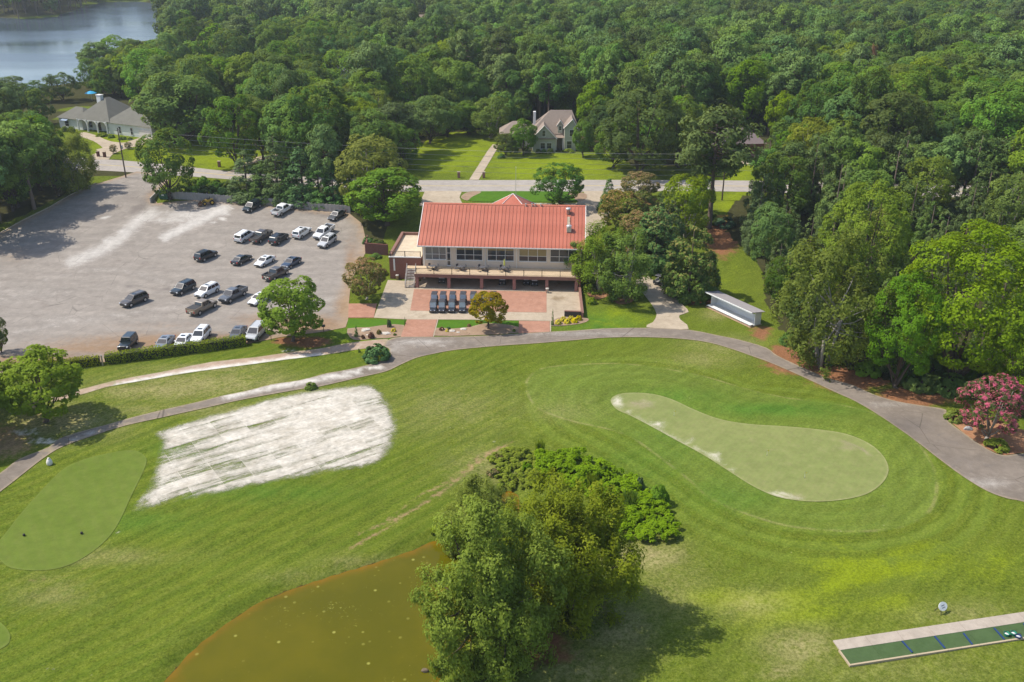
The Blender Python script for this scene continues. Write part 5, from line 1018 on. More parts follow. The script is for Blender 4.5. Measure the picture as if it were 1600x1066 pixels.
def window(parent, x, y, z, w, h, face=-1, arch=False):
    f = MB(); t = 0.1; f.box(x-w/2-t, x+w/2+t, y+0.05*face-0.04, y+0.05*face+0.04, z-t, z); f.box(x-w/2-t, x+w/2+t, y+0.05*face-0.04, y+0.05*face+0.04, z+h, z+h+t); f.box(x-w/2-t, x-w/2, y+0.05*face-0.04, y+0.05*face+0.04, z, z+h); f.box(x+w/2, x+w/2+t, y+0.05*face-0.04, y+0.05*face+0.04, z, z+h)
    o = f.build('window', M_TRIM, parent)
    for lo, hi in ((z, z+h*0.48), (z+h*0.52, z+h)): MB().box(x-w/2, x+w/2, y+0.02*face-0.01, y+0.02*face+0.01, lo, hi).build('pane', M_GLASS, o)
    return o
a, b = P(90,200), P(228,217); rz = math.atan2(b.y-a.y, b.x-a.x); Lh = (b-a).length
H = thing('house', 'long white house with olive-grey hip roofs and arched porch near the lake', 'house', a, rz)
MB().box(0, 9.5, 1.0, 9, -0.5, 3.0).build('wing_wall', M_WHITE, H); MB().box(8.5, 21, 2.6, 14, -0.5, 3.4).build('main_wall', M_WHITE, H); MB().box(20.5, Lh+2, 0.6, 13, -0.5, 3.3).build('garage_wall', M_WHITE, H)
hip(0,10,1,9,3.0,5.8).build('wing_roof', M_GROOF, H); hr = hip(8.0,21.5,0.4,14,3.45,9.0,ov=0.35).build('main_roof', M_GROOF, H); hip(20,Lh+2,0.6,13,3.35,7.6).build('garage_roof', M_GROOF, H)
MB().box(12.2, 13.8, 5.4, 6.6, 6.0, 9.6).build('chimney', M_WHITE, hr, bevel=0.03); MB().box(12.1, 13.9, 5.3, 6.7, 9.6, 9.8).build('chimney_cap', M_TRIM, hr)
for i, x in enumerate((8.8, 12.6, 16.6, 20.4)): MB().lathe([(0.3,-0.1),(0.24,0.1),(0.2,3.0),(0.3,3.25),(0.3,3.42)], 10, (x,0.2,0)).build('porch_column', M_WHITE, H)
for x in (10.7, 14.6, 18.5):
    pts = [(x-1.9,3.42),(x-1.9,2.3)]+[(x-1.6*math.cos(t), 2.3+1.0*math.sin(t)) for t in np.linspace(0, math.pi, 9)]+[(x+1.9,2.3),(x+1.9,3.42)]
    mb = MB()
    for k in range(2, 10): mb.prism([pts[k], (pts[k][0],3.42), (pts[k+1][0],3.42), pts[k+1]], 0.05, 0.3, 'y')
    mb.build('porch_arch', M_WHITE, H)
d_ = MB().box(13.9, 15.3, 2.52, 2.59, 0.1, 2.5).build('front_door', flat('dark_door', (0.10,0.08,0.07)), H); MB().lathe([(0.05,0),(0.05,0.05)],8,(15.1,2.47,1.2),'y').build('door_knob', M_STEEL, d_)
for x in (11.2, 17.9): window(H, x, 2.6, 0.7, 1.3, 1.7)
for x in (25.0, 29.6): window(H, x, 0.6, 0.5, 0.8, 1.9)
window(H, 3.2, 1.0, 0.6, 1.6, 1.6); MB().slab([(2.0,-0.2,2.4),(4.4,-0.2,2.4),(4.4,1.0,2.9),(2.0,1.0,2.9)], 0.08).build('window_awning', flat('blue_awning', (0.25,0.32,0.42)), H)
MB().box(Lh-2.8, Lh+1.4, 0.5, 0.58, 0, 2.3).build('garage_door', M_TRIM, H)
# gabled house
a = P(832,238); H = thing('house', 'sage sided house with steep brown roof and three front gables behind a wide lawn', 'house', a, 0.0); u = depth_of(a)/FPX
def hx(px): return (px-832)*u
MB().box(hx(800), hx(907), 4.5, 13, -0.5, 4.0).build('main_wall', M_SIDING, H); MB().box(hx(832), hx(868), 0.3, 4.5, -0.5, 3.7).build('left_wing_wall', M_SIDING, H); MB().box(hx(882), hx(900), 1.2, 4.5, -0.5, 6.3).build('right_wing_wall', M_SIDING, H)
hr = MB(); x0, x1 = hx(826), hx(909); hr.add([(x0,3.9,3.95),(x1,3.9,3.95),(x1,13.5,3.95),(x0,13.5,3.95),(hx(861),8.6,9.6),(hx(895),8.6,9.6)], [(0,1,5,4),(1,2,5),(2,3,4,5),(3,0,4),(3,2,1,0)]); hr = hr.build('main_roof', M_HROOF, H)
hip(hx(800)-3,hx(832),5,12.5,3.9,6.6).build('side_roof', M_HROOF, H)
def gable(xa, xb, xp, ze, zp, yf, yb, nm):
    MB().prism([(xa,ze-0.02),(xb,ze-0.02),(xp,zp-0.12)], yf, yf+0.25, 'y').build(nm+'_gable', M_SIDING, H); g_ = MB(); g_.slab([(xa-0.35,yf-0.4,ze-0.3),(xp,yf-0.4,zp),(xp,yb,zp),(xa-0.35,yb,ze-0.3)][::-1], 0.12); g_.slab([(xb+0.35,yf-0.4,ze-0.3),(xb+0.35,yb,ze-0.3),(xp,yb,zp),(xp,yf-0.4,zp)][::-1], 0.12); r_ = g_.build(nm+'_gable_roof', M_HROOF, H)
    for xe in (xa-0.35, xb+0.35): MB().tube([(xe,yf-0.43,ze-0.22),(xp,yf-0.43,zp+0.06)], 0.10, 4).build('bargeboard', M_TRIM, r_)
gable(hx(832), hx(868), hx(850), 3.7, 7.0, 0.3, 7.0, 'left'); gable(hx(882), hx(900), hx(894), 6.3, 8.5, 1.2, 8.0, 'right')
MB().box(hx(872), hx(879.5), 4.2, 6.5, 4.0, 6.5).build('dormer_wall', M_SIDING, H); gable(hx(872), hx(879.5), hx(875.8), 6.4, 7.6, 4.2, 7.5, 'dormer')
window(H, hx(849.5), 0.3, 4.2, 0.8, 1.5); window(H, hx(875.8), 4.2, 5.0, 0.7, 1.1); window(H, hx(893), 1.2, 4.0, 1.1, 1.7); window(H, hx(889.5), 1.2, 0.8, 1.3, 1.9); window(H, hx(848), 0.3, 0.9, 1.2, 1.5); window(H, hx(858), 0.3, 0.9, 1.2, 1.5)
d_ = MB().box(hx(873)-0.6, hx(873)+1.0, 4.36, 4.46, 0, 2.8).build('front_door', flat('bronze_door', (0.18,0.14,0.06)), H); MB().lathe([(0.05,0),(0.05,0.05)],8,(hx(873)+0.8,4.3,1.2),'y').build('door_knob', M_STEEL, d_)
MB().slab([(hx(868),2.6,3.2),(hx(882),2.6,3.2),(hx(882),4.5,3.9),(hx(868),4.5,3.9)], 0.1).build('porch_roof', M_HROOF, H)
for x in (hx(869.5), hx(880.5)): MB().box(x-0.15, x+0.15, 2.7, 3.0, -0.1, 3.2).build('porch_post', M_TRIM, H)
MB().box(hx(834), hx(838), 9, 10.2, 5, 9.0).build('chimney', M_TRIM, H); MB().box(hx(826), hx(868), -0.1, 0.25, 3.45, 3.7).build('shed_eave', M_HROOF, H)
# glimpsed houses
a = P(530,150); a = Vector((a.x, a.y, a.z)); q = Pz(535,105,9.5); a = Vector((q[0], q[1], tz(q[0], q[1]))); H = thing('house', 'house with pale grey roof showing through the trees beyond the road', 'house', a, -0.15)
MB().box(-9, 9, 0, 10, -0.5, 5.0).build('wall', M_WHITE, H); M_PGREY = flat('pale_grey_shingles', (0.36,0.37,0.40), 0.9, 0.15, 1.0); hip(-3,11,-1,11,5.0,9.4).build('roof', M_PGREY, H); gable_ = MB(); gable_.slab([(-10,-2,4.4),(-6.5,-2,7.4),(-6.5,8,7.4),(-10,8,4.4)][::-1],0.15); gable_.slab([(-3,-2,4.4),(-3,8,4.4),(-6.5,8,7.4),(-6.5,-2,7.4)][::-1],0.15); gable_.build('gable_roof', M_PGREY, H); MB().prism([(-9.6,4.5),(-3.4,4.5),(-6.5,7.3)], -1.6, -1.4, 'y').build('gable_wall', M_WHITE, H); window(H, -6.5, -1.6, 5.0, 0.9, 1.2)
q = Pz(1150,207,10.0); H = thing('house', 'brick house with brown roof glimpsed behind the tall roadside pine', 'house', (q[0], q[1], tz(q[0], q[1])), 0.1)
MB().box(-8, 8, 0, 9, -0.5, 3.6).build('wall', M_BRICK, H); hip(-8,8,0,9,3.6,7.2).build('roof', flat('plum_shingles', (0.20,0.155,0.15), 0.9, 0.2), H); window(H, -3, 0, 1.0, 1.2, 1.4); window(H, 3, 0, 1.0, 1.2, 1.4); d_ = MB().box(-0.5, 0.5, -0.08, -0.003, 0, 2.2).build('front_door', M_TRIM, H)
q = Pz(660,19,14); H = thing('house', 'tiny distant house wall showing in the far forest', 'house', (q[0], q[1], tz(q[0], q[1])), 0.0); MB().box(-6,6,0,8,-0.5,6).build('wall', flat('tan_wall', (0.55,0.45,0.36)), H); hip(-6,6,0,8,6,9).build('roof', M_HROOF, H); window(H, -2, 0, 3.5, 1.4, 1.6); window(H, 2, 0, 3.5, 1.4, 1.6)
# ------------------------------------------------------------------ vehicles
def paint(name, col, metal=0.0):
    g = G(name); n_ = g.noise(1.5, 4, 0.6); c = g.mix(n_, tuple(k*0.92 for k in col), col); return g.end(g.bsdf(c, 0.28, None, 0.5, metal, 0.6))
PAINT = {k: paint('car_paint_'+k, c) for k, c in dict(white=(0.78,0.78,0.77), black=(0.015,0.016,0.018), teal=(0.012,0.024,0.03), grey=(0.10,0.105,0.115), brown=(0.075,0.062,0.052), tan=(0.24,0.185,0.125), silver=(0.50,0.51,0.52), blue=(0.03,0.05,0.09), slate=(0.17,0.19,0.22)).items()}
M_TYRE = flat('tyre_rubber', (0.02,0.02,0.02), 0.85, 0.2, 5); M_RIM = flat('alloy_rim', (0.55,0.55,0.56), 0.3, 0.1, 4, 0.5, 0.8); M_CGLASS = glass('car_glass', (0.02,0.026,0.032), 0.04, 0.9); M_TAIL = flat('tail_lamp', (0.45,0.02,0.02), 0.25, 0.1); M_HEAD = flat('head_lamp', (0.75,0.77,0.8), 0.15, 0.1); M_PLAST = flat('black_plastic', (0.03,0.03,0.03), 0.6, 0.1); M_PLATE = flat('number_plate', (0.7,0.7,0.68), 0.5)
KINDS = {  # length, half width, stations (x, half-width factor, bottom, top), cabin: bottom x0,x1, top x0,x1, belt, roof
 'sedan': dict(st=[(-2.4,.80,.42,.80),(-2.28,.93,.30,.98),(-1.5,1,.24,1.02),(0,1,.22,.98),(1.0,1,.22,.96),(1.9,.97,.26,.86),(2.3,.88,.32,.76),(2.42,.74,.40,.64)], hw=.91, cab=(-1.95,1.15,-1.1,.35,.97,1.44), ax=(-1.42,1.45), wr=.33, nw=2),
 'suv': dict(st=[(-2.4,.86,.45,1.05),(-2.32,.96,.34,1.16),(-1.5,1,.28,1.14),(0,1,.26,1.10),(1.0,1,.26,1.10),(1.9,.98,.30,1.02),(2.32,.90,.36,.90),(2.44,.78,.44,.74)], hw=.96, cab=(-2.33,1.25,-2.05,.45,1.08,1.74), ax=(-1.45,1.5), wr=.38, nw=3, rails=True),
 'van': dict(st=[(-2.5,.88,.42,1.05),(-2.42,.97,.30,1.15),(-1.5,1,.25,1.14),(0,1,.24,1.10),(1.1,1,.24,1.06),(1.95,.97,.28,.96),(2.4,.88,.34,.82),(2.52,.76,.42,.68)], hw=.99, cab=(-2.43,1.6,-2.2,.6,1.06,1.80), ax=(-1.5,1.6), wr=.34, nw=3, rails=True),
 'jeep': dict(st=[(-2.0,.90,.55,1.05),(-1.95,.96,.45,1.12),(-1.0,1,.42,1.12),(0,1,.42,1.10),(.8,.98,.42,1.12),(1.5,.86,.46,1.10),(1.9,.80,.5,1.02),(2.0,.74,.55,.95)], hw=.90, cab=(-1.95,.75,-1.85,.45,1.08,1.84), ax=(-1.25,1.35), wr=.41, nw=2),
 'pickup': dict(st=[(-2.9,.92,.55,1.02),(-2.85,.97,.46,1.06),(-1.5,1,.42,1.08),(0,1,.40,1.12),(1.3,1,.40,1.16),(2.3,.98,.42,1.12),(2.78,.92,.46,1.02),(2.88,.82,.52,.88)], hw=1.0, cab=(-1.0,1.55,-.72,.85,1.14,1.86), ax=(-1.75,1.95), wr=.41, nw=2, bed=True)}
def car_meshes(kind):
    K = KINDS[kind]; hw = K['hw']; parts = []
    mb = MB(); sec = []
    for x, f, zb, zt in K['st']:
        w = hw*f; h = zt-zb; sec.append([(x,w*.86,zb),(x,w*.98,zb+h*.18),(x,w,zb+h*.5),(x,w*.97,zb+h*.82),(x,w*.88,zt-.02),(x,w*.5,zt+.015),(x,-w*.5,zt+.015),(x,-w*.88,zt-.02),(x,-w*.97,zb+h*.82),(x,-w,zb+h*.5),(x,-w*.98,zb+h*.18),(x,-w*.86,zb)])
    n_ = 12; V = [p for s_ in sec for p in s_]; F = [(i*n_+k,(i+1)*n_+k,(i+1)*n_+(k+1)%n_,i*n_+(k+1)%n_) for i in range(len(sec)-1) for k in range(n_)]; F += [tuple(range(n_)), tuple(range((len(sec)-1)*n_, len(sec)*n_))[::-1]]
    mb.add(V, F); parts.append(('body', mb.mesh(kind+'_body', False), 'P', []))
    b0, b1, t0, t1, zb, zt = K['cab']; wb, wt = hw*.93, hw*.76
    A = lambda s: [(b0,s*wb,zb),(b1,s*wb,zb),(t1,s*wt,zt),(t0,s*wt,zt)]
    cb = MB(); cb.add(A(1)+A(-1), [(0,1,2,3),(7,6,5,4),(1,5,6,2),(4,0,3,7),(3,2,6,7),(0,4,5,1)]); parts.append(('cabin', cb.mesh(kind+'_cabin'), 'P', []))
    rf = MB(); rf.add([(t0-.04,-wt*1.0,zt-.02),(t1+.04,-wt*1.0,zt-.02),(t1+.04,wt*1.0,zt-.02),(t0-.04,wt*1.0,zt-.02),(t0+.08,-wt*.86,zt+.05),(t1-.08,-wt*.86,zt+.05),(t1-.08,wt*.86,zt+.05),(t0+.08,wt*.86,zt+.05)], [(3,2,1,0),(4,5,6,7),(0,1,5,4),(1,2,6,5),(2,3,7,6),(3,0,4,7)]); subs = []
    if K.get('rails'):
        for s in (-1,1): r_ = MB(); r_.tube([(t0+.15,s*wt*.88,zt+.05),(t0+.2,s*wt*.88,zt+.12),(t1-.3,s*wt*.88,zt+.12),(t1-.2,s*wt*.88,zt+.05)], .022, 5); subs.append(('roof_rail', r_.mesh('roof_rail'), M_PLAST))
    if kind in ('suv','sedan'): s_ = MB(); s_.box(t1-.85, t1-.3, -wt*.5, wt*.5, zt+.051, zt+.06); subs.append(('sunroof', s_.mesh('sunroof'), M_CGLASS))
    parts.append(('roof', rf.mesh(kind+'_roof'), 'P', subs))
    def pane(q, u0, u1, v0, v1, off=.014):
        q = [Vector(p) for p in q]; L = lambda u, v: (q[0]*(1-u)+q[1]*u)*(1-v)+(q[3]*(1-u)+q[2]*u)*v
        return MB().slab([L(u0,v0), L(u1,v0), L(u1,v1), L(u0,v1)], off)
    a, b = A(1), A(-1)
    parts.append(('windshield', pane([b[1],a[1],a[2],b[2]], .06,.94,.08,.93).mesh('windshield'), M_CGLASS, [])); parts.append(('rear_window', pane([a[0],b[0],b[3],a[3]], .1,.9,.16,.9).mesh('rear_window'), M_CGLASS, []))
    cuts = {2: [(.14,.50),(.53,.90)], 3: [(.05,.30),(.33,.61),(.64,.93)]}[K['nw']]
    for s in (1,-1):
        for u0, u1 in cuts:
            q = A(s) if s < 0 else [A(1)[1],A(1)[0],A(1)[3],A(1)[2]]; uu = (u0,u1) if s < 0 else (1-u1,1-u0); parts.append(('side_window', pane(q, uu[0], uu[1], .12, .88).mesh('side_window'), M_CGLASS, []))
    xf = K['st'][-2]; xr = K['st'][1]; zf = xf[3]; zr = xr[3]
    for s in (1,-1):
        parts.append(('headlight', MB().cbox((K['st'][-1][0]-.10, s*hw*.70, zf-.14), (.2,.34,.14), s*-.35).mesh('headlight'), M_HEAD, [])); parts.append(('taillight', MB().cbox((K['st'][0][0]+.03, s*hw*.80, zr-.18), (.12,.16,.26)).mesh('taillight'), M_TAIL, []))
        parts.append(('mirror', MB().cbox((b1-.35, s*(hw+.08), zb+.06), (.14,.2,.13)).mesh('mirror'), 'P', []))
        for ax in K['ax']:
            w = MB(); w.lathe([(K['wr']*.72,-.115),(K['wr']*.95,-.105),(K['wr'],-.07),(K['wr'],.07),(K['wr']*.95,.105),(K['wr']*.72,.115)], 14, (ax, s*(hw-.09), K['wr']), 'y'); r_ = MB(); r_.lathe([(K['wr']*.64,-.01),(K['wr']*.62,.012),(K['wr']*.2,.03)] if s > 0 else [(K['wr']*.2,-.03),(K['wr']*.62,-.012),(K['wr']*.64,.01)], 12, (ax, s*(hw-.09+.115), K['wr']), 'y')
            ar = MB(); 
            for k in range(7): t0_, t1_ = math.pi*k/7, math.pi*(k+1)/7; R0, R1 = K['wr']+.02, K['wr']+.09; ar.prism([(ax+R0*math.cos(t0_),K['wr']+R0*math.sin(t0_)),(ax+R1*math.cos(t0_),K['wr']+R1*math.sin(t0_)),(ax+R1*math.cos(t1_),K['wr']+R1*math.sin(t1_)),(ax+R0*math.cos(t1_),K['wr']+R0*math.sin(t1_))], s*(hw-.06), s*(hw+.012), 'y')
            parts.append(('wheel', w.mesh('wheel', False), M_TYRE, [('rim', r_.mesh('rim'), M_RIM)])); parts.append(('wheel_arch', ar.mesh('wheel_arch'), M_PLAST, []))
    parts.append(('front_bumper', MB().cbox((K['st'][-1][0]-.03,0,K['st'][-1][2]+.02),(.16,hw*1.45,.16)).mesh('front_bumper'), M_PLAST, [])); parts.append(('rear_bumper', MB().cbox((K['st'][0][0]+.02,0,K['st'][0][2]+.04),(.16,hw*1.6,.16)).mesh('rear_bumper'), M_PLAST, [('number_plate', MB().cbox((K['st'][0][0]-.07,0,K['st'][0][2]+.2),(.02,.32,.16)).mesh('number_plate'), M_PLATE)]))
    parts.append(('grille', MB().cbox((K['st'][-1][0]+.005,0,zf-.2),(.05,hw*.85,.16)).mesh('grille'), M_PLAST, []))
    if K.get('bed'):
        bx0, bx1 = -2.88, -1.06; z0, z1 = 1.07, 1.42
        for s in (1,-1): parts.append(('bed_side', MB().cbox(((bx0+bx1)/2, s*(hw*.93), (z0+z1)/2-.03),(bx1-bx0,.12,z1-z0+.06)).mesh('bed_side'), 'P', []))
        parts.append(('tailgate', MB().cbox((bx0+.05,0,(z0+z1)/2-.03),(.1,hw*1.72,z1-z0+.06)).mesh('tailgate'), 'P', [])); parts.append(('bed_liner', MB().cbox(((bx0+bx1)/2,0,z0+.07),(bx1-bx0-.1,hw*1.72,.05)).mesh('bed_liner'), M_PLAST, []))
    return parts
CARM = {k: car_meshes(k) for k in KINDS}
M_COVER = flat('bed_cover', (0.05,0.05,0.052), 0.7)
def slope_rot(x, y, rz):
    e = 1.5; nx_ = -(tz(x+e,y)-tz(x-e,y))/(2*e); ny_ = -(tz(x,y+e)-tz(x,y-e))/(2*e); n_ = Vector((nx_,ny_,1)).normalized(); f = Vector((math.cos(rz),math.sin(rz),0)); f = (f-n_*f.dot(n_)).normalized(); s_ = n_.cross(f); return Matrix((f,s_,n_)).transposed().to_euler()
def car(px, py, head, kind, col, label, cover=False):
    p = P(px, py, None); g0 = p
    for _ in range(4): q = Pz(px, py, g0.z+0.75); g0 = Vector((q[0], q[1], tz(q[0], q[1])))
    nm = {'sedan':'parked_car','suv':'parked_suv','van':'parked_minivan','jeep':'parked_jeep','pickup':'pickup_truck'}[kind]; cat = {'sedan':'car','suv':'car','van':'minivan','jeep':'car','pickup':'pickup truck'}[kind]
    t = thing(nm if kind != 'jeep' else 'parked_offroader', label, cat, (g0.x, g0.y, g0.z+0.06), 0, 'vehicles in the parking lot'); t.rotation_euler = slope_rot(g0.x, g0.y, math.radians(head))
    for nm_, me, m, subs in CARM[kind]:
        o = obj(nm_, me, PAINT[col] if m == 'P' else m, t)
        for sn, sm, smat in subs: obj(sn, sm, smat, o)
    if cover: obj('bed_cover', MB().box(-2.8,-1.08,-.86,.86,1.40,1.45).mesh('bed_cover'), M_COVER, t)
Z = 3.9475
CARS = [(845,128,246,'suv','teal','dark teal SUV nosed out beside the retaining wall'),(1033,148,66,'pickup','white','white pickup backed out from the retaining wall'),(1367,178,246,'sedan','grey','dark grey sedan at the shaded corner of the retaining wall'),
 (800,310,68,'van','white','white large SUV at the left end of the upper car row'),(903,312,68,'pickup','brown','dark brown pickup between a white and a black SUV'),(1010,326,68,'suv','black','black SUV with red tail lamps in the upper row beside the brown pickup'),
 (1152,288,68,'suv','white','white compact SUV standing apart in the upper row'),(1287,287,248,'pickup','white','white pickup with dark bed facing downhill beside a silver SUV'),(1308,343,248,'suv','silver','silver SUV parked tight below a white pickup'),
 (560,430,63,'suv','black','lone black SUV with red tail lamps left of the middle row'),(780,453,68,'sedan','black','small black sedan beside the white sedan of the middle row'),(922,463,248,'sedan','white','white sedan with dark sunroof in the middle row'),(1085,472,248,'sedan','blue','dark blue sedan in the middle row touching a brown pickup'),
 (992,545,66,'pickup','brown','grey-brown pickup with open bed below the dark blue sedan'),(420,633,246,'suv','teal','black-teal SUV at the left of the lower row'),(567,650,246,'suv','white','white SUV with sunroof between the teal SUV and a dark pickup'),(727,675,246,'pickup','grey','dark grey pickup facing downhill in the lower row'),
 (890,695,248,'sedan','white','white car half hidden behind the bushy bank tree'),(537,750,66,'pickup','tan','tan pickup with covered bed under the white SUV'),(118,705,240,'suv','brown','grey-brown SUV alone at the left of the lower lot'),
 (78,972,268,'jeep','teal','dark off-roader facing the hedge at its left gap'),(303,968,266,'sedan','slate','blue-grey sedan nosed up to the hedge'),(420,958,266,'sedan','white','white sedan nosed up to the hedge'),(527,925,266,'suv','white','tall white SUV nosed up to the hedge'),(755,908,266,'sedan','grey','dark sedan nosed up to the right end of the hedge'),(868,905,262,'van','silver','silver-white minivan just past the end of the hedge')]
for (u, v_, hd, k, c, lb) in CARS: car(180+u/Z, 290+v_/Z, hd, k, c, lb, cover=(c == 'tan'))
# ------------------------------------------------------------------ golf carts
M_CROOF = flat('cart_roof', (0.055,0.055,0.06), 0.5, 0.15, 2); M_CBODY = paint('cart_body', (0.03,0.034,0.045)); M_SEAT = flat('cart_seat', (0.42,0.40,0.37), 0.7); g = G('cart_windshield'); M_WSH = g.end(g.bsdf((0.42,0.52,0.60), 0.08, None, 0.8))  # windshield: light-blue base colour paints in the sky's reflection
def cart_meshes():
    P_ = []
    fr = MB(); fr.add([(.55,-.55,.25),(1.15,-.5,.28),(1.2,-.35,.45),(1.05,-.48,.62),(.55,-.55,.85),(.55,.55,.25),(1.15,.5,.28),(1.2,.35,.45),(1.05,.48,.62),(.55,.55,.85)], [(0,1,2,3,4),(9,8,7,6,5),(0,5,6,1),(1,6,7,2),(2,7,8,3),(3,8,9,4),(4,9,5,0)]); P_.append(('cowl', fr, M_CBODY, []))
    P_.append(('floor', MB().box(-1.1,.6,-.55,.55,.22,.30), M_PLAST, [])); P_.append(('rear_body', MB().box(-1.15,-.2,-.56,.56,.30,.66), M_CBODY, [])); P_.append(('seat', MB().box(-.62,-.05,-.52,.52,.66,.80), M_SEAT, [])); P_.append(('backrest', MB().cbox((-.62,0,1.02),(.1,1.04,.36),0,-.15), M_SEAT, []))
    P_.append(('bag_rack', MB().box(-1.2,-.75,-.5,.5,.66,.74), M_PLAST, []))
    rf = MB(); rf.add([(-.9,-.52,1.80),(.58,-.52,1.80),(.58,.52,1.80),(-.9,.52,1.80),(-.8,-.44,1.88),(.48,-.44,1.88),(.48,.44,1.88),(-.8,.44,1.88)], [(3,2,1,0),(4,5,6,7),(0,1,5,4),(1,2,6,5),(2,3,7,6),(3,0,4,7)]); P_.append(('roof', rf, M_CROOF, []))
    P_.append(('windshield', MB().slab([(.62,-.5,.86),(.62,.5,.86),(.50,.5,1.76),(.50,-.5,1.76)], .015), M_WSH, []))
    for s in (-1,1): P_.append(('front_post', MB().tube([(.66,s*.53,.8),(.54,s*.53,1.8)], .022, 5), M_PLAST, [])); P_.append(('rear_post', MB().tube([(-.7,s*.53,.7),(-.85,s*.53,1.8)], .022, 5), M_PLAST, []))
    P_.append(('steering_wheel', MB().lathe([(.17,0),(.19,.02),(.17,.04)], 10, (.42,.25,.92)), M_PLAST, []))
    for x in (-.78,.82):
        for s in (-1,1): w = MB(); w.lathe([(.16,-.09),(.22,-.08),(.23,-.03),(.23,.03),(.22,.08),(.16,.09)], 12, (x,s*.5,.23), 'y'); r_ = MB(); r_.lathe([(.13,0),(.12,.015)], 10, (x,s*(.592 if s > 0 else .607),.23), 'y'); P_.append(('wheel', w, M_TYRE, [('rim', r_.mesh('cart_rim'), M_RIM)]))
    for s in (-1,1): P_.append(('headlight', MB().cbox((1.14,s*.33,.52),(.08,.16,.1)), M_HEAD, []))
    return [(n_, m.mesh('cart_'+n_), mt, sb) for n_, m, mt, sb in P_]
CM = cart_meshes()
def cart(p, rz, label, group='golf carts on the brick patio', shift=True):
    t = thing('golf_cart', label, 'golf cart', p, rz, group)
    for n_, me, m, sb in CM:
        o = obj(n_, me, m, t)
        for sn, sm, smat in sb: obj(sn, sm, smat, o)
for x in (678.6,692.3,707.3,723.5,739.5,755.6,770.6): q = Pz(x, 458.5, 1.85); cart((q[0], q[1], 0.08), math.radians(-92), 'dark golf cart in the back row beside the deck columns')
for x in (676.8,690.5,705.9,722.5): q = Pz(x, 470.5, 1.85); cart((q[0], q[1], 0.08), math.radians(-92), 'dark golf cart in the front row on the brick patio')
q = P(1031,446); cart((q.x, q.y, q.z+0.07), math.radians(-40), 'golf cart parked in the shade of the big dark magnolia', None)
for i, (x, y) in enumerate([(4.2,3.2),(15.2,3.0),(19.5,3.4),(21.0,3.0)]): cart(cl(x, y, 0.09), YAW-1.55, 'golf cart stored in the shadow under the deck', 'golf carts under the deck')
# ------------------------------------------------------------------ lot furniture
def fence_wall():
    px = [(250,309),(275,311),(300,312.5),(330,315),(345,316.5),(400,319.5),(450,324),(500,329.5),(548,334)]; pts = [P(a, b) for a, b in px]; t = thing('retaining_wall', 'long low grey panelled retaining wall along the top of the parking lot', 'wall', pts[0]); M_PAN = flat('grey_panel', (0.33,0.305,0.28), 0.9, 0.3, 1.2, bump=0.4)
    for a, b in zip(pts[:-1], pts[1:]):
        d_ = b-a; L = math.hypot(d_.x, d_.y); n_ = max(2, round(L/0.95)); r = math.atan2(d_.y, d_.x)
        for k in range(n_):
            c_ = a+d_*((k+0.5)/n_)-pts[0]; jz = random.uniform(-.04,.04); MB().cbox((c_.x,c_.y,c_.z+0.7+jz),(L/n_-0.05,0.16,1.9),r).build('wall_panel', M_PAN, t)
            e = a+d_*(k/n_)-pts[0]; MB().cbox((e.x,e.y,e.z+0.75),(0.10,0.24,2.05),r).build('wall_post', M_GREYW, t)
fence_wall(); wall_run('retaining_wall', [P(236,318), P(250,300)], 1.3, 0.25, M_GREYW, 'short grey return wall beside the green dumpster')
p = P(256,313); t = thing('dumpster', 'green steel dumpster in the corner of the retaining wall', 'dumpster', (p.x, p.y+1.0, p.z), -0.15); M_DUMP = flat('green_steel', (0.045,0.115,0.075), 0.6, 0.25, 2)
MB().add([(-1.0,-.75,.2),(1.0,-.75,.2),(1.0,.8,.2),(-1.0,.8,.2),(-1.05,-.8,1.45),(1.05,-.8,1.45),(1.05,.85,1.9),(-1.05,.85,1.9)], [(0,3,2,1),(4,5,6,7),(0,1,5,4),(1,2,6,5),(2,3,7,6),(3,0,4,7)]).build('container', M_DUMP, t); 
for s in (-1,1): MB().slab([(s*.52-.5,-.86,1.47),(s*.52+.5,-.86,1.47),(s*.52+.5,.88,1.94),(s*.52-.5,.88,1.94)], .05).build('lid', flat('dark_lid', (0.04,0.075,0.055), 0.6), t); MB().box(s*1.06-.05,s*1.06+.05,-.4,.4,.85,1.05).build('fork_pocket', M_DUMP, t)
MB().box(-.35,.2,-.80,-.782,.95,1.25).build('notice_label', M_TRIM, t)
for x in (-.8,.8):
    for y in (-.6,.6): MB().lathe([(.1,-.04),(.1,.04)],8,(x,y,.1),'y').build('castor', M_TYRE, t)
p = P(325,320); t = thing('loader', 'small weathered yellow loader with front bucket on the sandy patch', 'loader', (p.x, p.y, p.z+0.06), math.radians(205)); M_YEL = flat('worn_yellow_paint', (0.50,0.31,0.04), 0.6, 0.4, 2); M_RUST = flat('rusty_steel', (0.20,0.11,0.065), 0.85, 0.4, 3)
MB().box(-1.2,.5,-.5,.5,.6,1.15).build('engine_body', M_YEL, t, bevel=.06); MB().box(-.5,.1,-.3,.3,1.15,1.35).build('seat', M_PLAST, t); MB().cbox((-.55,0,1.5),(.1,.55,.4)).build('backrest', M_PLAST, t); MB().add([(1.3,-.9,.15),(2.1,-.9,.1),(1.35,-.9,.85),(1.3,.9,.15),(2.1,.9,.1),(1.35,.9,.85)], [(0,1,2),(5,4,3),(0,3,4,1),(0,2,5,3)]).build('bucket', M_RUST, t)
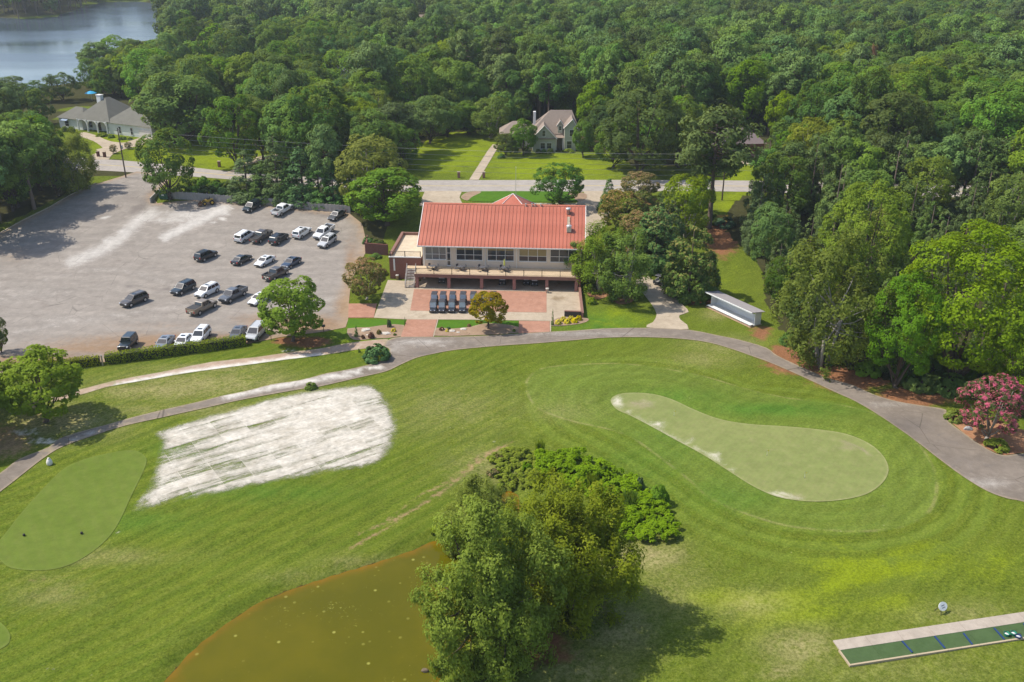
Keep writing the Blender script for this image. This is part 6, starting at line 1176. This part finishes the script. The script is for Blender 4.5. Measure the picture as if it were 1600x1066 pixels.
for s in (-1,1):
    MB().tube([(-.4,s*.42,1.1),(.7,s*.5,1.0),(1.35,s*.5,.5)], .07, 6).build('lift_arm', M_YEL, t)
    for x, r in ((-.85,.55),(.75,.45)): w = MB(); w.lathe([(r*.6,-.16),(r,-.13),(r,.13),(r*.6,.16)],14,(x,s*.72,r),'y'); w = w.build('wheel', M_TYRE, t); MB().lathe([(r*.5,0),(r*.45,.02)],10,(x,s*.88 if s>0 else -.9,r),'y').build('rim', M_YEL, w)
MB().tube([(.25,0,1.1),(.1,0,1.5)], .03, 5).build('steering_column', M_PLAST, t)
for (x, y) in ((506,519),(424,532)):
    p = P(x, y); t = thing('charcoal_grill', 'black post-mounted charcoal grill on the bank by the bushy tree', 'grill', p, 0.2, 'post grills on the bank'); MB().tube([(0,0,-.1),(0,0,.95)], .05, 7).build('post', M_BLACK, t); MB().box(-.3,.3,-.22,.22,.95,1.2).build('fire_box', M_BLACK, t, bevel=.03); MB().box(-.28,.28,-.2,.2,1.203,1.225).build('grate', M_BLACK, t)
# ------------------------------------------------------------------ hedge
def hedge(pts, w, h, label):
    t = thing('hedge', label, 'hedge', pts[0], 0, 'clipped hedge along the lot edge'); rg = np.random.default_rng(int(abs(pts[0].x*10)))
    C = []; Nn = []; core = MB()
    for a, b in zip(pts[:-1], pts[1:]):
        d_ = b-a; L = math.hypot(d_.x, d_.y); r = math.atan2(d_.y, d_.x); n_ = int(L*170); s = rg.random(n_)*L; f = rg.random(n_); e = f*(2*h+w); y = np.where(e < h, -w/2, np.where(e < h+w, e-h-w/2, w/2)); z = np.where(e < h, e, np.where(e < h+w, h, 2*h+w-e))
        nn = np.stack([rg.normal(size=n_)*.3, np.where(e < h, -1, np.where(e < h+w, 0, 1))+rg.normal(size=n_)*.35, np.where((e >= h) & (e < h+w), 1, .25)+rg.normal(size=n_)*.3], 1); y = y+rg.normal(size=n_)*.07; z = np.maximum(.03, z+rg.normal(size=n_)*.07+.07*np.sin(s*1.3))
        c_, s_ = math.cos(r), math.sin(r); C.append(np.stack([a.x-pts[0].x+s*c_-y*s_, a.y-pts[0].y+s*s_+y*c_, a.z-pts[0].z+(b.z-a.z)*s/L+z], 1)); Nn.append(np.stack([nn[:,0]*c_-nn[:,1]*s_, nn[:,0]*s_+nn[:,1]*c_, nn[:,2]], 1))
        m = (a+b)/2-pts[0]; core.cbox((m.x,m.y,m.z+h*.45),(L,w*.75,h*.85),r)
    C = np.vstack(C); Nn = np.vstack(Nn); Nn /= np.linalg.norm(Nn, axis=1, keepdims=True); obj('foliage', crown_mesh('hedge_leaves', C, Nn, np.clip(rg.random(len(C))*.6+.4*(np.sin(C[:,0]*1.1)*.5+.5), 0, 1), .22, rg), L_HEDGE, t); core.build('branches', flat('hedge_twigs', (0.035,0.04,0.018), 0.9), t)
def hl(px): return [P(a, b) for a, b in px]
hedge(hl([(165,568),(220,561),(280,553),(340,545),(385,538)]), 1.25, 1.55, 'long clipped green hedge in front of the bottom car row'); hedge(hl([(60,580),(110,575),(157,569)]), 1.2, 1.35, 'short clipped hedge continuing left behind the bright tree')
p = P(161,571); t = thing('marker_post', 'pale wooden post in the gap between the two hedges', 'post', p); MB().cbox((0,0,.75),(.16,.16,1.7)).build('post', flat('pale_wood', (0.45,0.36,0.24), 0.9), t); MB().cbox((0,0,1.63),(.22,.22,.06)).build('cap', M_GREYW, t)
# ------------------------------------------------------------------ small plants and stones of the beds
def yb(px, py): shrubpx(px, py, 11.5, 0.85, 'round bright yellow flowering bush in the bed by the dark low wall', L_YEL, 'flower_bush', 'shrub1', 'flower bush', 'yellow bushes by the low wall')
for x, y in ((872.5,507.5),(880.5,503),(886.5,506.5),(892.5,502),(898,505),(904.5,501.5)): yb(x, y)
def cyp_px(px, base, top, w, label, mat=None): T(px, base, top, w, 'cyp1', label, name='columnar_evergreen', cat='evergreen', mat=mat)
cyp_px(557,526,509,7,'small dark columnar evergreen in the stony planting bed'); cyp_px(863.3,508.5,484,4.6,'slim columnar evergreen at the head of the right brick walk'); cyp_px(633,507,495,2.2,'thin dark sapling at the corner of the left brick walk')
for x, y, w, h, m, lb in [(567,530,7,.7,L_RED,'small reddish shrub beside the columnar evergreen'),(580,529,11,1.0,L_RED,'larger reddish shrub in the stony bed'),(592,523,9,.8,L_MYRT,'dull bronze shrub in the stony bed'),(615,519,9,.6,L_YEL,'yellow flower clump near the left brick walk'),(608,512,8,1.6,L_BLUE,'wispy grey-green sapling shrub in the stony bed'),(617,525,6,.4,L_DARK,'low dark plant at the path edge of the stony bed'),
    (690,517,9,.6,L_RED,'low red plant at the corner of the walk'),(699,519,7,.5,L_YEL,'yellow flower clump in the bed under the golden maple'),(701,515,6,.5,L_BLUE,'grey-blue low plant in the bed under the golden maple'),(733,511,7,.5,L_RUST,'orange tinted low plant in the bed under the golden maple'),(803,519,5,.6,L_MAPLE,'small bright plant at the right end of the maple bed'),
    (1493,660,32,1.6,L_HEDGE,'clipped round shrub left of the pink crepe myrtle'),(1560,705,40,1.4,L_HEDGE,'clipped round shrub below the pink crepe myrtle'),(586,566,48,2.3,L_CYP,'large blue-green bush on the path island'),(600,562,20,1.6,L_LIME,'yellow-green bush crowding the large island bush'),(485,609,20,1.0,L_BANK,'small leafy bush at the edge of the cart path'),(561,551,5,.6,L_MAPLE,'tiny sprout on the path island'),
    (593,431,26,1.2,L_LIME,'ornamental grasses under the brick terrace'),(585,405,22,.9,L_MAPLE,'green ground plants below the planter wall'),(590,388,26,1.6,L_DARK,'dark shrub behind the planter wall under the maple'),(575,382,20,1.4,L_CYP,'blue-green shrub behind the planter wall corner'),(1111,352,26,2.6,L_DARK,'dark rounded shrub at the foot of the tall pine'),(1133,356,36,1.8,L_BLUE,'pale grey-green shrub at the edge of the pines'),(925,476,16,1.2,L_HEDGE,'low shrub against the right patio wall'),
    (822,240,16,1.6,L_OAK,'rounded shrub at the left of the gabled house'),(841,240,10,1.2,L_DARK,'small round shrub before the gabled house garage wing'),(850,240,9,1.2,L_DARK,'second small round shrub before the gabled house wing'),(860,240,10,1.5,L_OAK,'green shrub at the gable wing corner'),(888,239,20,1.0,L_HEDGE,'low clipped hedge shrub beside the gabled house door'),(783,248,14,1.3,L_OAK,'shrub at the end of the lawn driveway'),(800,239,22,2.6,L_OAK,'tall shrub between the driveway and the round bright tree'),
    (100,206,12,1.6,L_LIME,'bright shrub by the white house wing'),(111,208,12,1.8,L_OAK,'green shrub beside the arched porch'),(157,214,20,1.0,L_HEDGE,'clipped shrub bed before the arched porch'),(173,216,12,1.0,L_MAPLE,'round shrub at the white garage wall'),(190,219,14,.9,L_OAK,'low round shrub along the white garage wall'),(203,219,8,.8,L_MAPLE,'last round shrub along the white garage wall')]:
    shrubpx(x, y, w, h, lb, m, proto='shrub%d' % (int(x) % 3))
def rock(px, py, s, label, col=(0.55,0.50,0.43), fl=0.5, group=None, z=None):
    p = P(px, py, z); rg = np.random.default_rng(int(px*7)); bm = bmesh.new(); bmesh.ops.create_icosphere(bm, subdivisions=2, radius=1)
    for v_ in bm.verts: v_.co *= 1+rg.normal()*.10
    for v_ in bm.verts: v_.co = Vector((v_.co.x*s, v_.co.y*s*.6, v_.co.z*s*fl))
    me = bpy.data.meshes.new('rock'); bm.to_mesh(me); bm.free(); o = obj('rock', me, flat('stone_%d' % int(px), col, 0.9, 0.25, 3)); o.location = p+Vector((0,0,s*fl*.4)); tag(o, label, 'rock', group)
for x, y, s in ((572,516,.75),(603,522,.8),(568,518,.4),(575,524,.35),(598,520,.3)): rock(x, y, s, 'pale flat stone in the stony planting bed', fl=.3, group='stones of the left bed')
for x, y, s in ((706,518,.6),(724,515,.55),(716,520,.35)): rock(x, y, s, 'pale flat stone in the bed under the golden maple', fl=.35, group='stones of the maple bed')
rock(1512,672,.55,'grey boulder beside the round shrubs at the pink crepe myrtle',(0.34,0.34,0.35),.7); rock(664,1049,.35,'dark wet stone breaking the pond surface',(0.16,0.12,0.08),.6,z=POND_Z)
# ------------------------------------------------------------------ pond bank growth
bankA = PXY([(838,712),(862,706),(900,712),(940,728),(980,748),(1012,765),(1040,792),(1060,828),(1058,846),(1020,850),(975,845),(950,820),(930,790),(880,760),(838,740)])
bankB = PXY([(762,722),(775,708),(800,702),(840,712),(845,760),(815,768),(775,762)])
def groundcover(name, poly, n_cl, n_lf, hmin, hmax, mat, label, seed):
    rg = np.random.default_rng(seed); lo, hi = poly.min(0), poly.max(0); pts = []
    while len(pts) < n_cl:
        q = lo+rg.random(2)*(hi-lo)
        if inside(poly, q[:1], q[1:2])[0]: pts.append(q)
    pts = np.array(pts); hz = hmin+(hmax-hmin)*(0.5+0.5*np.sin(pts[:,0]*.9)*np.sin(pts[:,1]*1.1))*rg.uniform(.35,1.2,n_cl); cc = np.stack([pts[:,0], pts[:,1], terr(pts[:,0], pts[:,1])+hz*.55], 1); cr = rg.uniform(.22,.55,n_cl)*(.6+.4*hz)
    cd = np.tile(np.array([0,0,1.0]), (n_cl,1)); C, Nn, sh = clumps_to_leaves(cc, cr, cd, n_lf, .2, rg, squash=.95, low=-.3, fill=.45); o = obj(name, crown_mesh(name, C, Nn, sh, .25, rg, .7), mat, kind='stuff'); tag(o, label, 'undergrowth')
groundcover('bank_undergrowth', bankA, 800, 46000, .4, 2.0, L_BANK, 'dense bright green undergrowth covering the far bank of the pond', 3); groundcover('bank_weeds', bankB, 200, 15000, .3, 1.0, L_BANK, 'low weedy growth at the head of the pond', 4)
for x, y, w, h, m, lb in [(752,802,62,2.4,L_MAPLE,'round leafy bush on the pond neck bank'),(690,846,40,1.7,L_LIME,'lime green bush leaning over the pond edge'),(722,832,34,1.5,L_MAPLE,'low bush between the lime bush and the pond neck'),(1030,792,34,2.6,L_MAPLE,'upright bush at the end of the bank undergrowth'),(824,738,20,1.3,L_MAPLE,'small round bush at the head of the pond'),(945,745,16,1.4,L_OAK,'dark bush in the bank undergrowth'),(780,722,20,.9,L_MYRT,'brownish weed clump at the head of the pond'),(770,745,22,.9,L_MYRT,'brownish weed clump beside the pond neck'),(1000,765,14,1.6,L_BLUE,'grey-green bush in the bank undergrowth')]: shrubpx(x, y, w, h, lb, m, proto='shrub%d' % (x % 3))
def reeds(px, py, w, h, label, seed):
    p = P(px, py); t = thing('reed_clump', label, 'reeds', p); rg = random.Random(seed); mb = MB()
    for i in range(150):
        a = rg.random()*6.28; r = rg.random()**.5*w; x, y = math.cos(a)*r, math.sin(a)*r; hh = h*rg.uniform(.6,1.05); dx, dy = rg.uniform(-.3,.3), rg.uniform(-.3,.3); b = rg.random()*6.28; ex, ey = math.cos(b)*.05, math.sin(b)*.05
        mb.add([(x-ex,y-ey,0),(x+ex,y+ey,0),(x+dx*.4+ex,y+dy*.4+ey,hh*.7),(x+dx,y+dy,hh)], [(0,1,2),(0,2,3)])
    mb.build('blades', L_BANK, t); MB().lathe([(w*.8,-.1),(w*.6,.1)],9).build('root_mass', B_DARK, t)
reeds(844,708,.55,1.9,'tall reed clump standing alone at the head of the undergrowth',1); reeds(984,790,.9,2.0,'tall reed clump inside the bank undergrowth',2); reeds(925,760,.7,1.8,'slender reed clump above the drooping willow',3)
# ------------------------------------------------------------------ practice range
A_, B_ = P(1301,1002.5), P(1600,957.5); dv = (B_-A_); dv.z = 0; step = dv.length/6.2; dv.normalize(); rz = math.atan2(dv.y, dv.x); D1 = (P(1314,1017.5)-A_); nrm = Vector((dv.y,-dv.x,0)); w1 = abs(D1.dot(nrm)); w2 = abs((P(1327.5,1040)-A_).dot(nrm)); zr = tz(A_.x, A_.y)+.03; zr = max(zr, max(tz(*(A_+dv*s+nrm*k)[:2]) for s in (0,10,20,30) for k in (0,1.5,w2)))+.02
rg_ = thing('practice_tee', 'concrete and green turf practice tee line in the corner of the grass', 'practice tee', (A_.x, A_.y, zr), rz); NB = 9
M_TURF = sheet_mat('tee_mat', [(0.055,0.095,0.035),(0.068,0.110,0.042),(0.085,0.125,0.055)], spots=(0.8,0.62,(0.17,0.20,0.11),0.6), bump=0.1); M_BLUE = flat('blue_divider', (0.02,0.05,0.15), 0.6); M_PALE = sheet_mat('pale_slab', [(0.36,0.305,0.245),(0.42,0.36,0.295),(0.31,0.255,0.20)], spots=(0.7,0.6,(0.36,0.29,0.22),0.5), bump=0.1); M_KERB = flat('timber_kerb', (0.42,0.335,0.22), 0.85, 0.15, 1)
for k in range(NB):
    MB().box(k*step+.015,(k+1)*step-.015,-w1+.01,0,-.25,.055).build('concrete_slab', M_PALE, rg_); MB().box(k*step+.01,(k+1)*step-.01,-w2+.02,-w1-.01,-.25,.04).build('turf_mat', M_TURF, rg_)
    MB().cbox((k*step+step/2,-w2-.10,-.07),(step-.03,.17,.36)).build('kerb', M_KERB, rg_)
MB().box(-.15,-.002,-w2-.18,-w1,-.25,.10).build('end_kerb', M_KERB, rg_)
def rl2(px, py): q = Matrix.Rotation(-rz,4,'Z') @ (P(px, py)-Vector((A_.x,A_.y,zr))); return q
for a, b in (((1409,1004),(1425,1022)),((1460,996),(1476,1015)),((1505,991),(1519,1009)),((1553,983),(1569,1001)),((1599,976),(1612,995))): q0, q1 = rl2(*a), rl2(*b); m = (q0+q1)/2; d_ = q1-q0; MB().cbox((m.x,m.y,.085),(math.hypot(d_.x,d_.y),.14,.085),math.atan2(d_.y,d_.x)).build('bay_divider', M_BLUE, rg_)
M_BASK = flat('green_wire', (0.02,0.22,0.14), 0.6)
for x, y, c, lb in ((1572,994,M_BASK,'green ball basket on the practice mat beside the divider'),(1582.5,993,M_BASK,'green ball basket next to the blue tray'),(1590,998,M_BLUE,'dark blue tray beside the green ball baskets')):
    p = P(x, y); t = thing('ball_basket', lb, 'basket', (p.x, p.y, zr+.045)); w = MB(); w.lathe([(.2,0),(.26,.3),(.28,.3),(.22,.02)],12); w.build('basket', c, t); MB().tube([(-.25,0,.3),(-.15,0,.52),(.15,0,.52),(.25,0,.3)], .02, 5).build('handle', M_BLACK, t); MB().lathe([(.18,.02),(.22,.14),(.05,.2)],10).build('balls', M_WHITE, t)
p = P(1471,957); t = thing('tilted_board', 'small white oval board on dark legs on the grass near the practice tee', 'sign', p, 0.5); o_ = MB(); o_.lathe([(.55,-.03),(.55,.03)],16); o_ = o_.build('board', flat('board_white', (0.62,0.64,0.62), 0.5, 0.2, 4), t); o_.rotation_euler = (.9,0,0); o_.location = (0,0,.72); o_.scale = (1,.75,1)
for k in (-.15,.12): MB().box(-.22,.22,k-.04,k+.04,.032,.04).build('lettering_bar', M_TABLE, o_)
for a in (-.35,.35): MB().tube([(a,-.25,0),(a*.8,0,.7)], .035, 5).build('leg', M_BLACK, t); MB().tube([(a,.5,0),(a*.8,.1,.8)], .035, 5).build('leg', M_BLACK, t)
# ------------------------------------------------------------------ small golf things
for x, y in ((1053,650),(1257,747),(1198,712)):
    p = P(x, y); t = thing('practice_flag', 'short yellow practice flag in a hole on the putting green', 'flag', p+Vector((0,0,.05)), .3, 'practice flags on the green'); MB().tube([(0,0,-.1),(0,0,.75)], .012, 5).build('pole', M_TRIM, t); MB().slab([(0,0,.55),(.26,0,.62),(.26,0,.66),(0,0,.75)], .012).build('flag', flat('yellow_flag', (0.75,0.6,0.05)), t); MB().lathe([(.07,0.002),(.07,.006)],10).build('cup', M_BLACK, t)
for x, y in ((38,838),(128,835)):
    p = P(x, y); t = thing('tee_marker', 'small dark tee marker on the striped tee', 'tee marker', p+Vector((0,0,.045)), 0, 'tee markers'); MB().lathe([(.06,0),(.13,.06),(.15,.15),(.1,.26),(.03,.3)],10).build('ball', M_BLACK, t, True); MB().tube([(0,0,-.1),(0,0,.05)], .02, 5).build('spike', M_STEEL, t)
p = P(78,726); t = thing('sack', 'upright white sack standing at the cart path edge', 'sack', p, .3); MB().lathe([(.28,0),(.36,.12),(.35,.45),(.24,.72),(.10,.82),(.14,.92)],9).build('bag', flat('white_sack', (0.74,0.70,0.64), 0.8, 0.15, 3), t, True); MB().lathe([(.115,.80),(.125,.83),(.115,.86)],9).build('tie', M_GREYW, t)
# ------------------------------------------------------------------ roadside
def pole(px, base, top, label, h=None):
    p = P(px, base); d = depth_of(p); hh = 5.0
    for _ in range(25): hh += (proj(p.x, p.y, p.z+hh)[1]-top)*d/FPX*.9
    t = thing('utility_pole', label, 'utility pole', p); MB().tube([(0,0,-.3),(0,0,hh)], [.17,.12], 8).build('pole', B_DARK, t); MB().cbox((0,0,hh-.5),(.12,1.9,.12)).build('crossarm', B_DARK, t)
    MB().lathe([(.2,-.45),(.22,.4),(.1,.45)],10,(.3,0,hh*.62)).build('transformer', M_STEEL, t)
    for y in (-.8,0,.8): MB().lathe([(.05,0),(.07,.08),(.03,.16)],7,(0,y,hh-.44)).build('insulator', M_TRIM, t)
    return p, hh
pL, hL = pole(197,278,200,'leaning dark utility pole at the parking lot entrance'); pR, hR = pole(1128,313,238,'utility pole on the grass verge beside the tall pine')
M_WIRE = flat('wire', (0.30,0.30,0.30), 0.6)
def wire(a, b, sag, label):
    pts = [a.lerp(b, k/24)-Vector((0,0,4*sag*(k/24)*(1-k/24))) for k in range(25)]; o = MB().tube(pts, .022, 4).build('power_line', M_WIRE); tag(o, label, 'cable', 'power lines along the road')
for k in range(5): wire(pL+Vector((0,0,hL-.4-1.05*k)), pR+Vector((0,0,hR-.4-1.15*k)), 1.6+.12*k, 'sagging overhead line strung along the road')
far_pole = pR+Vector((150,-6,1)); far_left = pL+Vector((-140,30,0))
for k in range(4): wire(pR+Vector((0,0,hR-.4-1.15*k)), far_pole+Vector((0,0,hR-.4-1.1*k)), 1.6, 'overhead line running on past the tall pine'); 
p = P(806,309); d = depth_of(p); hh = 6.0
for _ in range(25): hh += (proj(p.x, p.y, p.z+hh)[1]-262)*d/FPX*.9
t = thing('flagpole', 'thin pale flagpole on the entrance lawn behind the roof', 'flagpole', p); MB().tube([(0,0,-.2),(0,0,hh)], [.07,.045], 7).build('pole', M_STEEL, t); MB().lathe([(.02,0),(.1,.08),(.02,.18)],8,(0,0,hh)).build('finial', M_STEEL, t); MB().lathe([(.3,0),(.28,.15)],10).build('base', M_CONC, t)
for x, y, lb in ((717,278,'brick mailbox pillar left of the lawn driveway'),(756,278,'brick mailbox pillar right of the lawn driveway'),(343,261,'pale brick pillar beside the road near the cypress row'),(154,245,'dark brick pillar left of the white house drive'),(164,246,'dark brick pillar right of the white house drive')):
    p = P(x, y); t = thing('brick_pillar', lb, 'pillar', p); MB().cbox((0,0,.65),(.62,.62,1.5)).build('shaft', M_BRICK2 if x < 200 else M_COLB, t); MB().cbox((0,0,1.45),(.78,.78,.1)).build('cap', M_CONC, t)
for x, y, tp, lb in ((178,240,226,'small clipped standard tree by the white house drive'),(201,233,222,'second clipped standard tree along the white house lawn')): T(x, y, tp, 12, 'myrt1', lb, name='standard_tree', mat=L_MYRT)
p = P(143,160); q = Pz(143,152,4.5); t = thing('pool_parasol', 'bright blue parasol behind the white house', 'parasol', (q[0], q[1], tz(q[0], q[1]))); MB().tube([(0,0,0),(0,0,3)], .05, 6).build('pole', M_TRIM, t); MB().lathe([(2.0,2.5),(1.0,2.95),(.05,3.25)],12).build('canopy', flat('blue_canvas', (0.03,0.35,0.62)), t)
p = P(806,243); t = None
car_p = P(812,240)
# ------------------------------------------------------------------ summer haze
g = G('haze_air'); pv = g.n('VolumePrincipled'); pv.inputs['Color'].default_value = (0.80,0.88,0.95,1); pv.inputs['Density'].default_value = 0.00015; pv.inputs['Anisotropy'].default_value = 0.2
mo = g.n('OutputMaterial'); g.t.links.new(pv.outputs[0], mo.inputs['Volume']); g.m.cycles.homogeneous_volume = True if hasattr(g.m.cycles, 'homogeneous_volume') else False
hz = MB().box(-3500, 3500, -900, 5600, -6, 85).build('haze', g.m, kind='stuff'); tag(hz, 'thin pale summer haze over the whole landscape', 'haze')
